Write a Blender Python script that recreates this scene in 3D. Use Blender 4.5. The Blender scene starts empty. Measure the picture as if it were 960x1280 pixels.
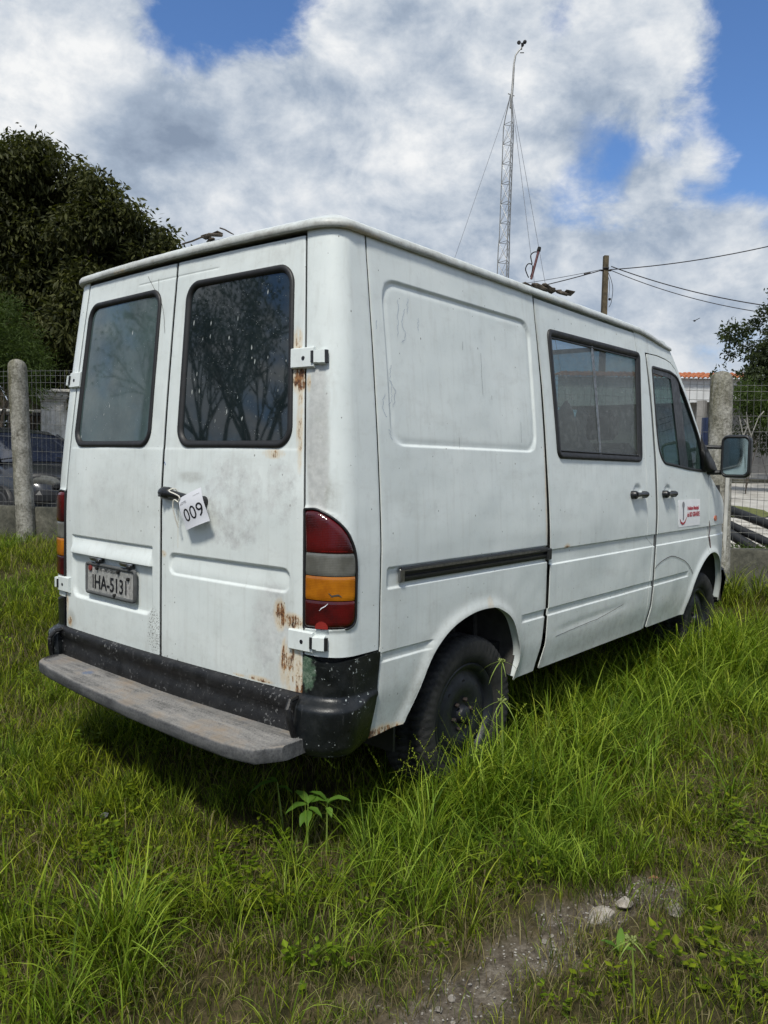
import bpy, math, random
import numpy as np
from mathutils import Matrix, Vector
PI=math.pi
SC=bpy.context.scene
COL=SC.collection
# ------------------------------------------------------------------ camera
CC=np.array([-1.90884,-2.76499,1.41439]); YAW,PITCH,ROLL,FPX=0.691135,-0.061503,0.020901,988.358
_F=np.array([math.cos(YAW)*math.cos(PITCH),math.sin(YAW)*math.cos(PITCH),math.sin(PITCH)])
_R0=np.array([math.sin(YAW),-math.cos(YAW),0.]); _U0=np.cross(_R0,_F)
_R=_R0*math.cos(ROLL)+_U0*math.sin(ROLL); _U=-_R0*math.sin(ROLL)+_U0*math.cos(ROLL)
cd=bpy.data.cameras.new('camera'); co=bpy.data.objects.new('camera',cd); COL.objects.link(co)
m=Matrix.Identity(4)
for i in range(3):
    m[i][0]=_R[i]; m[i][1]=_U[i]; m[i][2]=-_F[i]; m[i][3]=CC[i]
co.matrix_world=m
cd.sensor_fit='HORIZONTAL'; cd.sensor_width=36.0; cd.lens=36.0*FPX/960.0; cd.clip_start=.05; cd.clip_end=2000
SC.camera=co
def ray(x,y): return _F+_R*(x-480)/FPX-_U*(y-640)/FPX
def at(x,y,D): return CC+ray(x,y)*D                       # point seen at (x,y) of the survey photo at depth D metres
def atz(x,y,z): d=ray(x,y); return CC+d*((z-CC[2])/d[2])
def atx(x,y,X): d=ray(x,y); return CC+d*((X-CC[0])/d[0])
# ------------------------------------------------------------------ light
SUN_EL,SUN_AZ=math.radians(56),math.radians(205)           # azimuth of the sun measured from +x, counter-clockwise
sd=np.array([math.cos(SUN_AZ)*math.cos(SUN_EL),math.sin(SUN_AZ)*math.cos(SUN_EL),math.sin(SUN_EL)])
sl=bpy.data.lights.new('sun','SUN'); sl.energy=2.3; sl.angle=math.radians(9); sl.color=(1,.965,.88)
so=bpy.data.objects.new('sun',sl); COL.objects.link(so); so.rotation_euler=Vector(sd).to_track_quat('Z','Y').to_euler()
SC.view_settings.view_transform='Standard'; SC.view_settings.look='None'; SC.view_settings.exposure=0.72; SC.view_settings.gamma=1
SC.view_settings.use_curve_mapping=False
SC.cycles.max_bounces=6; SC.cycles.diffuse_bounces=3; SC.cycles.glossy_bounces=3; SC.cycles.transmission_bounces=3; SC.cycles.transparent_max_bounces=6; SC.cycles.use_light_tree=False
# ------------------------------------------------------------------ node helper
class NT:
    def __init__(s,tree): s.t=tree; s.n=tree.nodes; s.l=tree.links
    def new(s,kind,**kw):
        nd=s.n.new(kind)
        for k,v in kw.items():
            if k=='inp':
                for a,b in v.items():
                    sk=nd.inputs[a]
                    if isinstance(b,bpy.types.NodeSocket): s.l.new(b,sk)
                    else: sk.default_value=b
            else: setattr(nd,k,v)
        return nd
    def math(s,op,a,b=0.,c=0.,clamp=False):
        nd=s.new('ShaderNodeMath',operation=op,use_clamp=clamp,inp={0:a,1:b,2:c}); return nd.outputs[0]
    def vmath(s,op,a,b=(0,0,0)):
        nd=s.new('ShaderNodeVectorMath',operation=op,inp={0:a,1:b}); return nd.outputs['Value' if op in('LENGTH','DISTANCE','DOT_PRODUCT') else 'Vector']
    def mapr(s,v,a,b,c=0.,d=1.,smooth=False):
        nd=s.new('ShaderNodeMapRange',interpolation_type='SMOOTHSTEP' if smooth else 'LINEAR',inp={0:v,1:a,2:b,3:c,4:d}); return nd.outputs[0]
    def noise(s,vec,scale,detail=3.,rough=.5,dist=0.):
        nd=s.new('ShaderNodeTexNoise',inp={'Vector':vec,'Scale':scale,'Detail':detail,'Roughness':rough,'Distortion':dist}); return nd.outputs['Fac']
    def mix(s,f,a,b,mode='MIX'):
        nd=s.new('ShaderNodeMix',data_type='RGBA',blend_type=mode,inp={0:f}); 
        for k,v in ((6,a),(7,b)):
            if isinstance(v,bpy.types.NodeSocket): s.l.new(v,nd.inputs[k])
            else: nd.inputs[k].default_value=tuple(v)+((1,) if len(v)==3 else ())
        return nd.outputs[2]
    def scalev(s,vec,sc): return s.new('ShaderNodeMapping',inp={'Vector':vec,'Scale':sc}).outputs[0]
    def ramp(s,f,stops):
        nd=s.new('ShaderNodeValToRGB',inp={0:f}); e=nd.color_ramp.elements
        while len(e)<len(stops): e.new(.5)
        for i,(p,c) in enumerate(stops): e[i].position=p; e[i].color=tuple(c)+(1,)
        return nd.outputs[0]
def mat(name):
    m=bpy.data.materials.new(name); m.use_nodes=True; t=m.node_tree; t.nodes.clear(); N=NT(t)
    out=N.new('ShaderNodeOutputMaterial'); return m,N,out
def principled(N,out,**inp):
    b=N.new('ShaderNodeBsdfPrincipled'); 
    for k,v in inp.items():
        k=k.replace('_',' ')
        if isinstance(v,bpy.types.NodeSocket): N.l.new(v,b.inputs[k])
        else: b.inputs[k].default_value=(tuple(v)+(1,)) if isinstance(v,(tuple,list)) and len(v)==3 else v
    N.l.new(b.outputs[0],out.inputs['Surface']); return b
def coord(N): return N.new('ShaderNodeTexCoord').outputs['Object']
def bump(N,h,strength,dist=.01): return N.new('ShaderNodeBump',inp={'Height':h,'Strength':strength,'Distance':dist}).outputs[0]
# ------------------------------------------------------------------ sky
w=bpy.data.worlds.new('World'); SC.world=w; w.use_nodes=True; w.node_tree.nodes.clear(); N=NT(w.node_tree)
sky=N.new('ShaderNodeTexSky',sky_type='NISHITA',sun_disc=False); sky.sun_elevation=SUN_EL
sky.sun_rotation=math.atan2(sd[0],sd[1]); sky.air_density=1.0; sky.dust_density=.4; sky.ozone_density=2.0; sky.altitude=0
g=N.new('ShaderNodeTexCoord').outputs['Generated']
sx=N.new('ShaderNodeSeparateXYZ',inp={0:g})
pl=N.scalev(g,(1.,1.,1.45))
wrp=N.new('ShaderNodeTexNoise',inp={'Vector':pl,'Scale':5.,'Detail':3.}).outputs['Color']
plw=N.vmath('ADD',pl,N.new('ShaderNodeVectorMath',operation='SCALE',inp={0:wrp,'Scale':.05}).outputs[0])
big=N.noise(plw,3.1,8,.58,.15); fine=N.noise(plw,9.5,9,.60,.2); shade=N.noise(N.vmath('ADD',plw,(5.3,1.2,.4)),5.6,9,.60,.1)
cov=N.math('ADD',N.math('MULTIPLY',big,.60),N.math('MULTIPLY',fine,.40))
# openings in the deck where the blue shows, each a direction with an angular size
def opening(x,y,r,depth):
    d=ray(x,y); d=d/np.linalg.norm(d)
    wob=N.math('MULTIPLY',N.math('SUBTRACT',fine,.5),.35)
    a=N.math('ADD',N.vmath('DISTANCE',g,tuple(d)),N.math('MULTIPLY',wob,r))
    return N.math('MULTIPLY',N.mapr(a,r,0.,0.,1.,True),depth)
OPEN=[(265,15,.17,.19),(215,60,.09,.09),(340,-40,.14,.14),(765,205,.10,.13),(850,225,.12,.08),(955,130,.13,.18),(700,38,.055,.16),(445,225,.10,.07),(945,5,.10,.22),(700,250,.07,.08)]
THICK=[(90,110,.26,.10),(480,120,.28,.12),(800,60,.15,.13),(812,225,.045,.12),(885,190,.05,.10),(820,330,.18,.14),(620,90,.2,.12),(300,200,.25,.12),(640,330,.2,.10)]
for o_ in OPEN: cov=N.math('SUBTRACT',cov,opening(*o_))
for o_ in THICK: cov=N.math('ADD',cov,opening(*o_))
mask=N.mapr(cov,.385,.525,0,1,True)
lum=N.math('ADD',N.math('MULTIPLY',shade,.68),N.math('MULTIPLY',fine,.32))
thick=N.mapr(cov,.62,.90,0.,.10,True)
lum=N.math('SUBTRACT',lum,thick)
ccol=N.ramp(lum,[(.35,(.25,.315,.42)),(.43,(.38,.455,.565)),(.51,(.62,.675,.745)),(.60,(.93,.94,.945))])
lo=N.mapr(sx.outputs[2],0.,.30,1.,0.,True)
ccol=N.mix(N.math('MULTIPLY',lo,.50),ccol,(.43,.50,.60))
skyb=N.new('ShaderNodeBackground',inp={'Color':N.mix(1.0,sky.outputs[0],(.66,.86,1.12),'MULTIPLY'),'Strength':.080})
clb=N.new('ShaderNodeBackground',inp={'Color':ccol,'Strength':.60})
ms=N.new('ShaderNodeMixShader',inp={0:mask,1:skyb.outputs[0],2:clb.outputs[0]})
wo=N.new('ShaderNodeOutputWorld'); N.l.new(ms.outputs[0],wo.inputs[0])
# ------------------------------------------------------------------ object helpers
def thing(name,label,cat,loc=(0,0,0),group=None):
    o=bpy.data.objects.new(name,None); COL.objects.link(o); o.location=loc; o['label']=label; o['category']=cat
    if group: o['group']=group
    o.empty_display_size=.1
    return o
def tag(o,label=None,cat=None,group=None,kind=None):
    for k,v in (('label',label),('category',cat),('group',group),('kind',kind)):
        if v: o[k]=v
    return o
def mesh(name,V,F,ma,parent=None,smooth=True,attrs=None,auto=None,mats=None,midx=None):
    me=bpy.data.meshes.new(name); V=np.asarray(V,float).reshape(-1,3)
    off=np.zeros(3)
    if isinstance(F,np.ndarray): F=F.tolist()
    me.from_pydata(V.tolist(),[],F)
    if mats: 
        for q in mats: me.materials.append(q)
        if midx is not None: me.polygons.foreach_set('material_index',np.asarray(midx,dtype=np.int32))
    else: me.materials.append(ma)
    me.polygons.foreach_set('use_smooth',np.full(len(me.polygons),bool(smooth)))
    if attrs:
        for k,a in attrs.items():
            a=np.asarray(a,np.float32)
            if a.ndim==1: at_=me.attributes.new(k,'FLOAT','POINT'); at_.data.foreach_set('value',a)
            else:
                if a.shape[1]==3: a=np.concatenate([a,np.ones((len(a),1),np.float32)],1)
                at_=me.attributes.new(k,'FLOAT_COLOR','POINT'); at_.data.foreach_set('color',a.ravel())
    if not attrs and ma is not None and ma.name.startswith('aged_white'):
        at_=me.attributes.new('wear','FLOAT_COLOR','POINT'); at_.data.foreach_set('color',np.tile(np.array((.0,.15,.0,.0),np.float32),len(V)))
    me.update()
    if auto is not None: 
        try: me.set_sharp_from_angle(angle=math.radians(auto))
        except Exception: pass
    o=bpy.data.objects.new(name,me); COL.objects.link(o)
    if parent is not None:
        o.parent=parent; q=parent; loc=Vector(parent.location)
        while q.parent is not None: q=q.parent; loc+=Vector(q.location)
        o.location=-loc
    return o
class MB:                                     # collects shapes in world space, then becomes one mesh
    def __init__(s): s.V=[];s.F=[];s.n=0
    def add(s,V,F):
        V=np.asarray(V,float).reshape(-1,3); s.V.append(V); n=s.n
        s.F+= [tuple(int(i)+n for i in f) for f in F]; s.n+=len(V); return s
    def box(s,c,size,M=None,bev=0.):
        hx,hy,hz=[q/2 for q in size]; b=min(bev,hx*.9,hy*.9,hz*.9)
        if b<=0:
            V=np.array([(x*hx,y*hy,z*hz) for z in(-1,1) for y in(-1,1) for x in(-1,1)],float)
            F=[(0,2,3,1),(4,5,7,6),(0,1,5,4),(2,6,7,3),(0,4,6,2),(1,3,7,5)]
        else:
            V=[];F=[];idx={}
            for sx_ in(-1,1):
                for sy in(-1,1):
                    for sz in(-1,1):
                        for k,(bx,by,bz) in enumerate(((0,b,b),(b,0,b),(b,b,0))):
                            idx[sx_,sy,sz,k]=len(V); V.append((sx_*(hx-bx),sy*(hy-by),sz*(hz-bz)))
            V=np.array(V); I=lambda a,b_,c_,k: idx[a,b_,c_,k]
            for s_ in(-1,1):
                q=[I(s_,-1,-1,0),I(s_,1,-1,0),I(s_,1,1,0),I(s_,-1,1,0)]; F.append(q if s_>0 else q[::-1])
                q=[I(-1,s_,-1,1),I(-1,s_,1,1),I(1,s_,1,1),I(1,s_,-1,1)]; F.append(q if s_>0 else q[::-1])
                q=[I(-1,-1,s_,2),I(1,-1,s_,2),I(1,1,s_,2),I(-1,1,s_,2)]; F.append(q if s_>0 else q[::-1])
            for a in(-1,1):
                for c_ in(-1,1):
                    F.append([I(a,c_,-1,0),I(a,c_,1,0),I(a,c_,1,1),I(a,c_,-1,1)])
                    F.append([I(a,-1,c_,0),I(a,1,c_,0),I(a,1,c_,2),I(a,-1,c_,2)])
                    F.append([I(-1,a,c_,1),I(1,a,c_,1),I(1,a,c_,2),I(-1,a,c_,2)])
            for a in(-1,1):
                for b_ in(-1,1):
                    for c_ in(-1,1): F.append([I(a,b_,c_,0),I(a,b_,c_,1),I(a,b_,c_,2)])
        if M is not None: V=V@np.asarray(M,float).T
        return s.add(V+np.asarray(c,float),F)
    def tube(s,pts,r,n=8,caps=True):
        P=np.asarray(pts,float); r=np.broadcast_to(np.asarray(r,float),(len(P),))
        T=np.gradient(P,axis=0); T/=np.linalg.norm(T,axis=1,keepdims=True)+1e-12
        up=np.array([0,0,1.]) if abs(T[0][2])<.9 else np.array([1.,0,0]); V=[]
        a=np.cross(T[0],up); a/=np.linalg.norm(a)
        th=np.arange(n)*2*PI/n
        for i in range(len(P)):
            a=a-T[i]*(a@T[i]); a/=np.linalg.norm(a)+1e-12; b=np.cross(T[i],a)
            V.append(P[i]+r[i]*(np.cos(th)[:,None]*a+np.sin(th)[:,None]*b))
        F=[(i*n+j,i*n+(j+1)%n,(i+1)*n+(j+1)%n,(i+1)*n+j) for i in range(len(P)-1) for j in range(n)]
        if caps: F+=[tuple(range(n-1,-1,-1)),tuple((len(P)-1)*n+j for j in range(n))]
        return s.add(np.concatenate(V),F)
    def lathe(s,prof,c,axis=(0,0,1),n=24,a0=0,a1=2*PI):
        ax=np.asarray(axis,float); ax/=np.linalg.norm(ax); up=np.array([0,0,1.]) if abs(ax[2])<.9 else np.array([1.,0,0])
        a=np.cross(up,ax); a/=np.linalg.norm(a); b=np.cross(ax,a); th=np.arange(n)*2*PI/n
        V=[np.asarray(c,float)+ax*h+r*(np.cos(th)[:,None]*a+np.sin(th)[:,None]*b) for r,h in prof]
        k=len(prof); F=[(i*n+j,i*n+(j+1)%n,(i+1)*n+(j+1)%n,(i+1)*n+j) for i in range(k-1) for j in range(n)]
        F+=[tuple(range(n-1,-1,-1)),tuple((k-1)*n+j for j in range(n))]
        return s.add(np.concatenate(V),F)
    def grid(s,P,flip=False):
        P=np.asarray(P,float); a,b=P.shape[:2]
        F=[(i*b+j,i*b+j+1,(i+1)*b+j+1,(i+1)*b+j) for i in range(a-1) for j in range(b-1)]
        if flip: F=[f[::-1] for f in F]
        return s.add(P.reshape(-1,3),F)
    def build(s,name,ma,parent=None,smooth=True,auto=35,attrs=None): return mesh(name,np.concatenate(s.V),s.F,ma,parent,smooth,attrs,auto)
def bm_(): return MB()
rng=np.random.default_rng(7)
# cheap value noise for python-side variation
_vn=np.random.default_rng(3).random((64,64))
def vn(x,y):
    x=np.asarray(x,float);y=np.asarray(y,float); xi=np.floor(x).astype(int);yi=np.floor(y).astype(int); fx=x-xi;fy=y-yi
    fx=fx*fx*(3-2*fx);fy=fy*fy*(3-2*fy); g=lambda a,b:_vn[a%64,b%64]
    return (g(xi,yi)*(1-fx)+g(xi+1,yi)*fx)*(1-fy)+(g(xi,yi+1)*(1-fx)+g(xi+1,yi+1)*fx)*fy
def ss(a,b,x):
    t=np.clip((x-a)/(b-a),0,1); return t*t*(3-2*t)
# ------------------------------------------------------------------ materials
def simple(name,c,rough=.6,metal=0.,var=.15,scale=12.,bmp=0.,c2=None,spec=.5,coat=0.):
    ma,N,out=mat(name); P=coord(N); n=N.noise(P,scale,5,.6)
    c2=c2 or tuple(q*(1-var*2) for q in c)
    col=N.mix(N.mapr(n,.3,.7),c2,c)
    kw=dict(Base_Color=col,Roughness=N.mapr(n,.3,.7,min(1,rough+.1),max(.03,rough-.08)),Metallic=metal,Specular_IOR_Level=spec,Coat_Weight=coat)
    if bmp: kw['Normal']=bump(N,N.noise(P,scale*4,4),bmp,.005)
    principled(N,out,**kw); return ma
def paint_mat():
    ma,N,out=mat('aged_white_paint'); P=coord(N)
    wr=N.new('ShaderNodeAttribute',attribute_name='wear'); sp=N.new('ShaderNodeSeparateColor',inp={0:wr.outputs['Color']})
    n1=N.noise(P,3.1,5,.55); n2=N.noise(P,26,5,.65); n3=N.noise(P,110,3,.6)
    st=N.noise(N.scalev(P,(38,38,2.2)),1.,5,.6)
    base=N.mix(N.mapr(n1,.3,.72),(.615,.665,.655),(.72,.765,.75))
    base=N.mix(N.math('MULTIPLY',N.mapr(st,.52,.78),.30),base,(.43,.44,.41))
    base=N.mix(N.math('MULTIPLY',N.mapr(n2,.56,.8),.28),base,(.42,.44,.43))
    # small chips and fly specks
    vo=N.new('ShaderNodeTexVoronoi',inp={'Vector':N.scalev(P,(1,1,.7)),'Scale':42.}); vc=N.new('ShaderNodeSeparateColor',inp={0:vo.outputs['Color']})
    spk=N.math('MULTIPLY',N.math('LESS_THAN',vo.outputs['Distance'],N.math('MULTIPLY',vc.outputs[1],.14)),N.math('GREATER_THAN',N.math('ADD',vc.outputs[0],N.math('MULTIPLY',n1,.35)),1.02))
    base=N.mix(N.math('MULTIPLY',spk,.75),base,(.10,.10,.09))
    ed=N.noise(N.scalev(P,(3.,3.,9.)),1.,6,.7); base=N.mix(N.math('MULTIPLY',N.mapr(ed,.55,.72),.22),base,(.36,.36,.33))
    sc2=N.noise(N.scalev(P,(150,150,14)),1.,3,.6); base=N.mix(N.math('MULTIPLY',N.mapr(sc2,.72,.80),.55),base,(.22,.23,.23))
    vo3=N.new('ShaderNodeTexVoronoi',inp={'Vector':P,'Scale':13.}); vf=N.new('ShaderNodeSeparateColor',inp={0:vo3.outputs['Color']})
    sp3=N.math('MULTIPLY',N.math('LESS_THAN',N.math('ADD',vo3.outputs['Distance'],N.math('MULTIPLY',N.math('SUBTRACT',n3,.5),.10)),N.math('MULTIPLY',vf.outputs[1],.075)),N.math('GREATER_THAN',vf.outputs[0],.80)); base=N.mix(N.math('MULTIPLY',sp3,.7),base,(.16,.13,.09))
    # grime (g)
    gr=N.math('MULTIPLY',sp.outputs[1],N.mapr(N.math('ADD',N.math('MULTIPLY',N.math('ADD',n1,n2),.5),N.math('MULTIPLY',n3,.3)),.30,.92))
    base=N.mix(N.math('MULTIPLY',gr,1.1,clamp=True),base,(.235,.225,.195))
    # dense black chips where grime is very high
    chip=N.math('MULTIPLY',N.math('GREATER_THAN',N.noise(P,150,4,.7),N.math('SUBTRACT',.80,N.math('MULTIPLY',wr.outputs['Alpha'],.24))),N.math('GREATER_THAN',wr.outputs['Alpha'],.05))
    base=N.mix(N.math('MULTIPLY',chip,.85),base,(.06,.055,.05))
    # sanded filler (b)
    fl=N.mapr(N.math('MULTIPLY',sp.outputs[2],N.math('ADD',1.1,N.math('MULTIPLY',N.math('SUBTRACT',N.noise(P,17,7,.75),.5),3.4))),.30,.62)
    base=N.mix(N.math('MULTIPLY',fl,.8),base,N.mix(N.mapr(n2,.35,.65),(.37,.38,.375),(.55,.565,.555)))
    # rust (r)
    rf=N.math('MULTIPLY',sp.outputs[0],N.math('ADD',.70,N.math('ADD',N.math('MULTIPLY',N.math('SUBTRACT',N.noise(N.scalev(P,(30,30,17)),1.,7,.78),.5),2.6),N.math('MULTIPLY',N.math('SUBTRACT',N.noise(N.scalev(P,(120,120,9)),1.,3,.6),.5),1.1))))
    rc=N.ramp(N.noise(P,60,5,.7),[(.36,(.035,.018,.012)),(.5,(.15,.062,.024)),(.68,(.36,.19,.075))])
    halo=N.mapr(rf,.08,.50); core=N.mapr(rf,.46,.62)
    base=N.mix(N.math('MULTIPLY',halo,.62),base,(.58,.42,.22)); base=N.mix(core,base,rc)
    rough=N.math('ADD',N.mapr(n2,.3,.7,.30,.44),N.math('MULTIPLY',N.math('MAXIMUM',core,fl),.4),clamp=True)
    hgt=N.math('ADD',N.math('MULTIPLY',N.noise(P,2.6,2,.5),1.0),N.math('MULTIPLY',core,.05))
    hgt=N.math('ADD',hgt,N.math('MULTIPLY',n3,.006))
    principled(N,out,Base_Color=base,Roughness=rough,Specular_IOR_Level=.4,Normal=bump(N,hgt,.5,.028))
    return ma
PAINT=paint_mat()
def plastic_mat(name,c,chips=.5,cc=(.33,.36,.35),rough=.42,green=False):
    ma,N,out=mat(name); P=coord(N); n=N.noise(P,9,5,.6); n2=N.noise(P,70,4,.7); n3=N.noise(P,5,3,.5)
    col=N.mix(N.mapr(n,.3,.7),tuple(q*.6 for q in c),tuple(q*1.5 for q in c))
    sc=N.noise(N.scalev(P,(8,8,70)),1.,4,.7)
    col=N.mix(N.math('MULTIPLY',N.mapr(sc,.66,.80),.14*chips),col,cc); mt=N.noise(P,16,7,.75); col=N.mix(N.math('MULTIPLY',N.mapr(mt,.47,.66),.22*min(1.,chips)),col,(.05,.051,.051)); rn=N.noise(N.scalev(P,(26,26,7)),1.,6,.75); col=N.mix(N.math('MULTIPLY',N.mapr(rn,.60,.72),.30*min(1.,chips)),col,(.14,.142,.14))
    th=N.math('SUBTRACT',.80-.10*chips,N.math('MULTIPLY',N.mapr(n3,.45,.7),.12))
    col=N.mix(N.mapr(N.math('SUBTRACT',n2,th),0,.03),col,cc)
    if green:
        d=N.math('ADD',N.vmath('DISTANCE',N.scalev(P,(1,1,.6)),(.03,-.835,.68*.6)),N.math('MULTIPLY',N.math('SUBTRACT',N.noise(P,40,4,.6),.5),.05))
        col=N.mix(N.mapr(d,.042,.030),col,N.mix(N.mapr(n2,.45,.6),(.06,.105,.07),(.15,.2,.15)))
    principled(N,out,Base_Color=col,Roughness=N.mapr(n,.3,.7,rough-.1,rough+.18),Specular_IOR_Level=.45,Normal=bump(N,N.math('ADD',n2,N.math('MULTIPLY',n,2.)),.25,.004))
    return ma
BLACK=plastic_mat('scuffed_black_plastic',(.0045,.006,.007),1.0,rough=.36,green=True)
BLACKW=plastic_mat('worn_black_sill',(.005,.005,.0055),1.5,(.12,.12,.117),.5)
RUBBER=simple('black_rubber',(.012,.012,.013),.55,0,.2,30,.1)
DARK=simple('dark_underbody',(.012,.012,.011),.9,0,.3,8,.2)
LINER=simple('dusty_wheel_liner',(.075,.070,.062),.9,0,.35,9,.3)
SEAL=simple('grey_door_sealant',(.10,.105,.105),.7,0,.25,20,.1)
WHITEP=simple('white_card',(.80,.81,.86),.55,0,.03,8)
INK=simple('black_ink',(.008,.008,.012),.5,0,.1,8)
STRING=simple('white_string',(.68,.66,.58),.8,0,.1,40)
CHROME=simple('worn_steel',(.38,.38,.37),.35,1.,.3,40)
HANDLE=simple('black_door_handle',(.012,.013,.014),.32,0,.2,30,.1)
SCUFF=simple('matt_black_trim',(.016,.017,.018),.42,0,.25,30,.15)
def step_mat():
    ma,N,out=mat('weathered_step_rubber'); P=coord(N)
    n=N.noise(P,7,6,.65); n2=N.noise(N.scalev(P,(60,5,40)),1.,4,.6); n3=N.noise(P,130,3,.6); n4=N.noise(P,3.3,4,.6)
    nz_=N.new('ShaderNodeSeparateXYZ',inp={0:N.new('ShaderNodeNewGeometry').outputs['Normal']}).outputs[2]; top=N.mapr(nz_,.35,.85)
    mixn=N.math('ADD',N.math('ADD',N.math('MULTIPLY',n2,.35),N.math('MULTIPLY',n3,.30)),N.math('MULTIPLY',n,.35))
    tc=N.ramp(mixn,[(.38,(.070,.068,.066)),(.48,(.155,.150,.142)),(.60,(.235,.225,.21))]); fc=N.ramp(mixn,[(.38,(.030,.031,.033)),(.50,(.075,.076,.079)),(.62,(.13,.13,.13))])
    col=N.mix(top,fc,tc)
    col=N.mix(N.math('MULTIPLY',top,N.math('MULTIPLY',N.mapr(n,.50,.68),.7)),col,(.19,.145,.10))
    col=N.mix(N.math('MULTIPLY',N.mapr(n4,.58,.7),.35),col,(.09,.095,.11))
    pb=N.math('ADD',N.vmath('DISTANCE',P,(-.085,.42,.473)),N.math('MULTIPLY',N.math('SUBTRACT',n,.5),.08))
    col=N.mix(N.math('MULTIPLY',N.mapr(pb,.036,.024),.6),col,(.06,.10,.18))
    col=N.mix(N.math('MULTIPLY',N.mapr(n3,.62,.75),.5),col,(.035,.035,.035))
    principled(N,out,Base_Color=col,Roughness=.72,Specular_IOR_Level=.3,Normal=bump(N,N.math('ADD',N.math('MULTIPLY',n2,.4),N.math('MULTIPLY',n3,.4)),.35,.004)); return ma
STEP=step_mat()
def tyre_mat():
    ma,N,out=mat('dusty_tyre_rubber'); P=coord(N); n=N.noise(P,13,6,.65); n2=N.noise(P,90,3,.6)
    col=N.mix(N.mapr(n,.35,.75),(.011,.0115,.0125),(.045,.044,.041)); col=N.mix(N.math('MULTIPLY',N.mapr(n2,.62,.8),.35),col,(.08,.077,.07))
    principled(N,out,Base_Color=col,Roughness=.78,Specular_IOR_Level=.3,Normal=bump(N,n2,.3,.003)); return ma
TYRE=tyre_mat()
RIMM=simple('dark_painted_steel_rim',(.012,.015,.022),.5,0,.35,22,.1)
def glass_mat(name,base,rough,haze,specks,clear=0.,tint=(.55,.7,.68),dens=.0,spec=.72):
    ma,N,out=mat(name); P=coord(N); n=N.noise(P,4,5,.6); n2=N.noise(P,34,5,.7)
    col=N.mix(N.mapr(n,.3,.75),tuple(q*.65 for q in base),tuple(q*1.35 for q in base))
    col=N.mix(N.math('MULTIPLY',N.mapr(n2,.5,.8),haze),col,(.30,.32,.31))
    if specks:
        V=N.scalev(P,(1,1,.36)); V=N.vmath('ADD',V,N.new('ShaderNodeVectorMath',operation='SCALE',inp={0:N.new('ShaderNodeTexNoise',inp={'Vector':P,'Scale':40.}).outputs['Color'],'Scale':.006}).outputs[0])
        vo=N.new('ShaderNodeTexVoronoi',inp={'Vector':V,'Scale':46.}); vc=N.new('ShaderNodeSeparateColor',inp={0:vo.outputs['Color']})
        sp=N.math('MULTIPLY',N.mapr(vo.outputs['Distance'],N.math('MULTIPLY',vc.outputs[1],.22),N.math('MULTIPLY',vc.outputs[1],.10)),N.math('GREATER_THAN',vc.outputs[0],1-specks))
        vo2=N.new('ShaderNodeTexVoronoi',inp={'Vector':P,'Scale':150.}); vd=N.new('ShaderNodeSeparateColor',inp={0:vo2.outputs['Color']})
        sp2=N.math('MULTIPLY',N.math('LESS_THAN',vo2.outputs['Distance'],N.math('MULTIPLY',vd.outputs[1],.22)),N.math('GREATER_THAN',vd.outputs[0],1-specks*.55))
        spk=N.math('MAXIMUM',sp,N.math('MULTIPLY',sp2,.6))
        col=N.mix(N.math('MULTIPLY',spk,.62),col,(.55,.58,.55)); rr=N.math('ADD',rough,N.math('MULTIPLY',spk,.5))
    else: spk=None; rr=N.mapr(n2,.4,.8,rough,rough+.08)
    b=principled(N,out,Base_Color=col,Roughness=rr,Specular_IOR_Level=.45 if 'dusty' in name else .72)
    if clear>0:
        tr=N.new('ShaderNodeBsdfTransparent',inp={0:tint+(1,)}); f=N.math('MULTIPLY',N.mapr(n2,.45,.85,1.,.45),clear)
        fr=N.new('ShaderNodeFresnel',inp={'IOR':1.5}).outputs[0]; f=N.math('MULTIPLY',f,N.math('SUBTRACT',1.,fr))
        mx=N.new('ShaderNodeMixShader',inp={0:f,1:b.outputs[0],2:tr.outputs[0]}); N.l.new(mx.outputs[0],out.inputs['Surface'])
    return ma
GLASS_DARK=glass_mat('dark_spattered_glass',(.010,.016,.018),.03,.05,.55)
GLASS_TEAL=glass_mat('filmed_teal_glass',(.058,.086,.086),.045,.10,.20)
GLASS_DUSTY=glass_mat('dusty_sliding_glass',(.090,.098,.091),.25,.35,.05,.40,(.76,.80,.78))
GLASS_CAB=glass_mat('tinted_cab_glass',(.020,.032,.034),.02,.06,.03,.72,(.45,.60,.58))
MIRROR=simple('mirror_glass',(.55,.66,.66),.06,1.,.05,6)
def lens_mat(name,c,c2):
    ma,N,out=mat(name); P=coord(N); wv=N.new('ShaderNodeTexWave',wave_type='BANDS',bands_direction='Z',inp={'Vector':P,'Scale':55.,'Distortion':.2}).outputs['Fac']
    wv2=N.new('ShaderNodeTexWave',wave_type='BANDS',bands_direction='Y',inp={'Vector':P,'Scale':38.,'Distortion':.2}).outputs['Fac']
    n=N.noise(P,9,4,.6)
    col=N.mix(N.math('MULTIPLY',N.mapr(n,.4,.65),.9),c,c2); col=N.mix(N.math('MULTIPLY',wv,.25),col,tuple(q*.5 for q in c))
    principled(N,out,Base_Color=col,Roughness=.16,Specular_IOR_Level=.55,Coat_Weight=.2,Coat_Roughness=.12,Normal=bump(N,N.math('ADD',wv,wv2),.09,.002)); return ma
L_RED=lens_mat('red_lens',(.030,.0015,.003),(.10,.003,.004)); L_RED2=lens_mat('faded_red_reflector',(.20,.012,.012),(.28,.03,.025))
L_AMB=lens_mat('amber_lens',(.27,.080,.004),(.50,.18,.008)); L_CLR=lens_mat('milky_clear_lens',(.10,.10,.088),(.19,.19,.172))
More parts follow.
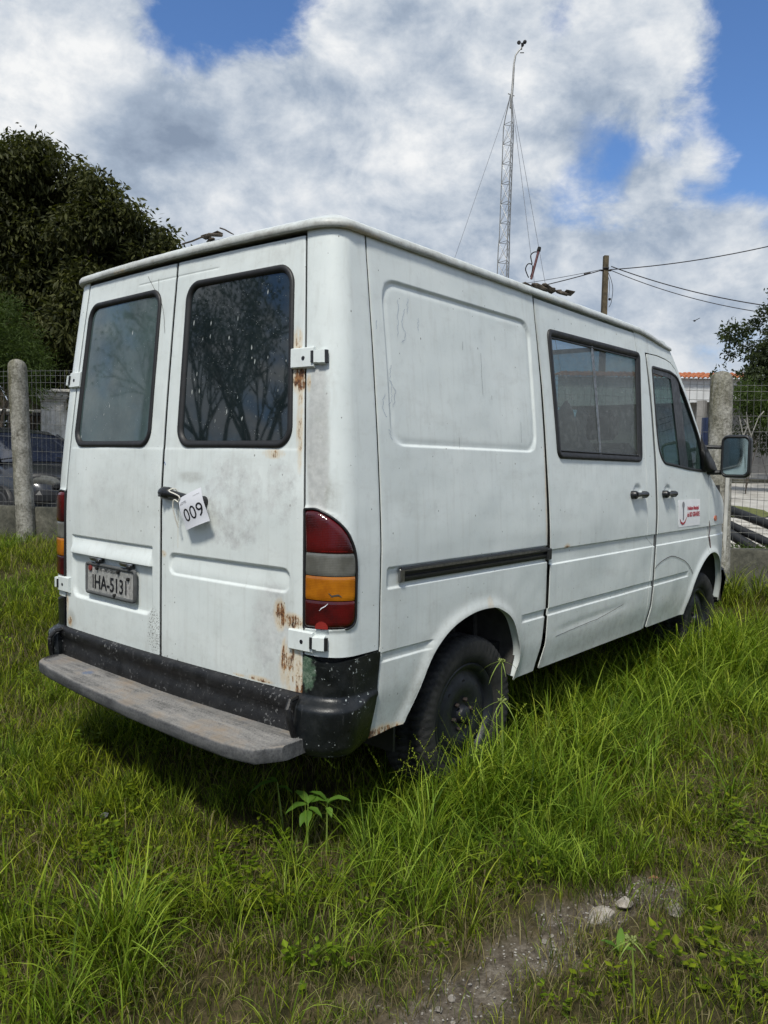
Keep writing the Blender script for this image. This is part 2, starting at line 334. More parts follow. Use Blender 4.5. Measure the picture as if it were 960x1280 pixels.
def ground_like(name,cols,scale,bmp=.5,dist=.02):
    ma,N,out=mat(name); P=coord(N); n=N.noise(P,scale,8,.65); n2=N.noise(P,scale*7,5,.7)
    col=N.ramp(N.math('ADD',N.math('MULTIPLY',n,.65),N.math('MULTIPLY',n2,.35)),[(.33+.34*i/(len(cols)-1),c) for i,c in enumerate(cols)])
    principled(N,out,Base_Color=col,Roughness=.92,Specular_IOR_Level=.2,Normal=bump(N,N.math('ADD',n,n2),bmp,dist)); return ma
CONC=ground_like('mossy_concrete',[(.07,.068,.055),(.15,.145,.12),(.25,.24,.205),(.34,.33,.29)],6,.6,.008)
# ------------------------------------------------------------------ van body surface: s runs round the plan outline from the rear centre, z up
BOW,XTOP,HW,WTOP=.0247,.0751,.96,.8525
YD=.812; RX,RY,EN=.115,.148,2.35; X1=BOW*(YD/.8)**2+RX
FX,FA,FN=3.6,1.14,4.6
_q=np.linspace(0,PI/2,200); _cx=X1-RX*np.cos(_q)**(2/EN); _cy=-(YD+RY*np.sin(_q)**(2/EN))
_ca=np.concatenate([[0],np.cumsum(np.hypot(np.diff(_cx),np.diff(_cy)))]); S1=YD+_ca[-1]; S0=S1-X1
_t=np.linspace(0,PI/2,400); _fx=FX+FA*np.sin(_t)**(2/FN); _fy=-HW*np.cos(_t)**(2/FN)
_fa=np.concatenate([[0],np.cumsum(np.hypot(np.diff(_fx),np.diff(_fy)))]); SF=FX+S0; SEND=SF+_fa[-1]
def BS0(s,z):
    s=np.asarray(s,float); z=np.asarray(z,float); a=np.abs(s); sg=np.where(s<0,-1.,1.)
    x=np.where(a<=YD,BOW*(a/.8)**2,0.); y=np.where(a<=YD,-a,0.)
    m2=(a>YD)&(a<=S1); x=np.where(m2,np.interp(a-YD,_ca,_cx),x); y=np.where(m2,np.interp(a-YD,_ca,_cy),y)
    m3=(a>S1)&(a<=SF); x=np.where(m3,a-S0,x); y=np.where(m3,-HW,y)
    m4=a>SF; x=np.where(m4,np.interp(a-SF,_fa,_fx),x); y=np.where(m4,np.interp(a-SF,_fa,_fy),y)
    t=np.clip((z-1.1)/1.1,0,None); w_=HW-(HW-WTOP)*t**1.3-.02*ss(.60,.40,z)
    x=x+XTOP*np.clip(z-1.2,0,None)**1.3*(1-ss(.02,.32,x))
    return np.stack([x,y*sg*w_/HW,z],-1)
def BSN(s,z):
    e=4e-3; a=BS0(s+e,z)-BS0(s-e,z); b=BS0(s,z+e)-BS0(s,z-e); n=np.cross(a,b); return n/(np.linalg.norm(n,axis=-1,keepdims=True)+1e-12)
def BS(s,z,off=0.):
    s=np.asarray(s,float); z=np.asarray(z,float)+0*s; return BS0(s,z)+BSN(s,z)*(np.asarray(off,float)+0*s)[...,None]
def sdpoly(U,V,poly):
    P=np.asarray(poly,float); d=np.full(U.shape,1e9); ins=np.zeros(U.shape,bool)
    for i in range(len(P)):
        a=P[i];b=P[(i+1)%len(P)]; e=b-a; wx=U-a[0]; wy=V-a[1]
        t=np.clip((wx*e[0]+wy*e[1])/(e@e+1e-15),0,1); d=np.minimum(d,(wx-e[0]*t)**2+(wy-e[1]*t)**2)
        c=((a[1]<=V)&(b[1]>V))|((b[1]<=V)&(a[1]>V))
        with np.errstate(divide='ignore',invalid='ignore'): xi=a[0]+(V-a[1])*e[0]/(e[1] if e[1]!=0 else 1e-15)
        ins^=c&(U<xi)
    d=np.sqrt(d); return np.where(ins,-d,d)
def rb(U,V,u0,u1,v0,v1,r):
    qx=np.abs(U-(u0+u1)/2)-(u1-u0)/2+r; qy=np.abs(V-(v0+v1)/2)-(v1-v0)/2+r
    return np.hypot(np.maximum(qx,0),np.maximum(qy,0))+np.minimum(np.maximum(qx,qy),0)-r
def rpoly(u0,u1,v0,v1,r,n=8):
    o=[]
    for cx,cy,a in ((u1-r,v1-r,0),(u0+r,v1-r,90),(u0+r,v0+r,180),(u1-r,v0+r,270)):
        for k in range(n+1): q=math.radians(a+90*k/n); o.append((cx+r*math.cos(q),cy+r*math.sin(q)))
    return np.array(o)
def cat(pts,n=6,closed=False):
    P=np.asarray(pts,float); k=len(P); o=[]
    rngi=range(k) if closed else range(k-1)
    for i in rngi:
        g=(lambda j:P[j%k]) if closed else (lambda j:P[min(max(j,0),k-1)])
        p0,p1,p2,p3=g(i-1),g(i),g(i+1),g(i+2)
        for t in np.arange(n)/n: o.append(.5*((2*p1)+(-p0+p2)*t+(2*p0-5*p1+4*p2-p3)*t*t+(-p0+3*p1-3*p2+p3)*t**3))
    if not closed: o.append(P[-1])
    return np.array(o)
def rounded(pts,r,n=5):
    P=[np.array(p,float) for p in pts]; o=[]; k=len(P)
    for i in range(k):
        a,b,c=P[i-1],P[i],P[(i+1)%k]; rr=r[i] if hasattr(r,'__len__') else r
        u=a-b; w2=c-b; lu=np.linalg.norm(u); lw=np.linalg.norm(w2); t=min(rr,lu*.48,lw*.48); A=b+u/lu*t; B=b+w2/lw*t
        for q in np.linspace(0,1,n+1): o.append((1-q)**2*A+2*q*(1-q)*b+q*q*B)
    return np.array(o)
def lines(a,b,step,refs=()):
    xs=[a]; x=a
    while x<b-1e-6:
        st=step
        for c,hw,f in refs:
            if abs(x-c)<hw: st=min(st,f)
            elif x<c and x+st>c-hw: st=min(st,max(f,c-hw-x))
        x=min(b,x+st); 
        if b-x<st*.3: x=b
        xs.append(x)
    return np.array(xs)
def panel(name,us,vs,ma,parent,region=None,relief=None,wear=None,rim=.014,surf=BS,off=0.,thick_mat=None):
    U,V=np.meshgrid(us,vs,indexing='ij'); nu,nv=U.shape
    D=region(U,V) if region else np.full(U.shape,-1.)
    D=np.where(np.abs(D)<1e-6,-1e-6,D)
    idx=-np.ones((nu,nv),int); ins=D<0; idx[ins]=np.arange(ins.sum()); UU=list(U[ins]); VV=list(V[ins])
    full=ins[:-1,:-1]&ins[1:,:-1]&ins[1:,1:]&ins[:-1,1:]; anyi=ins[:-1,:-1]|ins[1:,:-1]|ins[1:,1:]|ins[:-1,1:]
    I,J=np.nonzero(full); F=[tuple(q) for q in np.stack([idx[I,J],idx[I+1,J],idx[I+1,J+1],idx[I,J+1]],1).tolist()]
    cache={}
    def cross(a,b):
        k=(a,b) if a<b else (b,a)
        if k not in cache:
            a,b=k; t=D[a]/(D[a]-D[b]); cache[k]=len(UU); UU.append(U[a]+(U[b]-U[a])*t); VV.append(V[a]+(V[b]-V[a])*t)
        return cache[k]
    for i,j in zip(*np.nonzero(anyi&~full)):
        c=[(i,j),(i+1,j),(i+1,j+1),(i,j+1)]; poly=[]
        for q in range(4):
            a=c[q];b=c[(q+1)%4]
            if ins[a]: poly.append(int(idx[a]))
            if ins[a]!=ins[b]: poly.append(cross(a,b))
        if len(poly)>=3: F.append(tuple(poly))
    UU=np.array(UU);VV=np.array(VV); H=(relief(UU,VV) if relief else 0.)+off
    P=surf(UU,VV,H); 
    W=wear(UU,VV) if wear else np.zeros((len(UU),4))
    n=len(P); V_=P
    if rim:
        ec={}
        for f in F:
            for a,b in zip(f,f[1:]+f[:1]):
                if (b,a) in ec: del ec[(b,a)]
                else: ec[(a,b)]=1
        ed=np.array(list(ec.keys())); uv=np.unique(ed); mp=-np.ones(n,int); mp[uv]=np.arange(len(uv)); k=len(uv)
        Pi=surf(UU[uv],VV[uv],(H[uv] if hasattr(H,'__len__') else H)-rim)
        V_=np.concatenate([P,P[uv],Pi]); W=np.concatenate([W,W[uv],W[uv]])
        A=mp[ed[:,0]];B=mp[ed[:,1]]
        F+= [tuple(q) for q in np.stack([n+B,n+A,n+k+A,n+k+B],1).tolist()]
    return mesh(name,V_,F,ma,parent,True,{'wear':W} if wear or ma is PAINT else None)
def strip(name,poly,prof,ma,parent,surf=BS,closed=True,smooth=True):
    P=np.asarray(poly,float); T=(np.roll(P,-1,0)-np.roll(P,1,0)) if closed else np.gradient(P,axis=0)
    T/=np.linalg.norm(T,axis=1,keepdims=True); Nn=np.stack([T[:,1],-T[:,0]],1); A=.5*np.sum(P[:,0]*np.roll(P[:,1],-1)-np.roll(P[:,0],-1)*P[:,1])
    if closed and A<0: Nn=-Nn
    R_=[surf(P[:,0]+Nn[:,0]*d,P[:,1]+Nn[:,1]*d,h) for d,h in prof]; V=np.concatenate(R_); n=len(P); F=[]
    for i in range(len(prof)-1):
        for j in range(n if closed else n-1):
            k=(j+1)%n; f=(i*n+j,i*n+k,(i+1)*n+k,(i+1)*n+j); F.append(f if (A>0) else f[::-1])
    return mesh(name,V,F,ma,parent,smooth)
def ribbon(name,pts,width,ma,parent,off=.0006,surf=BS):
    P=np.asarray(pts,float); T=np.gradient(P,axis=0); T/=np.linalg.norm(T,axis=1,keepdims=True)+1e-12; Nn=np.stack([-T[:,1],T[:,0]],1)
    wd=np.full(len(P),width); wd[0]*=.3; wd[-1]*=.3
    a=P+Nn*wd[:,None]/2;b=P-Nn*wd[:,None]/2; V=np.concatenate([surf(a[:,0],a[:,1],off),surf(b[:,0],b[:,1],off)]); n=len(P)
    return mesh(name,V,[(j,n+j,n+j+1,j+1) for j in range(n-1)],ma,parent,False)
# ------------------------------------------------------------------ the van
van=thing('van','old white panel van with rusty rear doors and black bumper, parked in long grass','van',(0,0,0))
SX=lambda x:np.asarray(x,float)+S0
def line_y(v,c,w_): return np.exp(-((v-c)/w_)**2)
def nz(u,v,k): return vn(u*k+11.3,v*k+4.1)-.5
# ---- window outlines in (s,z)
RW=rpoly(.094,.750,1.463,2.121,.075); LW=rpoly(-.760,-.100,1.463,2.121,.075)
SWIN=rounded([(SX(1.633),1.458),(SX(2.690),1.454),(SX(2.762),2.110),(SX(1.603),2.088)],.045)
DWIN=rounded([(SX(2.952),2.052),(SX(3.27),2.052),(SX(3.392),2.030),(SX(3.517),1.922),(SX(3.779),1.618),(SX(3.860),1.400),(SX(3.62),1.408),(SX(3.06),1.448),(SX(2.985),1.52),(SX(2.960),1.656)],[.03,.03,.03,.1,.1,.02,.1,.07,.05,.1])
def inset(poly,d):
    P=np.asarray(poly); T=np.roll(P,-1,0)-np.roll(P,1,0); T/=np.linalg.norm(T,axis=1,keepdims=True)+1e-12; Nn=np.stack([T[:,1],-T[:,0]],1)
    A=np.sum(P[:,0]*np.roll(P[:,1],-1)-np.roll(P[:,0],-1)*P[:,1]); return P-Nn*d*(1 if A>0 else -1)
def gasket(name,poly,par,w_=.026,h=.010,ma=None):
    return strip(name,poly,[(.002,-.004),(.003,.003),(-.002,h*.85),(-.008,h),(-w_*.55,h*.9),(-w_*.85,h*.3),(-w_,-.004),(-w_,-.012)],ma or RUBBER,par)
# ---- rear doors
def rear_relief(side):
    def f(u,v):
        a=np.abs(u); h=np.zeros_like(u)
        h-=.0022*line_y(v,2.158,.0028)*(a<.30)
        h+=.0018*ss(1.462,1.450,v)*(1-ss(.77,.80,a))
        if side>0:                                     # right door: rounded channel
            d=rb(u,v,.060,.742,.948,1.034,.035); m_=ss(.004,-.007,d)
            h+=m_*(-.013+.006*ss(1.03,.96,v))
        else:                                          # left door: sloping shelf over a plate recess
            d=rb(u,v,-.745,-.058,.965,1.085,.03)
            shelf=ss(1.050,1.044,v)*ss(.962,.966,v)*ss(.003,-.006,rb(u,v,-.735,-.060,.90,1.2,.02))
            h+=shelf*(-.010+.024*ss(1.046,.966,v))
            d=rb(u,v,-.735,-.060,.757,1.02,.05); h+=ss(.004,-.014,d)*ss(.967,.963,v)*(-.013)
        # rolled-over edges
        h-=.004*np.exp(-np.clip(a-.004,0,None)/.004)+.004*np.exp(-np.clip(.808-a,0,None)/.004)
        # dents
        h-=.006*np.exp(-(((a-.70)/.05)**2+((v-.84)/.09)**2))*(side>0); h+=.0012*nz(u,v,7.)
        return h
    return f
def blob(u,v,cu,cv,ru,rv,soft=.6):
    d=np.hypot((u-cu)/ru,(v-cv)/rv); return ss(1+soft,1-soft*.6,d)
def rear_wear(side):
    def f(u,v):
        r=np.zeros_like(u); g=np.zeros_like(u); b=np.zeros_like(u); c=np.zeros_like(u); n=nz(u,v,18.)
        g+=.12+.20*ss(.80,.60,v); c+=.35*ss(.10,.0,np.abs(u))*ss(1.6,.6,v)
        if side>0:
            r=np.maximum(r,.62*blob(u,v,.772,1.84,.022,.045)); r=np.maximum(r,.85*blob(u,v,.782,1.705,.032,.045))
            r=np.maximum(r,.55*blob(u,v,.788,1.56,.014,.17)); r=np.maximum(r,.55*blob(u,v,.66,1.440,.05,.016))
            r=np.maximum(r,.95*blob(u,v,.695,.865,.026,.050)); r=np.maximum(r,.80*blob(u,v,.755,.850,.055,.026))
            r=np.maximum(r,.85*blob(u,v,.722,.715,.014,.06)); r=np.maximum(r,.80*blob(u,v,.762,.695,.014,.08)); r=np.maximum(r,.62*blob(u,v,.792,.690,.012,.06)); r=np.maximum(r,.72*blob(u,v,.800,.630,.030,.045))
            r=np.maximum(r,.55*blob(u,v,.76,.67,.055,.08)); r=np.maximum(r,.75*blob(u,v,.60,.613,.06,.008)); r=np.maximum(r,.6*blob(u,v,.49,.611,.03,.006))
            r=np.maximum(r,.6*blob(u,v,.02,1.027,.02,.012))
            b=np.maximum(b,.42*blob(u,v,.45,1.27,.17,.17)); b=np.maximum(b,.46*blob(u,v,.44,1.13,.13,.05)); b=np.maximum(b,.44*blob(u,v,.30,1.23,.05,.09))
            b=np.maximum(b,.48*blob(u,v,.66,.80,.10,.17)); b=np.maximum(b,.40*blob(u,v,.70,1.30,.09,.12)); g+=.3*blob(u,v,.66,.76,.11,.18)
            g+=.5*blob(u,v,.20,1.345,.07,.018); c=np.maximum(c,.30*blob(u,v,.45,1.12,.15,.05))
        else:
            c=np.maximum(c,1.0*blob(u,v,-.045,.70,.05,.10)); c=np.maximum(c,.6*blob(u,v,-.05,1.38,.05,.12)); g+=.15*blob(u,v,-.3,1.2,.25,.2)
            r=np.maximum(r,.75*blob(u,v,-.765,.632,.022,.022)); g+=.5*blob(u,v,-.76,.64,.045,.04); r=np.maximum(r,.5*blob(u,v,-.79,.72,.012,.06))
            b=np.maximum(b,.3*blob(u,v,-.5,1.25,.2,.12))
        return np.stack([np.clip(r,0,1),np.clip(g+.1*n,0,1),b,c],1)
    return f
zref=[(2.158,.006,.0025),(1.456,.008,.004),(1.048,.010,.0025),(1.034,.010,.003),(.966,.010,.0015),(.948,.012,.003),(.757,.016,.003),(2.22,.008,.002),(.602,.008,.003)]
VR=lines(.601,2.214,.010,zref)
rdoor=panel('rear_door',lines(.0080,.8055,.010,[(.008,.010,.003),(.80,.010,.003),(.06,.012,.004),(.742,.012,.004)]),VR,PAINT,van,lambda U,V:-sdpoly(U,V,RW),rear_relief(1),rear_wear(1),.004)
tag(rdoor,'right rear door, rusty at its hinges and rubbed grey in the middle')
ldoor=panel('rear_door',lines(-.8055,-.0080,.010,[(-.008,.010,.003),(-.80,.010,.003),(-.06,.012,.004),(-.735,.012,.004)]),VR,PAINT,van,lambda U,V:-sdpoly(U,V,LW),rear_relief(-1),rear_wear(-1),.004)
tag(ldoor,'left rear door carrying the number plate')
for dr,poly,gm in ((rdoor,RW,GLASS_DARK),(ldoor,LW,GLASS_TEAL)):
    gasket('window_seal',poly,dr)
    a,b=poly.min(0),poly.max(0)
    panel('window_glass',lines(a[0],b[0],.05),lines(a[1],b[1],.05),gm,dr,lambda U,V,p=poly:sdpoly(U,V,inset(p,.016)),None,None,0,off=-.004)
# ---- corner pillars
TL=rounded([(.8145,1.250),(.868,1.254),(.925,1.228),(.972,1.185),(1.002,1.125),(1.014,1.07),(1.014,.880),(1.008,.856),(.985,.842),(.8145,.836)],[.004,.02,.03,.03,.03,.03,.02,.01,.015,.004])
def pillar_relief(u,v):
    a=np.abs(u); d=sdpoly(a,v,TL); h=.006*np.exp(-(np.clip(d,0,None)/.010)**2)*(d>0)
    return h-.003*np.exp(-np.clip(S0+.2612-a,0,None)/.004)-.003*np.exp(-np.clip(a-.814,0,None)/.003)
def pillar_wear(u,v):
    a=np.abs(u); r=.55*blob(a,v,.83,1.69,.010,.03)+.5*blob(a,v,.822,.80,.01,.03); g=.10+.95*blob(a,v,.868,1.49,.040,.27,.5)+.5*blob(a,v,.90,1.30,.045,.06); b=.62*blob(a,v,.868,1.46,.042,.27)+.3*blob(a,v,.90,1.70,.04,.08)
    R1=np.where(u>0,1.,.25); return np.stack([r*R1,np.clip(g*R1,0,1),b*R1,0.05+.15*blob(a,v,.862,1.40,.03,.2)*R1],1)
for sg in (1,-1):
    us=lines(.8155,S0+.2612,.009,[(.818,.008,.003),(.87,.05,.005),(1.014,.014,.004),(S0+.257,.008,.003)])
    if sg<0: us=-us[::-1]
    pl_=panel('corner_panel',us,lines(.742,2.236,.012,[(.84,.02,.004),(1.254,.014,.004)]),PAINT,van,lambda U,V:-sdpoly(np.abs(U),V,TL),pillar_relief,pillar_wear,.005)
    tlm=None
    lamp=None
    bands=[('reverse_lamp_lens',1.026,1.102,L_CLR),('indicator_lens',.941,1.023,L_AMB),('tail_lamp_lens',1.105,1.26,L_RED),('tail_lamp_lens',.83,.938,L_RED)]
    base=panel('tail_light',np.array([.8145,.86,.90,.94,.98,1.02]) if sg>0 else -np.array([1.02,.98,.94,.90,.86,.8145]),lines(.83,1.26,.03),RUBBER,van,lambda U,V:sdpoly(np.abs(U),V,TL),None,None,0,off=-.006)
    for nm,z0,z1,lm in bands:
        us2=lines(.816,1.016,.008); us2=us2 if sg>0 else -us2[::-1]
        panel(nm,us2,lines(z0,z1,.008,[(z0,.004,.002),(z1,.004,.002)]),lm,base,lambda U,V:sdpoly(np.abs(U),V,inset(TL,.005)),lambda u,v,z0=z0,z1=z1:.010*ss(0,.010,-sdpoly(np.abs(u),v,inset(TL,.004)))+.002*ss(0,.008,np.minimum(v-z0,z1-v)),None,.008)
    if sg>0:
        panel('painted_lens_glow',lines(.880,1.004,.006),lines(1.110,1.140,.005),simple('bright_red_lens',(.28,.008,.008),.2),base,lambda U,V:rb(U,V,.880,.978,1.110,1.134,.008),None,None,.002,off=.0112)  # brighter strips, here and below, paint in the bulb reflector's gleam
        panel('painted_lens_glow',lines(.850,1.004,.006),lines(.948,.982,.005),simple('bright_amber_lens',(.70,.27,.012),.2),base,lambda U,V:rb(U,V,.860,.990,.950,.978,.010),None,None,.002,off=.0112)
        f=panel('reflector',lines(.865,.925,.006),lines(.842,.880,.006),L_RED2,base,lambda U,V:np.hypot(U-.893,(V-.846)*1.0)-.022,None,None,.004,off=.0135)
        # broken chip in the amber lens
        ribbon('crack',[(.915,.968),(.925,.957),(.945,.962),(.955,.955)],.006,CHROME,base,.0135); ribbon('crack',[(.885,.905),(.893,.915),(.905,.922),(.914,.932)],.003,WHITEP,base,.0135)
    strip('tail_light_seal',TL*np.array([sg,1]) if sg>0 else (TL*np.array([-1,1])),[(.004,-.004),(.0045,.005),(.001,.008),(-.004,.006),(-.005,-.002)],SCUFF,base)
# ---- side: creases, stamped panel, rail recess, wheel arches
ARCH=cat([(.405,.30),(.425,.42),(.47,.50),(.565,.648),(.648,.722),(.742,.768),(.87,.798),(1.0,.801),(1.08,.785),(1.185,.726),(1.247,.62),(1.268,.53),(1.240,.45),(1.20,.30)],5)
ARCHF=cat([(3.47,.30),(3.488,.436),(3.56,.545),(3.63,.63),(3.74,.722),(3.85,.785),(3.97,.818),(4.09,.812),(4.20,.765),(4.27,.68),(4.32,.55),(4.34,.42),(4.33,.30)],5)
ARCHS=ARCH+np.array([S0,0]); ARCHFS=ARCHF+np.array([S0,0])
def belt(u,v,x0,x1,soft=.003):
    m_=ss(x0-soft,x0+soft,u)*ss(x1+soft,x1-soft,u); a=ss(1.0135,1.0105,v)*ss(.938,.943,v)
    return m_*(-.008*a+.0*v)
def lowc(u,v,x0,x1,soft=.004,end=0.):
    m_=ss(x0-soft,x0+soft,u)*ss(x1+soft,x1-soft,u-end*(v-.71)); return m_*(-.007*ss(.7275,.7245,v)*ss(.690,.694,v))
def flare(u,v,A):
    d=sdpoly(u,v,A); return .013*np.exp(-(np.clip(d,0,None)/.030)**2)
def tuck(v): return 0*v
def quarter_relief(s,v):
    u=np.abs(s)-S0; h=np.zeros_like(u)
    d=rb(u,v,.340,1.432,1.478,2.098,.085)+.0*u; h-=.010*ss(.000,-.010,d)-.0035*ss(-.018,-.030,d)
    h-=.009*ss(.003,-.004,rb(u,v,.300,1.60,.958,1.034,.012))
    h+=lowc(u,v,.285,.575,end=.5)+lowc(u,v,1.300,1.60); h+=flare(u,v,ARCH)
    h-=.003*np.exp(-np.clip(u-.264,0,None)/.004)
    h+=.0016*nz(u,v,4.)+.0010*nz(u,v,9.)
    h-=.006*np.exp(-((u-1.27)/.10)**2-((v-.60)/.10)**2)*0
    return h
def side_wear(s,v):
    u=np.abs(s)-S0; b=0*u; r=0*u
    g=.10+.50*ss(.80,.42,v)*(.8+.4*(nz(u,v,5.)+.5))+.22*ss(.12,0,np.abs(sdpoly(u,v,ARCH)))+.10*ss(.96,.75,v)
    g+=.45*blob(u,v,.33,.90,.07,.2)*.35
    r=np.maximum(r,.85*blob(u,v,.30,.425,.10,.020)); r=np.maximum(r,.45*blob(u,v,1.503,1.25,.008,.28)); r=np.maximum(r,.45*blob(u,v,1.52,.78,.008,.18))
    r=np.maximum(r,.80*blob(u,v,1.72,1.020,.030,.010)); r=np.maximum(r,.5*blob(u,v,2.90,1.2,.005,.2)); r=np.maximum(r,.4*blob(u,v,1.0,.82,.02,.03))
    c=.15*ss(.60,.42,v)+.45*ss(.05,.0,np.abs(u-1.51)); g=g+.35*ss(.035,.0,np.abs(u-1.51))+.3*ss(.03,0,np.abs(u-2.91))+.18*ss(.03,.0,np.abs(v-1.0))*(u>1.5)
    return np.stack([r,np.clip(g,0,1),b,c],1)
def xbottomL(v): return np.interp(v,[.40,.55,.742,.75],[.228,.251,.268,.2705])          # rear edge of the side panel
def gap1(v): return np.interp(v,[.40,.436,.55,.73,.95,1.04,1.43,1.81,2.24],[1.432,1.441,1.480,1.512,1.512,1.509,1.502,1.500,1.482])
def quarter_region(sgn):
    def f(S,V):
        u=np.abs(S)-S0; d=np.maximum(xbottomL(V)-u,u-gap1(V)); zb=np.interp(u,[.2,.42,1.2,1.5],[.410,.428,.432,.436]); d=np.maximum(d,zb-V)
        return np.maximum(d,-sdpoly(u,V,ARCH))
    return f
ulq=lines(.215,1.53,.013,[(.266,.006,.003),(.300,.010,.003),(.340,.014,.004),(1.432,.014,.004)])+S0
vlq=lines(.40,2.236,.012,[(.709,.024,.0025),(.942,.007,.002),(1.012,.007,.002),(1.034,.008,.003),(.958,.008,.003),(1.478,.014,.0035),(2.098,.014,.0035),(.78,.03,.006)])
quarter=panel('rear_quarter_panel',ulq,vlq,PAINT,van,quarter_region(1),quarter_relief,side_wear,.005)
panel('rear_quarter_panel',-ulq[::-1],vlq,PAINT,van,quarter_region(1),quarter_relief,side_wear,.005)
# sliding door
g2=lambda v:np.interp(v,[.43,.95,1.0,1.16,1.54,1.89,2.06,2.24],[2.79,2.868,2.764,2.758,2.757,2.757,2.738,2.70])
def gap3(v): return np.interp(v,[.40,.436,.56,.706,.86,1.012,1.15,1.45,1.86,2.115,2.24],[2.795,2.812,2.855,2.879,2.888,2.897,2.898,2.898,2.885,2.860,2.85])
def door_relief(s,v):
    u=np.abs(s)-S0; h=belt(u,v,0,3.93)+lowc(u,v,0,3.52); h+=.0018*nz(u,v,3.7)+.0012*nz(u,v,8.5)
    h-=.006*ss(.006,-.02,np.hypot((u-2.60)/1.5,(v-1.262)))*0
    for hx,hz in ((2.62,1.285),(3.11,1.278)): h-=.009*ss(.052,.030,np.hypot((u-hx)*.8,(v-hz)*1.25))
    # long shallow dents in the lower skin
    h-=.004*np.exp(-((v-.60-.03*(u-1.6))/.018)**2)*ss(1.5,1.8,u)*ss(2.6,2.3,u)
    h-=.005*np.exp(-(((u-3.35)/.11)**2+((v-.58)/.07)**2))
    h+=flare(u,v,ARCHF)*(u>3.3)
    return h
def slide_region(S,V):
    u=np.abs(S)-S0; zb=np.interp(u,[1.4,2.9],[.436,.436]); d=np.maximum(gap1(V)+np.interp(V,[.44,.55,.7,1.0,1.1,1.4,1.8,2.2],[.048,.050,.036,.040,.034,.030,.024,.014])-u,u-g2(V)); return np.maximum(np.maximum(d,zb-V),-sdpoly(S,V,SWIN))
vld=lines(.43,2.220,.012,[(.709,.024,.0025),(.942,.007,.002),(1.012,.007,.002),(1.26,.05,.006)])
sdoor=panel('sliding_door',lines(1.44,2.87,.014,[(2.62,.06,.007)])+S0,vld,PAINT,van,slide_region,door_relief,side_wear,.005)
gasket('window_seal',SWIN,sdoor,.034,.012)
MIDX=SX(2.135)
for k,(x0,x1,o_) in enumerate(((SX(1.60),MIDX+.006,-.006),(MIDX-.006,SX(2.77),-.012))):
    panel('sliding_pane',lines(x0,x1,.06),lines(1.45,2.12,.06),GLASS_DUSTY,sdoor,lambda U,V:sdpoly(U,V,inset(SWIN,.018)),None,None,.003,off=o_)
strip('pane_bar',[(MIDX-.008+.0,1.478),(MIDX-.020,1.8),(MIDX-.032,2.085)],[(.0,-.006),(.002,.001),(.016,.001),(.018,-.006)],CHROME,sdoor,closed=False)
strip('window_inner_frame',inset(SWIN,.033),[(0,-.004),(-.001,.002),(-.008,.002),(-.009,-.006)],SCUFF,sdoor)
# B pillar
def bp_region(S,V):
    u=np.abs(S)-S0; return np.maximum(np.maximum(g2(V)+.0055-u,u-gap3(V)),.436-V)
panel('door_pillar',lines(2.69,2.90,.010)+S0,lines(.43,2.236,.012,[(.709,.024,.0025),(.942,.007,.002),(1.012,.007,.002)]),PAINT,van,bp_region,door_relief,side_wear,.005)
# front door
FDTOP=[(2.5,2.118),(2.86,2.118),(3.06,2.124),(3.20,2.118),(3.29,2.105),(3.372,2.070),(3.43,2.010),(3.553,1.885),(3.70,1.70),(3.84,1.50),(3.906,1.395),(3.925,1.30),(3.93,1.1)]
FDT=np.array(FDTOP)
def fd_front(V): return np.interp(V,[.3,.80,.95,1.03,1.30],[3.96,3.935,3.920,3.918,3.918])
def fd_region(S,V):
    u=np.abs(S)-S0; zt=np.interp(u,FDT[:,0],FDT[:,1],right=1.42); d=np.maximum(gap3(V)+np.interp(V,[.44,.7,1.1,1.45,1.86,2.11],[.040,.040,.040,.044,.040,.026])-u,u-fd_front(V)-.003*np.sin(V*70)*(V<1.05)+.004*(V<1.05)); d=np.maximum(d,(V-zt)*.75)
    return np.maximum(np.maximum(np.maximum(d,.436-V),-sdpoly(S,V,DWIN)),-sdpoly(u,V,ARCHF))
fdoor=panel('front_door',lines(2.83,3.97,.013,[(3.11,.06,.007)])+S0,lines(.43,2.14,.012,[(.709,.024,.0025),(.942,.007,.002),(1.012,.007,.002),(1.26,.05,.006)]),PAINT,van,fd_region,door_relief,side_wear,.005)
gasket('window_seal',DWIN,fdoor,.016,.005)
panel('window_glass',lines(SX(2.94),SX(3.87),.05),lines(1.39,2.06,.05),GLASS_CAB,fdoor,lambda U,V:sdpoly(U,V,inset(DWIN,.008)),None,None,.003,off=-.008)
BAR1=np.array([(3.235,2.06),(3.281,2.028),(3.300,1.815),(3.327,1.607),(3.362,1.40),(3.520,1.40),(3.478,1.586),(3.462,1.752),(3.420,1.99),(3.40,2.06)])+np.array([S0,0]); BAR2=np.array([(2.94,2.012),(3.25,2.006),(3.40,1.975),(3.44,1.99),(3.40,2.07),(2.94,2.07)])+np.array([S0,0])
for BR in (BAR1,BAR2): panel('window_bar',lines(BR[:,0].min(),BR[:,0].max(),.02),lines(BR[:,1].min(),BR[:,1].max(),.02),SCUFF,fdoor,lambda U,V,BR=BR:np.maximum(sdpoly(U,V,BR),sdpoly(U,V,inset(DWIN,.010))),None,None,.004,off=-.0015 if BR is BAR1 else -.0025)
ribbon('wing_crack',[(3.919+S0,1.055),(3.945+S0,.99),(3.925+S0,.95),(3.955+S0,.905),(3.975+S0,.86),(4.00+S0,.825)],.020,simple('dark_red_primer',(.09,.012,.014),.6),van,.0030)
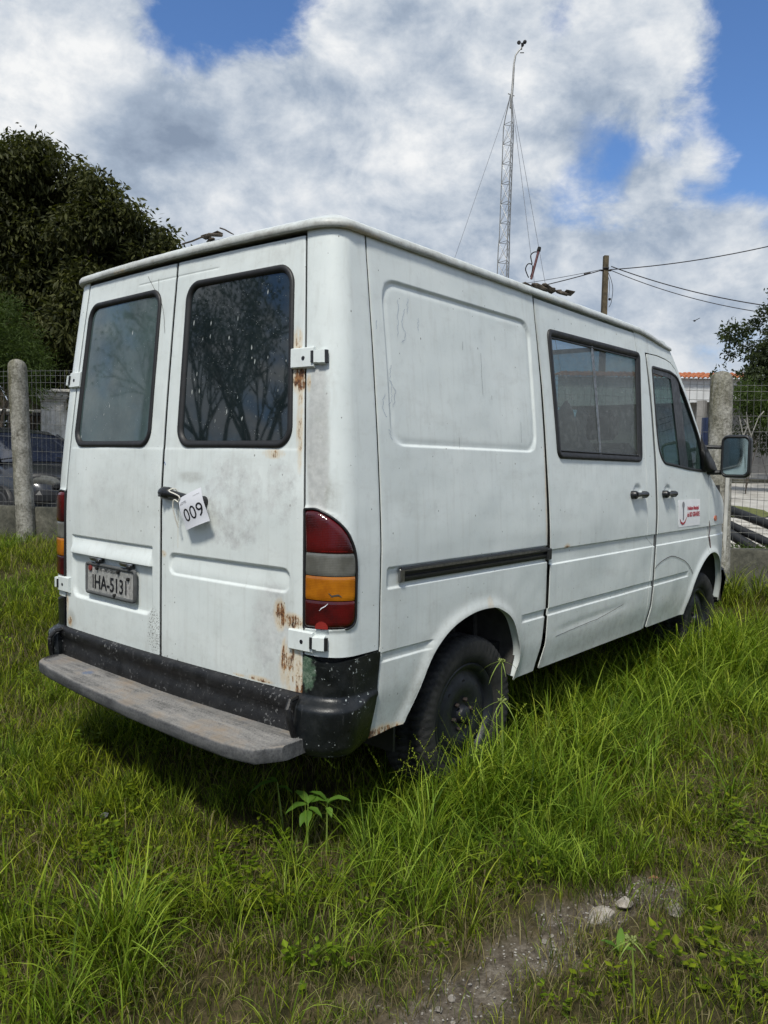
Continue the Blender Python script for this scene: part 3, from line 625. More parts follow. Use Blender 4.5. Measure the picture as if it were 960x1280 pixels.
# frame over the front door and windscreen pillar
APL=np.array([(2.84,2.236),(3.20,2.236),(3.262,2.214),(3.345,2.150),(3.42,2.076),(3.575,1.913),(3.79,1.651),(3.925,1.42),(3.95,1.395)])
def ap_region(S,V):
    u=np.abs(S)-S0; zt=np.interp(u,FDT[:,0],FDT[:,1]); up=np.interp(u,APL[:,0],APL[:,1],right=1.38)
    return np.maximum(np.maximum((zt+.007-V)*.75,(V-up)*.75),gap3(V)+.003-u)
panel('windscreen_pillar',lines(2.84,3.95,.010)+S0,lines(1.38,2.236,.010),PAINT,van,ap_region,None,side_wear,.005)
# front wing, wraps to the nose
HT=np.array([(3.90,1.385),(3.96,1.372),(4.10,1.293),(4.26,1.22),(4.40,1.15),(4.60,1.02),(4.8,.95),(6,.93)])
def wing_relief(s,v):
    u=np.abs(s)-S0; return belt(u,v,0,4.6)+flare(u,v,ARCHF)+.0012*nz(u,v,6.)
def wing_region(S,V):
    u=np.abs(S)-S0; zt=np.interp(u,HT[:,0],HT[:,1]); d=np.maximum(fd_front(V)+.005-u,(V-zt)*.8); d=np.maximum(d,.42-V); return np.maximum(d,-sdpoly(u,V,ARCHF))
vw=lines(.42,1.40,.012,[(.942,.007,.002),(1.012,.007,.002)])
for sg in (1,-1):
    us=lines(3.92,4.70,.014)+S0
    if sg<0: us=-us[::-1]
    panel('front_wing',us,vw,PAINT,van,wing_region,wing_relief,side_wear,.005)
# left flank in one skin (closed side of the van)
def left_region(S,V):
    u=np.abs(S)-S0; up=np.where(u<3.92,np.interp(u,APL[:,0],APL[:,1]),1.39); d=np.maximum(gap1(V)+.004-u,u-3.918); d=np.maximum(np.maximum(d,(V-up)*.75),.436-V)
    return np.maximum(np.maximum(d,-sdpoly(u,V,ARCHF)),-sdpoly(-S,V,DWIN))
panel('side_panel',-(lines(1.43,3.92,.03)+S0)[::-1],lines(.43,2.236,.022),PAINT,van,left_region,None,side_wear,.005)
panel('side_window',-lines(SX(2.94),SX(3.87),.05)[::-1],lines(1.39,2.06,.05),GLASS_CAB,van,lambda U,V:sdpoly(-U,V,DWIN),None,None,.003,off=-.006)
# nose: fascia, bonnet, windscreen
panel('front_fascia',np.linspace(4.70+S0,SEND,26),lines(.50,.93,.05),PAINT,van,None,None,side_wear,.01)
panel('front_fascia',-np.linspace(4.70+S0,SEND,26)[::-1],lines(.50,.93,.05),PAINT,van,None,None,side_wear,.01)
FB=MB(); 
for sg in (1,-1):
    ss_=np.linspace(4.34+S0,SEND,20)*sg; FB.grid(np.stack([BS(ss_,np.full(20,z),o_) for z,o_ in ((.40,-.02),(.42,.03),(.60,.04),(.66,.02),(.67,-.01))],0),flip=sg<0)
FB.build('front_bumper',SCUFF,van)
def edge_pt(u,z,off=0): return BS(np.array(u+S0),np.array(z),off)
hb=[(3.93,1.395),(3.98,1.362),(4.10,1.293),(4.26,1.22),(4.40,1.15),(4.58,1.03),(4.70,.95)]
G_=[]
for i,(u,z) in enumerate(hb):
    a=edge_pt(u,z); row=[]; bul=[.16,.18,.19,.19,.17,.13,.08][i]
    for t in np.linspace(-1,1,19): row.append((a[0]+bul*(1-t*t)*1.0,a[1]*-t,z+.035*(1-t*t)**.7))
    G_.append(row)
MB().grid(np.array(G_),flip=True).build('bonnet',PAINT,van,auto=None)
G_=[]
for i in range(8):
    k=i/7; u=3.262+(3.925-3.262)*k; z=float(np.interp(u,APL[:,0],APL[:,1])); a=edge_pt(u,z,-.004); G_.append([(a[0]+(.06+.10*k)*(1-t*t)+.0,-a[1]*t,z+.03*(1-k)*(1-t*t)) for t in np.linspace(-1,1,17)])
MB().grid(np.array(G_),flip=False).build('windscreen',GLASS_CAB,van,auto=None)
# indicator, grille, headlights
panel('side_indicator',lines(4.040,4.100,.01)+S0,lines(1.045,1.085,.01),simple('orange_side_lens',(.50,.085,.012),.3),van,lambda U,V:np.hypot((U-S0-4.07)/.030,(V-1.065)/.022)*.02-.02,lambda u,v:.006+0*u,None,.008)
for sg in (1,-1):
    us=lines(4.52,4.78,.03)+S0; us=us if sg>0 else -us[::-1]
    panel('headlight',us,lines(.70,.90,.03),L_CLR,van,lambda U,V:rb(np.abs(U)-S0,V,4.52,4.78,.70,.90,.05),lambda u,v:.008+0*u,None,.01)
# ---- roof: rolled lip following the outline, shallow crown with pressed ribs
def zg(x): return 2.226+0*x-.045*ss(2.75,3.35,x)
sr=np.concatenate([np.linspace(0,YD,22),np.linspace(YD,S1,16)[1:],np.linspace(S1,3.30+S0,90)[1:]]); sr=np.concatenate([-sr[::-1],sr[1:]])
base=BS0(sr,np.full(len(sr),2.226)); nrm=BSN(sr,np.full(len(sr),2.226)); nrm[:,2]=0; nrm/=np.linalg.norm(nrm,axis=1,keepdims=True)
zz=zg(base[:,0]); front=ss(3.30,2.9,base[:,0])
prof=[(-.030,.006),(.000,.005),(.013,.004),(.0165,.009),(.017,.018),(.015,.025),(.010,.033),(-.002,.043),(-.024,.053),(-.045,.063),(-.08,.067),(-.12,.070)]
rows=[]
rear=ss(.30,.05,base[:,0])
for o_,h in prof:
    jag=.0035*(vn(sr*30+3,np.zeros_like(sr)+h*50)-.5)
    P=base+nrm*((o_+jag+.008*rear*(o_>-.001))[:,None]); P[:,2]=zz+h*(1-.25*(1-front)); rows.append(P)
inn=rows[-1]; sp=np.stack([np.clip(inn[:,0],.55,2.75),np.zeros(len(inn)),zz+.098],1)
for t in np.linspace(0,1,22)[1:]:
    P=inn*(1-t)+sp*t; P[:,2]=inn[:,2]+(.098-.070)*(1-(1-t)**2)*1.0+ .006*np.clip(np.sin(P[:,1]*2*PI/.20),0,1)*ss(.02,.12,t)*ss(.4,.7,P[:,0]); rows.append(P)
def roof_wear(P):
    g=.12+.45*(vn(P[:,0]*6,P[:,1]*6)*vn(P[:,0]*21,P[:,1]*21)+.2); e=.55*(P[:,2]<2.245)+.38*(P[:,2]<2.268); return np.stack([.45*(P[:,2]<2.240)*(vn(P[:,0]*5,P[:,1]*5)>.70),np.clip(g+e,0,1),.34*vn(P[:,0]*9,P[:,1]*9)*(P[:,2]<2.285),.22+0*g],1)
RV=np.concatenate(rows); nr=len(sr)
RF=[(i*nr+j,i*nr+j+1,(i+1)*nr+j+1,(i+1)*nr+j) for i in range(len(rows)-1) for j in range(nr-1)]
roof=mesh('roof',RV,RF,PAINT,van,True,{'wear':roof_wear(RV)})
# front of the roof closing down to the windscreen
G_=[]
for k in np.linspace(0,1,6):
    a=rows[5][0]*(1-k)+np.array([3.262+.02,rows[5][0][1]*.985,2.20])*k; row=[]
    for t in np.linspace(-1,1,17): row.append((a[0]-.0+(.07)*(1-t*t)*k,-a[1]*t,a[2]+(.055*(1-k)+.03*k)*(1-t*t)**.6))
    G_.append(row)
G2=np.array(G_); 
MB().grid(G2,flip=True).build('roof_front',PAINT,roof,auto=None,attrs=None)
# dark body core seen through the seams, with floor and liners
core_win=[RW,LW]
us=np.concatenate([-(np.linspace(0,4.60+S0,150))[::-1],np.linspace(0,4.60+S0,150)[1:]]); vs=np.linspace(.60,2.225,60)
def core_region(S,V):
    a=np.abs(S); u=a-S0; d=np.where(u>3.9,V-1.30,-1.); d=np.where((u>2.9)&(u<=3.95),V-np.interp(u,APL[:,0],APL[:,1])+.012,d)
    d=np.maximum(d,-(sdpoly(S,V,SWIN)+.0)); d=np.maximum(d,-sdpoly(a,V,DWIN)); d=np.maximum(d,-(sdpoly(u,V,ARCH)-.02)); return np.maximum(d,-(sdpoly(u,V,ARCHF)-.02))
panel('inner_shell',us,vs,DARK,van,core_region,None,None,0,off=-.024)
fl=MB(); fl.box((1.9,0,.56),(3.3,1.70,.06)); fl.box((1.9,.45,.46),(3.6,.08,.14)); fl.box((1.9,-.45,.46),(3.6,.08,.14)); fl.box((.12,0,.52),(.16,1.5,.12)); fl.box((2.16,-.86,.47),(1.28,.05,.10))
fl.tube([(.87,-.8,.36),(.87,.8,.36)],.045,10); fl.tube([(3.87,-.8,.36),(3.87,.8,.36)],.04,10); fl.lathe([(.02,-.14),(.12,-.09),(.14,0),(.12,.09),(.02,.14)],(.87,0,.36),(0,1,0),14)
fl.tube([(.3,.25,.36),(1.2,.3,.38),(3.0,.2,.4)],.035,8)
fl.build('chassis',DARK,van,smooth=False)
for ax,A in ((.87,ARCH),(3.87,ARCHF)):
    for sg in (1,-1):
        P=A[4:-4]; g_=[]
        if sg>0 or True:
            for dy in (.0,.10,.22,.34):
                y=.935-dy; g_.append([(ax+(x-ax)*(1.03),-sg*y,.02+z+.012) for x,z in P])
        mb=MB().grid(np.array(g_),flip=sg<0); 
        mb.add([(ax-.55,-sg*.595,.4),(ax+.55,-sg*.595,.4),(ax+.5,-sg*.595,.95),(ax-.5,-sg*.595,.95)],[(0,1,2,3)])
        for k in range(3): mb.tube([(ax+.18+.08*k,-sg*(.62+.07*k),.5),(ax+.16+.08*k,-sg*(.62+.07*k),.80)],.014,6)
        mb.build('wheel_arch_liner',LINER,van,auto=None)
for sg in (1,):    # painted return lip round the arches
    for A in (ARCHS,ARCHFS):
        strip('arch_lip',A[A[:,1]>.438],[(0.0,.0125),(-.004,.0105),(-.007,.004),(-.007,-.03)],PAINT,quarter if A is ARCHS else fdoor,closed=False)
# ---- wheels
RUSTY=simple('rusty_nut',(.05,.035,.03),.7,.2,.4,60)
def wheel(cx,cy,sg,steer=0.):
    c=np.array((cx,cy,.332)); n=240
    prof=[(.224,.075),(.230,.092),(.245,.104),(.266,.111),(.285,.113),(.308,.111),(.324,.109),(.333,.104),(.3405,.095),(.344,.080),(.3445,.062),(.3445,.050),(.345,.030),(.3455,.012),(.3455,0)]
    prof=prof+[(r,-h) for r,h in prof[::-1][1:]]
    th=np.arange(n)*2*PI/n; R_=np.array([p[0] for p in prof])[:,None]+0*th; H_=np.array([p[1] for p in prof])[:,None]+0*th
    k=np.arange(n)
    blk=((k%4)<1)
    for i,(r,h) in enumerate(prof):
        if r>.33:
            ph=((k+ (2 if abs(h)>.04 else 0)+int(h*60))%4)<1
            R_[i]-=np.where(ph,.010,0.); 
        if abs(abs(h)-.030)<.012: R_[i]-=.008
        if .30<r<.335: H_[i]+=np.sign(h)*np.where((k%4)<2,.002,-.0015)
    rot=Matrix.Rotation(steer,3,'Z')
    P=np.stack([R_*np.cos(th),H_*-sg,R_*np.sin(th)],-1)
    def place(Q): Q=np.asarray(Q); return Q@np.array(rot).T+c
    F=[]; k_=len(prof)
    for i in range(k_-1):
        for j in range(n):
            f=(i*n+j,i*n+(j+1)%n,(i+1)*n+(j+1)%n,(i+1)*n+j); F.append(f if sg<0 else f[::-1])
    def L(pf,m): 
        mb=MB(); mb.lathe(pf,(0,0,0),(0,-sg,0),m); mb.V=[place(v) for v in mb.V]; return mb
    rimp=[(.030,.066),(.070,.064),(.085,.074),(.118,.078),(.145,.070),(.166,.058),(.177,.060),(.184,.080),(.192,.088),(.203,.091),(.208,.086),(.206,.06),(.19,-.05),(.05,-.06)]
    rimp=[(r*1.09,h) for r,h in rimp]
    rm=L(rimp,48).build('wheel',RIMM,van,auto=40)
    mesh('tyre',place(P.reshape(-1,3)),F,TYRE,rm,True,None,50)
    L([(.0,.096),(.024,.095),(.036,.088),(.041,.07),(.041,.05)],24).build('hub_cap',RIMM,rm)
    for i in range(6):
        a=i*PI/3+.2; mb=MB(); mb.lathe([(.010,.060),(.010,.078),(.006,.081),(.0,.081)],(.064*math.cos(a),0,.064*math.sin(a)),(0,-sg,0),6); mb.V=[place(v) for v in mb.V]; mb.build('wheel_nut',RUSTY,rm,smooth=False)
    for i in range(8):
        a=i*PI/4; mb=MB(); mb.lathe([(.011,.068),(.011,.0735),(0,.0738)],(.143*math.cos(a),0,.143*math.sin(a)),(0,-sg,0),10); mb.V=[place(v) for v in mb.V]; mb.build('vent_hole',DARK,rm,smooth=False)
for cx in (.925,3.925):
    wheel(cx,-.815,1); wheel(cx,.815,-1)
MB().box((4.30,-.80,.46),(.10,.16,.22),bev=.03).build('bumper_bracket',RUBBER,van); MB().box((.46,-.78,.36),(.012,.20,.14)).build('mud_flap',RUBBER,van)
# ---- sliding rail on the quarter panel
o_=MB(); ur=np.linspace(.372,1.503,30)+S0
def sw(zo): return np.stack([BS(ur,1.0-.0*ur+z,o) for z,o in zo],0)
z0=1.000
o_.grid(np.stack([BS(ur,np.full(30,z0+dz),o) for dz,o in ((.029,-.008),(.029,.007),(.024,.009),(.010,.008),(.008,-.004),(-.004,-.006),(-.006,.003),(-.020,.004),(-.025,.001),(-.026,-.008))],0),flip=True)
rail=o_.build('door_rail',SCUFF,van,auto=40)
ribbon('rail_edge',np.stack([ur[::3],np.full(len(ur[::3]),1.0185)],1),.010,CHROME,rail,.0097)  # bright steel ribbon painted in as the highlight along the rail
mb=MB(); mb.box(BS(np.array(.380+S0),np.array(1.0),.002),(.03,.014,.052),bev=.004); mb.build('rail_end',CHROME,rail)
mb=MB(); mb.box(BS(np.array(1.520+S0),np.array(.995),.004),(.040,.016,.055),bev=.004); mb.build('rail_bracket',SCUFF,sdoor)
# ---- seam sealant strip along front door gap
gz_=np.linspace(.45,2.11,40); strip('door_seal',np.stack([gap3(gz_)+.022+S0,gz_],1),[(-.020,-.022),(-.014,-.006),(.010,-.004),(.020,-.006),(.026,-.012)],SEAL,van,closed=False)
# ---- door handles
def handle(xc,z,par,L=.15,two=False):
    q=lambda x,o,zz=z:BS(np.array(x+S0),np.array(zz),o)
    mb=MB(); mb.lathe([(.0,.036),(.018,.034),(.024,.026),(.024,-.004)],q(xc-L/2+.024,.0),(0,-1,0),18); mb.lathe([(.0,.034),(.015,.032),(.020,.024),(.020,-.004)],q(xc+L/2-.02,0.),(0,-1,0),18)
    mb.tube([q(xc-L/2+.02,.026),q(xc,.022),q(xc+L/2-.02,.026)],[.017,.0125,.016],10)
    mb.build('door_handle',HANDLE,par,auto=40)
handle(2.612,1.262,sdoor,.205); handle(3.100,1.258,fdoor,.190)
# ---- rear handle
hb_=MB(); q=lambda s,o,z:BS(np.array(s),np.array(z),o)
hb_.tube([q(.022,.012,1.277),q(.04,.016,1.276),q(.075,.016,1.275),q(.085,.014,1.275)],[.020,.026,.026,.020],12)
hb_.tube([q(.075,.02,1.275),q(.20,.022,1.262),q(.285,.02,1.252)],[.017,.015,.017],10); hb_.lathe([(.0,.032),(.018,.030),(.024,.022),(.024,-.002)],q(.282,0,1.250),(-1,0,0),16)
hb_.build('door_handle',HANDLE,rdoor,auto=40); MB().lathe([(.006,.0),(.006,.045),(.0,.046)],q(.046,0,1.268),(-1,0,0),10).build('key_lock',CHROME,rdoor)
# ---- hinges
def hinge(sg,z,top,name_rust):
    T=MB(); s0,s1=.752,.905
    def col(s,z,o): return BS(np.array(s*sg),np.array(z),o)
    h2=.036
    def leaf(a,b,zc,hh,t0,t1,mb):
        ua=np.linspace(a,b,8); top_=[]
        g=[np.stack([BS(ua*sg,np.full(8,zc+dz),o) for dz,o in ((hh,-.002),(hh,t0),(hh-.004,t1),(0,t1),(-hh+.004,t1),(-hh,t0),(-hh,-.002))],0)]
        mb.grid(g[0],flip=sg>0)
        for u_,fl_ in ((a,False),(b,True)):
            pts=[BS(np.array(u_*sg),np.array(zc+dz),o) for dz,o in ((hh,-.002),(hh,t0),(hh-.004,t1),(-hh+.004,t1),(-hh,t0),(-hh,-.002))]; mb.add(pts,[tuple(range(6))])
    leaf(s0,.862,z,.036,.010,.015,T)
    hg=T.build('hinge',PAINT,rdoor if sg>0 else ldoor,auto=40)
    T2=MB(); leaf(.880,.905,z,.026,.010,.022,T2); leaf(.862,.884,z,.024,.006,.018,T2); T2.build('hinge_knuckle',PAINT,hg,auto=40)
    [MB().tube([col(sx1,z-hh1,o1),col(sx1,z+hh1,o1)],r1,8).build('hinge_pin',SCUFF,hg) for sx1,hh1,o1,r1 in ((.858,.020,.017,.006),(.908,.022,.012,.008))]
    MB().lathe([(.0075,0),(.0075,.0165),(.0,.0166)],col(.815,z-.002,0),-BSN(np.array(.815*sg),np.array(z))*-1,12).build('bolt_hole',INK,hg,smooth=False)
for sg in (1,-1): hinge(sg,1.775,True,''); hinge(sg,.790 if sg>0 else .805,False,'')
# ---- number plate with shelf lamps
def textmesh(s,size,ext=.0006,sx_=1.,bold=0.):
    cu=bpy.data.curves.new('lettering','FONT'); cu.body=s; cu.size=size; cu.extrude=ext; cu.align_x='CENTER'; cu.align_y='CENTER'; cu.offset=bold; cu.resolution_u=3
    t=bpy.data.objects.new('lettering',cu); COL.objects.link(t); dg=bpy.context.evaluated_depsgraph_get(); me=bpy.data.meshes.new_from_object(t.evaluated_get(dg)); 
    V=np.array([tuple(v.co) for v in me.vertices]).reshape(-1,3); F=[tuple(p.vertices) for p in me.polygons]; bpy.data.objects.remove(t); bpy.data.curves.remove(cu); bpy.data.meshes.remove(me)
    V[:,0]*=sx_; return V,F
def put_text(s,size,origin,ex,ey,ma,parent,name='lettering',ext=.0006,sx_=1.,bold=0.):
    V,F=textmesh(s,size,ext,sx_,bold); ex=np.array(ex,float);ey=np.array(ey,float); ez=np.cross(ex,ey); P=np.asarray(origin)+V[:,:1]*ex+V[:,1:2]*ey+V[:,2:]*ez
    return mesh(name,P,F,ma,parent,False)
PLATE=simple('dull_plate_metal',(.40,.40,.38),.6,.0,.3,60,.1); PLATEH=simple('pale_worn_plate',(.52,.51,.49),.5,.1,.3,50)
PC=BS(np.array(-.378),np.array(.866),.004); ex=BS(np.array(-.378+.01),np.array(.866),0)-BS(np.array(-.378),np.array(.866),0); ex/=np.linalg.norm(ex); ey=np.array((0,0,1.)); ez=np.cross(ex,ey)
Mx=np.stack([ex,ey,ez],1)
mb=MB(); mb.box(PC,(.408,.136,.006),Mx,.003); plate=mb.build('number_plate',PLATE,van,smooth=False)
fr=rpoly(-.204,.204,-.068,.068,.014,4); 
def plane_surf(o,ex,ey,ez): return lambda u,v,off=0.: np.asarray(o)+np.asarray(u)[...,None]*ex+np.asarray(v)[...,None]*ey+(np.asarray(off,float)+0*np.asarray(u))[...,None]*ez
PS=plane_surf(PC,ex,ey,ez)
strip('plate_frame',fr,[(.004,-.003),(.004,.008),(-.003,.009),(-.010,.007),(-.011,.002)],SEAL,plate,surf=PS)
put_text('IHA-5131',.090,PC+ez*.0045-ey*.016,ex,ey,INK,plate,ext=.0012,sx_=.86,bold=.0004)
put_text('RS - RIO GRANDE',.020,PC+ez*.0045+ey*.046,ex,ey,SEAL,plate,ext=.001,sx_=1.1)
mb=MB()
for a,b,c_,d_ in ((-.145,.03,.02,.10),(.148,-.02,.022,.085)): mb=MB(); mb.box(PC+ex*a+ey*b*0-ey*.016+ez*.0036,(c_,d_,.0012),Mx); mb.build('worn_patch',PLATEH,plate,smooth=False)  # paler worn patches near both ends of the plate
for a,b in ((-.105,.050),(.075,.052),(.155,.028),(.045,-.056)):
    MB().lathe([(.008,.0),(.008,.010),(.005,.013),(0,.013)],PC+ex*a+ey*b+ez*.002,ez,8).build('plate_screw',DARK,plate,smooth=False)
MB().lathe([(.013,0),(.013,.008),(0,.009)],PC+ex*-.165+ey*.046+ez*.002,ez,12).build('plate_seal',simple('red_plate_seal',(.20,.03,.025),.6),plate,smooth=False)
for s_ in (-.500,-.245):
    c_=BS(np.array(s_),np.array(.957),.006); mb=MB(); mb.lathe([(.0,-.012),(.038,-.008),(.046,.0),(.044,.006),(.0,.008)],c_,(0,0,1),16)
    mb.V[0]=c_+(mb.V[0]-c_)*np.array((.45,1.05,1.)); mb.build('plate_lamp',CHROME,ldoor); 
    mb=MB(); mb.box(c_+np.array((-.004,-.035,-.008)),(.03,.028,.014),bev=.004); mb.build('plate_lamp_clip',SCUFF,ldoor)
# ---- rear bumper
def bump_off(s,z):
    a=np.abs(s); lower=ss(.595,.565,z); bul=.052*lower*np.cos(np.clip((.50-z)/.20,-1,1)*1.1)
    bul=bul*ss(1.16,.90,a); bul=np.where(a<.83,bul*ss(.79,.83,a),bul)
    return .004+bul+.003*ss(.60,.74,z)+.0025*nz(s,z,9.)
for sg in (1,-1):
    us=lines(.8150,S0+.262,.010); us=us if sg>0 else -us[::-1]
    def reg(U,V): 
        a=np.abs(U); top=np.interp(a,[.81,.87,.93,1.0,1.13],[.742,.722,.720,.730,.738]); bot=np.interp(a,[.81,.86,.98,1.06,1.13],[.425,.402,.395,.402,.425]); u=a-S0
        return np.maximum(np.maximum(V-top,bot-V),u-xbottomL(V)+.004)
    def relb(u,v): return bump_off(u,v)-.014*ss(.435,.395,v)+.006*line_y(v,.585,.01)
    bc=panel('bumper_corner',us,lines(.39,.745,.009),BLACK,van,reg,relb,None,.05)
cen=MB(); ys=np.linspace(-.83,.83,60)
def cenx(y,o): return -.004+BOW*(y/.8)**2-o
sag=lambda y:-.012*ss(.1,-.8,y)
cen.grid(np.array([[(cenx(y,o)+.0035*(vn(y*6,h*9)-.5),y,h+sag(y)*t_) for y in ys] for h,o,t_ in ((.606,-.045,0),(.602,-.006,0),(.598,.010,.6),(.590,.018,1),(.560,.020,1),(.55,.012,1),(.520,.010,1),(.51,.016,1),(.478,.018,1),(.455,.018,1),(.42,.010,1),(.40,-.02,1))]),flip=False)
cen.build('bumper_centre',BLACKW,van,auto=50)
# end cap of the corner, standing proud next to the step
for sg in (-1,1):
    T=MB(); pts=[(.012,sg*.800,.590),(-.030,sg*.805,.585),(-.050,sg*.815,.560),(-.048,sg*.825,.52),(-.034,sg*.83,.470),(-.02,sg*.835,.44)]
    T.tube(pts,[.008,.010,.011,.011,.011,.008],8); T.build('bumper_trim',BLACKW,van)
# ---- step
YS=np.linspace(-.865,.815,70)
def stepfront(y): return np.interp(y,[-.90,-.865,-.82,-.70,-.5,-.1,.3,.6,.76,.80,.815],[-.045,-.120,-.205,-.232,-.234,-.222,-.196,-.166,-.138,-.10,-.06])
def steptop(y): return .4625+.006*ss(-.3,.8,y)
G_=[]
for fx,dz in ((1.,0),):
    pass
cols=[]
prof_s=[('in',.0,.000),('in',.02,.001)]
rows_s=[]
for k in np.linspace(0,1,9): rows_s.append([(.012*(1-k)+(stepfront(y)+.016)*k, y, steptop(y)+.0015*math.sin(k*40)*0) for y in YS])
for k in range(6):       # anti-slip ridges near the front
    pass
ridg=[]
for k in np.linspace(0,1,61): ridg.append([(.012*(1-k)+(stepfront(y)+.014)*k, y, steptop(y)+(.0022*min(1,max(-1,2.2*math.cos(k*15*2*PI))) if .30<k<.95 else 0)) for y in YS])
for dx,dz in ((.007,-.001),(.002,-.005),(0,-.012),(.001,-.045),(.006,-.052),(.03,-.054),(.12,-.05)): ridg.append([(min(stepfront(y)+dx,.01),y,steptop(y)+dz) for y in YS])
st=MB().grid(np.array(ridg),flip=False); 
for yy,rev in ((0,False),(-1,True)):
    pr=[r[yy] for r in ridg]; st.add(pr,[tuple(range(len(pr)))[::-1] if rev else tuple(range(len(pr)))])
st.build('rear_step',STEP,van,auto=50)
mb=MB(); 
for y in (-.5,.5): mb=MB(); mb.box((.02,y,.42),(.25,.04,.05)); mb.build('step_bracket',DARK,van,smooth=False)
# ---- mirror
mb=MB(); mc=np.array((3.93,-1.128,1.513)); tl=Matrix.Rotation(math.radians(-2),3,'X')
mb.add(*(lambda A:(A,[(i*28+j,i*28+(j+1)%28,(i+1)*28+(j+1)%28,(i+1)*28+j) for i in range(5) for j in range(28)]+[tuple(5*28+j for j in range(28))]))(np.concatenate([mc+np.stack([np.full(28,dx),-rpoly(-.098,.098,-.146,.146,.045,6)[:,0]*k,rpoly(-.098,.098,-.146,.146,.045,6)[:,1]*k],1) for dx,k in ((-.045,.99),(-.03,1.02),(.0,1.0),(.03,.93),(.05,.78),(.056,.5))]))); hs=mb.build('mirror_housing',SCUFF,fdoor,auto=None)
mb=MB(); g_=rpoly(-.080,.080,-.125,.125,.03); Sx=np.array(tl)
mf=lambda u,v,off=0.: mc+np.stack([-.043-np.asarray(off,float)+0*np.asarray(u),-np.asarray(u)+0.0,np.asarray(v)+0.0*np.asarray(u)],-1)
panel('mirror_glass',np.linspace(-.08,.08,41),np.linspace(-.125,.125,61),MIRROR,hs,lambda U,V:rb(U,V,-.08,.08,-.125,.125,.03),None,None,0,surf=mf,off=.0025)
strip('mirror_rim',rpoly(-.092,.092,-.140,.140,.036),[(.004,-.01),(.002,.006),(-.006,.009),(-.011,.006),(-.012,.0)],SCUFF,hs,surf=mf)
mb=MB(); a=BS(np.array(3.86+S0),np.array(1.46),0.)
mb.tube([(3.90,-.90,1.580),(3.915,-.95,1.578),(3.93,-1.06,1.575)],[.016,.014,.014],10); mb.build('mirror_arm',SCUFF,fdoor); mb=MB(); mb.tube([(3.89,-.90,1.402),(3.91,-.96,1.398),(3.935,-1.06,1.400)],[.022,.018,.016],10)
mb.build('mirror_arm',SCUFF,fdoor)
mb=MB(); mb.add([BS(np.array(x+S0),np.array(z),o) for x,z,o in ((3.76,1.415,.004),(3.94,1.395,.004),(3.90,1.47,.004),(3.785,1.66,.004),(3.80,1.415,.035),(3.94,1.395,.06),(3.92,1.46,.05),(3.80,1.60,.02))],[(3,2,1,0),(4,5,6,7),(0,1,5,4),(1,2,6,5),(2,3,7,6),(3,0,4,7)]); mb.build('mirror_base',SCUFF,fdoor,auto=None)
# ---- sticker on the front door
STK=simple('sticker_white',(.86,.86,.87),.45,0,.05,10); SRED=simple('sticker_red',(.42,.03,.05),.5,0,.05,10); SGREY=simple('sticker_grey',(.22,.22,.24),.5,0,.1,10)
stk=panel('door_sticker',lines(3.295,3.715,.03)+S0,lines(1.035,1.213,.03),STK,fdoor,None,lambda u,v:.0022+0*u,None,.0015)
SSf=lambda u,v,off=0.:BS(np.asarray(u),np.asarray(v),off)
def side_text(s,size,xc,zc,ma,par,sx_=1.,bold=0.):
    V,F=textmesh(s,size,.0002,sx_,bold); P=BS(SX(xc)+V[:,0],zc+V[:,1],.0034+V[:,2]); return mesh('lettering',P,F,ma,par,False)
side_text('Prefeitura Municipal',.034,3.570,1.155,SRED,stk,.82,.0014); side_text('do RIO GRANDE',.042,3.575,1.112,SRED,stk,.80,.0016)
panel('emblem',lines(3.335,3.425,.01)+S0,lines(1.05,1.205,.008),SGREY,stk,lambda U,V:np.minimum(np.hypot((U-S0-3.38)/1.1,V-1.18)-.022,np.maximum(np.abs(U-S0-3.38)-.010-.06*np.clip(V-1.12,0,.1),np.abs(V-1.125)-.045)),lambda u,v:.0034+0*u,None,.0004)
ribbon('emblem_ribbon',[(3.315+S0,1.090),(3.335+S0,1.066),(3.375+S0,1.055),(3.41+S0,1.066),(3.440+S0,1.098)],.014,SRED,stk,.0040)
# ---- scratches, pen marks, cracks
PEN=simple('blue_pen_mark',(.22,.29,.42),.6); SCR=simple('dark_scratch',(.12,.12,.12),.7); BLUE=simple('blue_paint_spot',(.02,.12,.42),.5)
r_=random.Random(4)
def wob(pts,a=.006,n=7):
    P=cat(pts,n); return P+np.array([[r_.uniform(-a,a),r_.uniform(-a,a)*.5] for _ in P])
for pts in ([(.44,2.035),(.43,1.96),(.42,1.89)],[(.475,2.005),(.455,1.95),(.47,1.90),(.445,1.87)],[(.50,2.045),(.49,1.985)],[(.375,1.78),(.36,1.73),(.385,1.68),(.37,1.62)],[(.35,1.72),(.355,1.66),(.335,1.62)],[(.315,1.67),(.300,1.61),(.32,1.58)],[(.33,1.54),(.345,1.50)],[(.56,1.98),(.55,1.93)],[(.30,1.93),(.29,1.9)]):
    ribbon('pen_mark',wob([(a+S0,b) for a,b in pts]),.0014,PEN,quarter,.0015-.006 if pts[0][0]>.37 else .0012)
for pts in ([(.995,1.90),(.990,1.80),(.990,1.715)],[(1.115,1.985),(1.12,1.967)],[(.86,1.93),(.855,1.89)],[(1.06,1.72),(1.06,1.70)],[(1.30,1.62),(1.295,1.52)],[(.79,1.53),(.79,1.47)]):
    ribbon('scratch',wob([(a+S0,b) for a,b in pts],.001),.0014,SCR,quarter,-.0045)
ribbon('scratch',wob([(2.905+S0,.800),(3.02+S0,.835),(3.18+S0,.855),(3.34+S0,.83),(3.49+S0,.785),(3.575+S0,.735),(3.62+S0,.70)],.0025),.0055,SCR,fdoor,.0035)
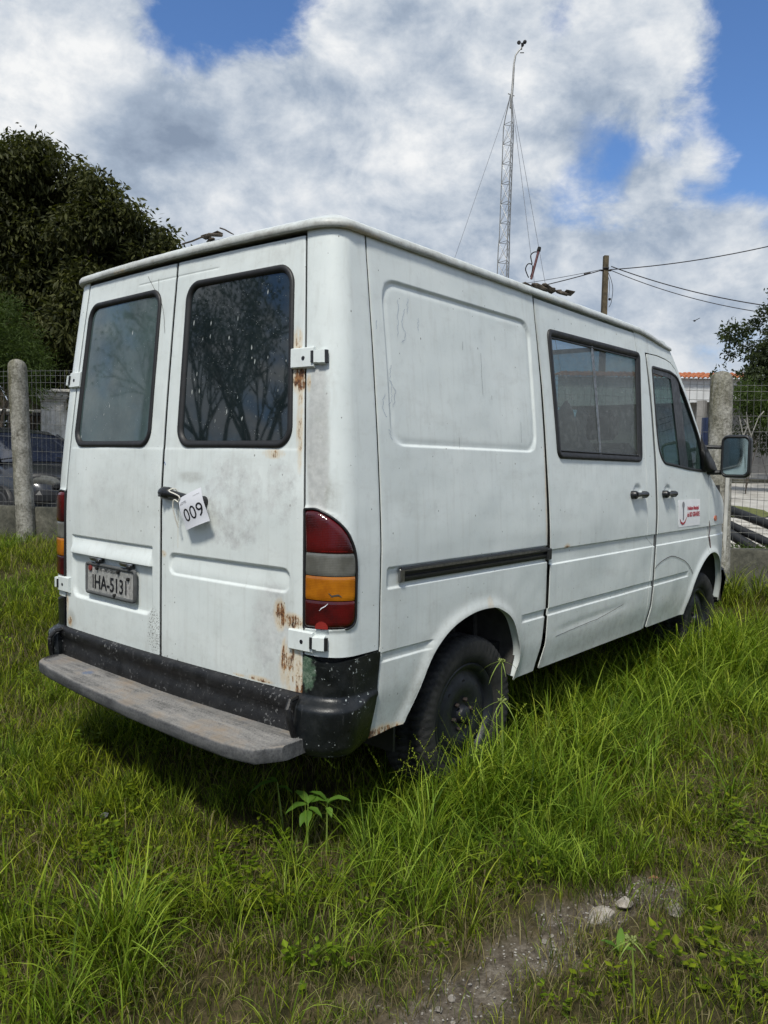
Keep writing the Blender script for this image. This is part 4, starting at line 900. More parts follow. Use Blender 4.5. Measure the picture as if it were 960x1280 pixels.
ribbon('scratch',wob([(1.62+S0,.575),(1.9+S0,.59),(2.15+S0,.60),(2.45+S0,.635)],.002),.003,SCR,sdoor,.0015)
ribbon('scratch',wob([(-.235,2.19),(-.17,2.13),(-.117,2.086),(-.076,2.02),(-.055,1.93)],.002),.0025,SCR,ldoor,.0012)
ribbon('scratch',wob([(-.14,2.17),(-.13,2.10)],.001),.002,SCR,ldoor,.0012)
for a,b in ((.265,.70),(.345,.69)): ribbon('scratch',wob([(a,b),(a+.015,b+.045)],.001),.003,SCR,rdoor,.0012)
ribbon('paint_spot',[(.012,1.402),(.020,1.388)],.014,BLUE,rdoor,.0016)
ribbon('scratch',[(.40,1.10),(.425,1.065),(.44,1.05)],.012,STK,rdoor,.0012)
# ---- cab and cabin interior seen through the side glass
SEAT=simple('grey_seat_cloth',(.055,.06,.06),.9,0,.2,20,.2); PALEREFL=simple('pale_reflection',(.88,.89,.89),.85,0,.1,9,.2)
def seat(x,y,ma,hw_=.25):
    mb=MB(); mb.box((x,y,.95),(.50,hw_*2,.16),bev=.05); mb.box((x-.28,y,1.27),(.16,hw_*2,.62),Matrix.Rotation(math.radians(-12),3,'Y'),.06); st_=mb.build('seat',ma,van,auto=None)
    mb=MB(); mb.box((x-.36,y,1.69),(.10,.27,.19),bev=.04); mb.build('headrest',ma,st_,auto=None)
for y in (-.52,.42): seat(3.35,y,SEAT)
for x,y in ((2.35,-.48),(2.35,.10),(2.35,.6)): seat(x,y,SEAT,.24)
c_=MB(); 
g_=[]
for i,t in enumerate(np.linspace(0,1,14)):
    g_.append([(1.78+.11*math.sin(3*t+2.2*k)+.60*k,-.80-.03*math.sin(5*k)-.012*math.sin(9*t),1.46+(.15+.14*abs(math.sin(4.6*k+.4)))*t-.02*math.sin(14*k)) for k in np.linspace(0,1,16)])
c_.grid(np.array(g_)); c_.build('reflection_sheet',PALEREFL,van,auto=None)  # added pale sheet, stands in for the reflection low in the sliding window
mb=MB(); mb.tube([(3.84+.0,.42+.19*math.cos(a),1.28+.19*math.sin(a)*.8) for a in np.linspace(0,2*PI,25)],.014,8,False); mb.box((4.05,0,1.22),(.35,1.6,.22),bev=.05); mb.build('dashboard',SCUFF,van,auto=None)
# ------------------------------------------------------------------ things on the van
tg=thing('lot_tag','white paper lot tag numbered 009 tied to the rear door handle','tag',tuple(atx(242,637,-.05)))
cr=[atx(223,624,-.050),atx(251,609,-.054),atx(261,651,-.042),atx(232,663,-.040)]   # corners of the card, tl tr br bl
def card(u,v,off=0.): 
    u=np.asarray(u,float)[...,None]; v=np.asarray(v,float)[...,None]; P=(cr[0]*(1-u)+cr[1]*u)*(1-v)+(cr[3]*(1-u)+cr[2]*u)*v
    P=P+np.array((-1,0,0))*(.006*np.sin(u*PI)+.004*np.sin(v*PI*1.5)+np.asarray(off,float).reshape(np.asarray(off).shape+(1,)) if np.ndim(off) else .006*np.sin(u*PI)+.004*np.sin(v*PI*1.5)+off); return P
U,V=np.meshgrid(np.linspace(0,1,10),np.linspace(0,1,12),indexing='ij')
mb=MB(); mb.grid(card(U,V,0.),flip=False); mb.grid(card(U,V,-.0008),flip=True); mb.build('card',WHITEP,tg,auto=None)
def card_text(s,cu,cv,h,wd,bold=0.):
    V_,F_=textmesh(s,1.,.0,1.,bold); mn,mx=V_.min(0),V_.max(0); uu=cu+(V_[:,0]-(mn[0]+mx[0])/2)/(mx[0]-mn[0])*wd; vv=cv-(V_[:,1]-(mn[1]+mx[1])/2)/(mx[1]-mn[1])*h
    P=card(uu,vv,0.)+np.array((-.0006,0,0)); return mesh('lettering',P,F_,INK,tg,False)
card_text('009',.52,.585,.40,.80,.0); card_text('LOTE:',.22,.20,.075,.30); card_text('LEILÃO',.80,.14,.03,.25); 
mb=MB(); mb.tube(cat([cr[0]+np.array((0,.0,-.012)),cr[0]+np.array((-.004,.022,-.004)),cr[0]+np.array((-.004,.03,-.03)),cr[0]+np.array((.004,.028,-.07)),cr[0]+np.array((.018,.024,-.115))],4),.0028,6)
mb.tube(cat([cr[0]+np.array((0,.0,-.012)),cr[0]+np.array((-.006,-.012,.012)),q(.115,.046,1.285),q(.118,.02,1.295),q(.122,.004,1.27),q(.120,.03,1.245),cr[0]+np.array((-.004,.022,-.004))],4),.0026,6)
mb.tube([q(.118,.003,1.25),q(.120,.004,1.20),q(.119,.003,1.12),q(.118,.002,1.06)],.0014,5)
mb.build('string',STRING,tg)
BARK=ground_like('rotten_bark',[(.02,.017,.014),(.055,.045,.035),(.11,.09,.07),(.17,.14,.11)],22,.8,.006)
def debris(name,label,c,L,ang,n,seed,scale=1.,grp=None):
    r=random.Random(seed); o=MB()
    for k in range(n):
        t=k/(n-1)-.5; cx=c[0]+L*t*math.cos(ang)+r.uniform(-.02,.02); cy=c[1]+L*t*math.sin(ang)+r.uniform(-.03,.03); cz=c[2]+r.uniform(-.005,.010)*scale+.018*scale*(1-abs(2*t))
        M_=Matrix.Rotation(ang+r.uniform(-.4,.4),3,'Z')@Matrix.Rotation(r.uniform(-.2,.2),3,'Y')@Matrix.Rotation(r.uniform(-.5,.5),3,'X')
        o.box((cx,cy,cz),(r.uniform(.07,.15)*scale,r.uniform(.04,.08)*scale,r.uniform(.010,.026)*scale),M_,.006)
    ob=o.build(name,BARK,None,smooth=False); return ob
zr=2.335
d1=debris('bark_heap','',atz(683,356,2.325)+np.array((.02,.03,-.020)),.34,math.atan2(-.12,.35),13,3,.62); tag(d1,'ragged strip of dark rotten bark lying on the right edge of the van roof','bark')
d2=debris('wood_chunk','',atz(266,292,2.305)+np.array((.015,.03,-.006)),.08,1.2,4,9,.6); tag(d2,'small dark chunk of rotten wood lying on the rear edge of the roof','wood')
pa=atz(247,293,2.31)+np.array((.02,.04,0)); 
mb=MB(); mb.tube([atx(228,305,.10),atx(240,301.5,.10),atx(252,296.5,.10),atx(262,294,.10)],.0035,6); tag(mb.build('roof_stick',BARK,None),'thin dark twig lying flat on the rear left of the van roof','twig')
mb=MB(); mb.tube([atx(275,285,.10),atx(281,287,.10),atx(288,291,.10),atx(292,293,.10)],[.0032,.003,.0028,.002],6); tag(mb.build('roof_stick',BARK,None),'short hooked twig poking up beside the wood chunk on the roof','twig')
base_=atz(664,349,2.30); base_=base_
A0=base_; dep=float((A0-CC)@_F); A1=at(674.5,309,dep)
rodm=simple('faded_red_rod',(.10,.022,.022),.5,0,.2,20); an=thing('roof_aerial','thin red aerial rod with black tip, leaning above the bark on the van roof','aerial',tuple(A0))
MB().tube([A0,A1],.006,8).build('rod',rodm,an); MB().tube([A0*.12+A1*.88,A1],[.010,.008],8).build('tip',DARK,an)
mb=MB(); mb.tube(cat([at(673,315,dep),at(668,315,dep),at(664,318,dep),at(663.5,322,dep),at(665,329,dep),at(664,331,dep)],4),.0028,5); mb.tube(cat([at(665,330,dep),at(660,330,dep),at(657,336,dep),at(659,343,dep),at(661,347,dep)],4),.0028,5); mb.tube(cat([at(666,332,dep),at(665,340,dep),at(663,346,dep)],4),.0025,5); mb.build('wire',DARK,an)
# ------------------------------------------------------------------ terrain
FL=np.array((2.44,6.05)); FR=np.array((5.69,-.56)); FDIR=(FR-FL)/np.linalg.norm(FR-FL); FNRM=np.array((-FDIR[1],FDIR[0]))   # fence line; normal points away from the camera
if FNRM@(FL-CC[:2])<0: FNRM=-FNRM
def fd(x,y): return (np.asarray(x)-FL[0])*FNRM[0]+(np.asarray(y)-FL[1])*FNRM[1]
def fs(x,y): return (np.asarray(x)-FL[0])*FDIR[0]+(np.asarray(y)-FL[1])*FDIR[1]
def gz(x,y):
    x=np.asarray(x,float);y=np.asarray(y,float); d=fd(x,y); s=fs(x,y); k=ss(6.5,1.5,s); H=.26+.20*k; rngd=1.5+3.2*k
    yd_=.0653*np.clip(d-1.9,0,16.5)*ss(3.6,6.,s)
    return yd_+H*ss(-rngd,-.1,d)+.03*(vn(x*.8+9,y*.8+5)-.5)+.02*(vn(x*2.7,y*2.7)-.5)
BARE=np.array([(-.66,-1.44),(-.30,-1.52),(.03,-1.545),(.25,-1.60),(.42,-1.62),(.60,-1.66),(.80,-1.80),(.72,-1.91),(.52,-1.91),(.30,-1.84),(.10,-1.80),(-.15,-1.78),(-.35,-1.76),(-.75,-1.88)])
def bare(x,y):
    d=sdpoly(np.asarray(x,float),np.asarray(y,float),BARE); n=vn(np.asarray(x)*9,np.asarray(y)*9)-.5
    return ss(.02,-.09,d+.19*n+.09*(vn(np.asarray(x)*31,np.asarray(y)*31)-.5))
def soil_mat(name,near=True):
    ma,N,out=mat(name); P=coord(N); n=N.noise(P,2.2,8,.65); n2=N.noise(P,17,7,.7); n3=N.noise(P,90,4,.7)
    a=N.new('ShaderNodeAttribute',attribute_name='bare').outputs['Fac']
    green=N.ramp(N.math('ADD',N.math('MULTIPLY',n,.5),N.math('MULTIPLY',n2,.5)),[(.34,(.018,.018,.008)),(.47,(.042,.038,.015)),(.57,(.080,.062,.032)),(.68,(.13,.105,.065))])
    vo=N.new('ShaderNodeTexVoronoi',inp={'Vector':P,'Scale':85.}); vs_=N.new('ShaderNodeSeparateColor',inp={0:vo.outputs['Color']})
    grav=N.ramp(N.math('ADD',N.math('MULTIPLY',n2,.6),N.math('MULTIPLY',n3,.4)),[(.36,(.040,.032,.023)),(.5,(.105,.088,.068)),(.64,(.22,.195,.16))])
    peb=N.math('MULTIPLY',N.math('LESS_THAN',vo.outputs['Distance'],.34),N.math('GREATER_THAN',vs_.outputs[0],.80))
    grav=N.mix(N.math('MULTIPLY',peb,.8),grav,(.42,.40,.37))
    col=N.mix(a,green,grav)
    h=N.math('ADD',N.math('ADD',n2,N.math('MULTIPLY',n3,.4)),N.math('MULTIPLY',peb,.3))
    principled(N,out,Base_Color=col,Roughness=.95,Specular_IOR_Level=.15,Normal=bump(N,h,.8,.02)); return ma
SOIL=soil_mat('grassy_soil')
xs=np.concatenate([np.arange(-3000,-40,400),np.arange(-40,-4,3.),np.arange(-4,-1.6,.25),np.arange(-1.6,2.2,.035),np.arange(2.2,9,.2),np.arange(9,40,2.),np.arange(40,3001,370)])
ys=np.concatenate([np.arange(-3000,-40,400),np.arange(-40,-5,3.),np.arange(-5,-2.8,.25),np.arange(-2.8,.2,.035),np.arange(.2,9,.2),np.arange(9,40,2.),np.arange(40,3001,370)])
X,Y=np.meshgrid(xs,ys,indexing='ij'); B=bare(X,Y); Z=gz(X,Y)-.018*B+.012*B*(vn(X*22,Y*22)-.5)+.012*(vn(X*11,Y*11)-.5)*(np.abs(X)<3)
MBg=MB().grid(np.stack([X,Y,Z],-1)); g_=mesh('ground',MBg.V[0],MBg.F,SOIL,None,True,{'bare':B.ravel()}); tag(g_,'uneven grassy ground with a bare gravelly patch',kind='structure')
# paved yard beyond the fence
PAVE=ground_like('pale_stone_paving',[(.20,.19,.165),(.31,.295,.265),(.40,.385,.35),(.48,.465,.43)],1.3,.5,.03)
ASPH=ground_like('grey_road',[(.10,.10,.095),(.15,.148,.14),(.19,.185,.175)],3,.3,.01)
def fp(s,d,z=0.): p_=FL+FDIR*s+FNRM*d; return (p_[0],p_[1],z)
def sheet(name,s0,s1,d0,d1,z,ma,ns=20,nd=20,label=None,wobz=0.,yard=False):
    U,V=np.meshgrid(np.linspace(s0,s1,ns),np.linspace(d0,d1,nd),indexing='ij'); P=np.stack([FL[0]+FDIR[0]*U+FNRM[0]*V,FL[1]+FDIR[1]*U+FNRM[1]*V,z+wobz*(vn(U*1.7,V*1.7)-.5)+(.0653*np.clip(V-1.9,0,16.5)*ss(3.6,6.,U) if yard else 0.)],-1)
    m_=MB().grid(P); o=mesh(name,m_.V[0],m_.F,ma,None,True); tag(o,label,kind='structure'); return o
sheet('street_left',-18,3.5,1.2,7.5,.505,ASPH,label='grey street where the dark car is parked')
yd=sheet('paved_yard',3.6,34,1.9,26,.335,PAVE,60,60,label='pale worn stone paving beyond the right fence',wobz=.03,yard=True)
# paving stones that show individually near the fence
STONE=ground_like('pale_setts',[(.22,.21,.185),(.33,.315,.28),(.42,.405,.365),(.50,.48,.44)],5,.5,.01)
protos=[]
rs=random.Random(12)
for k in range(5):
    mb=MB(); mb.box((0,0,0),(.36+.10*rs.random(),.22+.06*rs.random(),.05),Matrix.Rotation(rs.uniform(-.06,.06),3,'Z'),.018); o=mb.build('paving_stone',STONE,yd,smooth=False); protos.append(o)
cnt=0
fsR=float(fs(*atz(945,650,.33)[:2]))
for i in range(26):
    for j in range(11):
        s=6.0+i*.46+(j%2)*.2; d=2.6+j*.33
        P=np.array(fp(s,d,.348+.0653*max(0,d-1.9)*float(ss(3.6,6.,s)))); 
        v=P-CC; zz_=v@_F; 
        if zz_<=0: continue
        px_=480+FPX*(v@_R)/zz_
        if px_<840 or px_>1010: continue
        k=rs.randrange(5); o=protos[k] if cnt<5 and k==cnt else protos[k].copy()
        if o.name not in COL.objects: COL.objects.link(o)
        o.parent=yd; o.location=tuple(P+np.array((rs.uniform(-.02,.02),rs.uniform(-.02,.02),rs.uniform(-.016,.0)))); o.rotation_euler=(rs.uniform(-.03,.03),rs.uniform(-.03,.03),math.atan2(FDIR[1],FDIR[0])+rs.uniform(-.06,.06)); cnt+=1
for o in protos:
    if tuple(o.location)==(0,0,0): P=np.array(fp(9+protos.index(o)*.5,7.0,.345)); o.location=tuple(P)
# ------------------------------------------------------------------ boundary: low wall, concrete posts, wire mesh
def wt(s): return np.interp(s,[-3,0,7.37,12],[.86,.845,.70,.68])
WALLM=ground_like('dark_mossy_cement',[(.025,.025,.020),(.050,.050,.040),(.085,.083,.066),(.15,.145,.12)],4,.6,.01)
S=np.linspace(-3.6,12.5,70); mb=MB(); rows_=[]
for d,h in ((-.07,-1.),(-.07,-.02),(-.055,-.0),(.055,0.),(.07,-.02),(.07,-1.)):
    rows_.append([np.array(fp(s,d+.006*(vn(s*5,d*30)-.5)))+np.array((0,0,wt(s)+h+.012*(vn(s*2.3,0*s)-.5))) for s in S])
mb.grid(np.array(rows_)); tag(mb.build('boundary_wall',WALLM,None,auto=40),'low stained cement wall under the wire fence behind the van','wall')
def post(name,label,base,top,r0,r1,mossy,n=16,tilt_w=None):
    b=np.array(base);t=np.array(top); mb=MB(); V=[];sq=[]
    ang=math.atan2(FDIR[1],FDIR[0])
    for k in range(34):
        u=min(1.,k/25*.955) if k<25 else .955+.045*(k-24)/9.; c=b*(1-u)+t*u; r=r0*(1-u)+r1*u
        if u>.955: r*=math.sqrt(max(0.02,1-((u-.955)/.0452)**2))**.8
        ring=[]
        for j in range(n):
            a=2*PI*j/n; q=max(abs(math.cos(a)),abs(math.sin(a))); rr=r*(.30/q+.75)*(1+.035*(vn(j*1.7+b[0],u*14)-.5)*2); ring.append(c+rr*np.array((math.cos(a+ang),math.sin(a+ang),0)))
        V.append(ring)
    mb.grid(np.array([r_+[r_[0]] for r_ in V])); mb.add(V[-1],[tuple(range(n))]); o=mb.build(name,mossy,None,auto=60); tag(o,label,'post'); return o
def moss_mat():
    ma,N,out=mat('lichen_concrete_post'); P=coord(N); n=N.noise(P,7,7,.68); n2=N.noise(P,38,6,.75); st=N.noise(N.scalev(P,(14,14,1.6)),1.,5,.6)
    col=N.ramp(N.math('ADD',N.math('MULTIPLY',n,.45),N.math('MULTIPLY',n2,.55)),[(.34,(.055,.052,.042)),(.46,(.19,.182,.155)),(.56,(.33,.32,.285)),(.68,(.45,.44,.40))])
    nn=N.new('ShaderNodeSeparateXYZ',inp={0:N.new('ShaderNodeNewGeometry').outputs['Normal']}); side=N.math('ADD',N.math('MULTIPLY',nn.outputs[1],.55),N.math('MULTIPLY',nn.outputs[0],-.75))
    z=N.new('ShaderNodeSeparateXYZ',inp={0:P}).outputs[2]
    mo=N.math('ADD',N.mapr(z,1.6,2.5,0,.55),N.mapr(side,.1,.95,0,.7)); mo=N.math('MULTIPLY',mo,N.mapr(st,.35,.62))
    col=N.mix(N.math('MULTIPLY',mo,.85,clamp=True),col,N.mix(N.mapr(n2,.4,.6),(.05,.048,.022),(.13,.12,.055)))
    principled(N,out,Base_Color=col,Roughness=.95,Specular_IOR_Level=.15,Normal=bump(N,N.math('ADD',n2,n),.9,.012)); return ma
MOSS=moss_mat()
pb=at(34,668,8.85); pt=at(21,449,8.85); post('fence_post','rough concrete fence post left of the van, in front of the dark car',pb+np.array((0,0,-.25)),pt,.086,.086,MOSS)
pb=at(896,700,7.2); pt=at(902.5,464,7.2); post('fence_post','stout lichen covered concrete fence post right of the van behind its wing mirror',pb+np.array((0,0,-.2)),pt,.112,.092,MOSS)
LITFACE=simple('pale_lit_face',(.58,.57,.52),.6,0,.15,12)
mb=MB(); mb.box((at(908.2,625,7.08)+at(908.2,625,7.08))/2+np.array((0,0,-.12)),(.03,.03,.78),bev=.005); tag(mb.build('lit_face_strip',LITFACE,None),'slim pale strip standing in for the lit face of the lichen covered post right of the van','strip')  # pale box added to paint the bright lit edge of the post
WIRE=simple('galvanised_wire',(.23,.23,.215),.5,.6,.3,40)
def wmesh(s0,s1,label):
    t=thing('wire_fence',label,'fence',fp((s0+s1)/2,0,.8),group=None); mb=MB(); nv=int((s1-s0)/.062)
    def wire(a,b,r):
        mb.tube([a,b],r,4,False)
    zt=lambda s:np.interp(s,[-3,0,7.37,12],[2.40,2.385,2.215,2.2])
    for i in range(nv+1):
        s=s0+i*.062; P=[np.array(fp(s+.006*math.sin(i*7.3+k),-.02+.01*math.sin(s*3+k),wt(s)+(zt(s)-wt(s))*k/3)) for k in range(4)]; mb.tube(P,.0017,4,False)
    hs=[0,.055,.135,.285,.435,.585,.735,.885,1.035,1.185,1.335,1.485]
    for h in hs:
        P=[np.array(fp(s,-.024+.008*math.sin(s*4+h*9),zt(s)-.02-h+.012*math.sin(s*2.3+h*5))) for s in np.linspace(s0,s1,14)]; 
        if P[0][2]>wt(s0): mb.tube(P,.0022,4,False)
    mb.build('wire_mesh',WIRE,t,smooth=False)
wmesh(-3.0,2.4,'rusty welded wire fence left of the van in front of the car'); wmesh(5.2,10.6,'welded wire fence right of the van in front of the stone yard')
# ------------------------------------------------------------------ black pipes
PIPE=simple('black_drain_pipe',(.010,.011,.012),.5,0,.4,14,.1)
for (xa,ya,xb,yb,dA,dB,r,lb,) in ((893,630,985,665,9.2,8.3,.052,'topmost of the three black pipes lying beyond the right fence'),(890,646,985,690,9.0,8.1,.048,'grey dusted middle one of the three black pipes beyond the right fence'),(888,652,985,712,8.9,8.0,.055,'lowest of the three black pipes, dipping into the weeds beyond the right fence')):
    a=at(xa,ya,dA);b=at(xb,yb,dB); b2=b+(b-a)*.6; mb=MB(); mb.tube([a-(b-a)*.5,a,b,b2],r,12); mb.tube([a*.75+b*.25,a*.75+b*.25+(b-a)*.02],r*1.06,12); tag(mb.build('black_pipe',PIPE,None),lb,'pipe')
mb=MB(); q_=at(868,650,9.6); mb.box((q_[0],q_[1],.62),(.25,.25,.62),bev=.01); tag(mb.build('concrete_block',CONC,None),'square concrete block propping the far ends of the black pipes','block')
# ------------------------------------------------------------------ dark hatchback in the street
CARP=simple('dark_grey_car_paint',(.030,.033,.040),.25,.3,.2,5,coat=.4); CARG=glass_mat('blue_car_glass',(.012,.016,.030),.03,.10,0)
BUMPC=simple('car_black_trim',(.012,.012,.013),.5,0,.2,10)
def car(loc,yaw):
    t=thing('parked_car','dark grey hatchback parked in the street behind the left fence post','car',loc)
    Rm=np.array(Matrix.Rotation(yaw,3,'Z')); tr=lambda P:np.asarray(P)@Rm.T+np.array(loc)
    L=[-1.95,-1.88,-1.6,-1.2,-.6,0,.6,1.0,1.3,1.6,1.8,1.93,1.99]; TOP=[.62,.86,.93,.95,.96,.96,.95,.93,.88,.81,.73,.62,.5]; W=[.60,.74,.80,.82,.83,.83,.83,.83,.81,.77,.71,.60,.50]
    rows=[]
    for x,zt_,w_ in zip(L,TOP,W):
        r=[]
        for k in range(17):
            a=PI*k/16; cy=math.cos(a); sy=math.sin(a); y=w_*np.sign(cy)*abs(cy)**.35; z=.30+(zt_-.30)*abs(sy)**.42; r.append((x,y,z))
        rows.append(r)
    mb=MB(); mb.grid(np.array(rows)); mb.add(rows[0],[tuple(range(17))]); mb.add(rows[-1],[tuple(range(17))[::-1]]); mb.V=[tr(v) for v in mb.V]; body=mb.build('body',CARP,t,auto=None)
    gl=[]
    for x,z,w_ in ((-1.55,.92,.70),(-1.35,1.34,.55),(-1.1,1.415,.54),(-.3,1.45,.56),(.10,1.42,.56),(.30,1.36,.57),(1.02,.93,.74)):
        gl.append([(x,-w_*.99,min(z,.93)),(x,-w_,z-.06 if z>1 else z),(x,-w_*.93,z-.015),(x,-w_*.5,z),(x,0,z+.008),(x,w_*.5,z),(x,w_*.93,z-.015),(x,w_,z-.06 if z>1 else z),(x,w_*.99,min(z,.93))])
    G_=np.array(gl); 
    mb=MB(); mb.grid(G_); 
    lo=G_.copy(); mb.V=[tr(v) for v in mb.V]; cab=mb.build('cabin_glass',CARG,t,auto=None)
    mb=MB()
    rf=[(r[1:8]) for r in gl[1:6]]; mb.grid(np.array(rf)+np.array((0,0,.008)))
    for s_ in (1,-1):
        mb.tube([(.30,s_*.565,1.35),(1.02,s_*.735,.945)],.03,8); mb.tube([(-.35,s_*.57,1.42),(-.40,s_*.72,.94)],.03,6); mb.tube([(-1.3,s_*.56,1.33),(-1.55,s_*.70,.93)],.05,6)
        mb.grid(np.array([[(x,s_*w0,.93),(x,s_*w1,1.40)] for x,w0,w1 in ((-1.35,.70,.56),(-1.30,.70,.56))]))
    mb.V=[tr(v) for v in mb.V]; mb.build('roof',CARP,t,auto=None)
    mb=MB(); mb.box((1.88,0,.44),(.26,1.40,.20),bev=.06); mb.box((1.97,0,.60),(.06,.9,.07),bev=.01); mb.V=[tr(v) for v in mb.V]; mb.build('front_bumper',BUMPC,t)
    for s_ in (1,-1):
        mb=MB(); V=[];n=20
        mb.lathe([(.0,.05),(.6,.045),(.9,.03),(1.,0)],(0,0,0),(1,0,0),n); v=mb.V[0]; v=v*np.array((1,.27,.12)); a=s_*.5; c_,s2=math.cos(a),math.sin(a); v=np.stack([v[:,0]*c_-v[:,1]*s2,v[:,0]*s2+v[:,1]*c_,v[:,2]],1)+np.array((1.82,s_*.55,.64)); mb.V=[tr(v)]; mb.build('headlight',L_CLR,t,auto=None); mb=MB(); mb.V=[tr((v-np.array((1.82,s_*.55,.64)))*np.array((1,1.12,1.18))+np.array((1.812,s_*.55,.64)))]; mb.F=[tuple(i*20+q for q in (0,)) for i in ()]+[(i*20+j,i*20+(j+1)%20,(i+1)*20+(j+1)%20,(i+1)*20+j) for i in range(3) for j in range(20)]; mb.build('headlight_surround',BUMPC,t,auto=None)
        for x in (-1.25,1.22):
            mb=MB(); mb.lathe([(.0,.10),(.18,.10),(.20,.085),(.28,.09),(.30,.06),(.30,-.09),(.0,-.09)],(x,s_*.74,.30),(0,s_,0),28); mb.V=[tr(v) for v in mb.V]; mb.build('wheel',RUBBER,t)
        mb=MB(); mb.box((.75,s_*.90,.97),(.10,.20,.13),bev=.03); mb.V=[tr(v) for v in mb.V]; mb.build('wing_mirror',CARP,t)
        mb=MB(); mb.tube([(1.04,s_*.62-.1,.955),(.96,s_*.28-.1,1.0)],.010,5); mb.V=[tr(v) for v in mb.V]; mb.build('wiper',BUMPC,t)
    return t
cp=at(17,600,12.6); 
car((cp[0],cp[1],.40),math.radians(-88))
# ------------------------------------------------------------------ white gate pillar, railings and wall across the street
WSTONE=ground_like('weathered_white_render',[(.30,.29,.26),(.52,.51,.47),(.70,.69,.66),(.78,.77,.75)],5,.3,.01)
gp=at(69,545,16.); t=thing('gate_pillar','weathered white fluted gate pillar with stepped cap beside the railings','pillar',(gp[0],gp[1],.4)); ang=math.atan2(_F[1],_F[0])+.15; Rz=Matrix.Rotation(ang,3,'Z')
zt_=at(69,487,16.)[2]
mb=MB(); mb.box((gp[0],gp[1],(zt_-.26+.3)/2),(.44,.44,zt_-.26-.3),Rz,.01)
for k in range(5):
    for fc in (-1,): 
        o_=np.array(Rz)@np.array((-.225,-.18+.09*k,0)); mb.box((gp[0]+o_[0],gp[1]+o_[1],(zt_-.26+.5)/2),(.025,.05,zt_-.40-.5),Rz,.01)
mb.build('shaft',WSTONE,t,smooth=False)
mb=MB(); 
for dz,wd,h in ((-.235,.50,.05),(-.185,.58,.05),(-.12,.66,.08),(-.05,.76,.06)): mb.box((gp[0],gp[1],zt_+dz),(wd,wd,h),Rz,.012)
mb.build('cap',WSTONE,t,smooth=False)
IRON=simple('dark_iron',(.02,.02,.02),.6,.3,.2,20)
rt=thing('iron_railing','dark iron railings on a pale sill behind the parked car','railing',tuple(at(20,560,16.2)))
a=at(-60,513,16.2);b=at(56,513,16.2); a[2]=b[2]=(a[2]+b[2])/2
mb=MB(); mb.tube([a,b],.03,6); mb.build('rail',WSTONE,rt); 
nb=26
for k in range(nb):
    p_=a*(1-k/(nb-1))+b*k/(nb-1); mb=MB(); mb.tube([(p_[0],p_[1],.4),(p_[0],p_[1],a[2]+.0)],.013,5); mb.lathe([(.0,-.04),(.035,-.01),(.04,.0),(.02,.05),(0,.09)],(p_[0],p_[1],a[2]-.09),(0,0,1),6); mb.build('bar',IRON,rt,smooth=False)
mb=MB(); c_=(a+b)/2; mb.box((c_[0],c_[1],.62),(.25,float(np.linalg.norm(b-a)),.45),Matrix.Rotation(math.atan2((b-a)[1],(b-a)[0])-PI/2,3,'Z'),.01); mb.build('sill',WSTONE,rt,smooth=False)
# ------------------------------------------------------------------ trees
def leafmat(name,c1,c2,trans=.35):
    ma,N,out=mat(name); at_=N.new('ShaderNodeAttribute',attribute_name='tint'); n=at_.outputs['Fac']
    col=N.mix(n,c1,c2); b=N.new('ShaderNodeBsdfPrincipled'); N.l.new(col,b.inputs['Base Color']); b.inputs['Roughness'].default_value=.6; b.inputs['Specular IOR Level'].default_value=.2
    tr=N.new('ShaderNodeBsdfTranslucent'); N.l.new(N.mix(1.,col,(1.1,1.2,.45),'MULTIPLY'),tr.inputs[0]); mx=N.new('ShaderNodeMixShader',inp={0:trans,1:b.outputs[0],2:tr.outputs[0]}); N.l.new(mx.outputs[0],out.inputs[0]); return ma
BARKT=ground_like('tree_bark',[(.03,.025,.02),(.08,.065,.05),(.15,.13,.10)],9,.7,.02)
def leaves(centers,nrm,size,asp,droop,rg,fold=.25):
    n=len(centers); th=rg.random(n)*2*PI; out=nrm+rg.normal(0,.6,(n,3)); out[:,2]-=droop; out/=np.linalg.norm(out,axis=1,keepdims=True)
    side=np.cross(out,rg.normal(0,1,(n,3))); side/=np.linalg.norm(side,axis=1,keepdims=True)+1e-9; up=np.cross(side,out)
    L=size*(.7+.6*rg.random(n))[:,None]; W=L*asp/2
    p0=centers; p1=centers+out*L*.45+side*W+up*W*fold; p2=centers+out*L; p3=centers+out*L*.45-side*W+up*W*fold; 
    p2=p2+np.array((0,0,-1))*L*.12
    V=np.stack([p0,p1,p2,p3],1).reshape(-1,3); i=np.arange(n)*4
    F=np.concatenate([np.stack([i,i+1,i+2],1),np.stack([i,i+2,i+3],1)]); return V,F
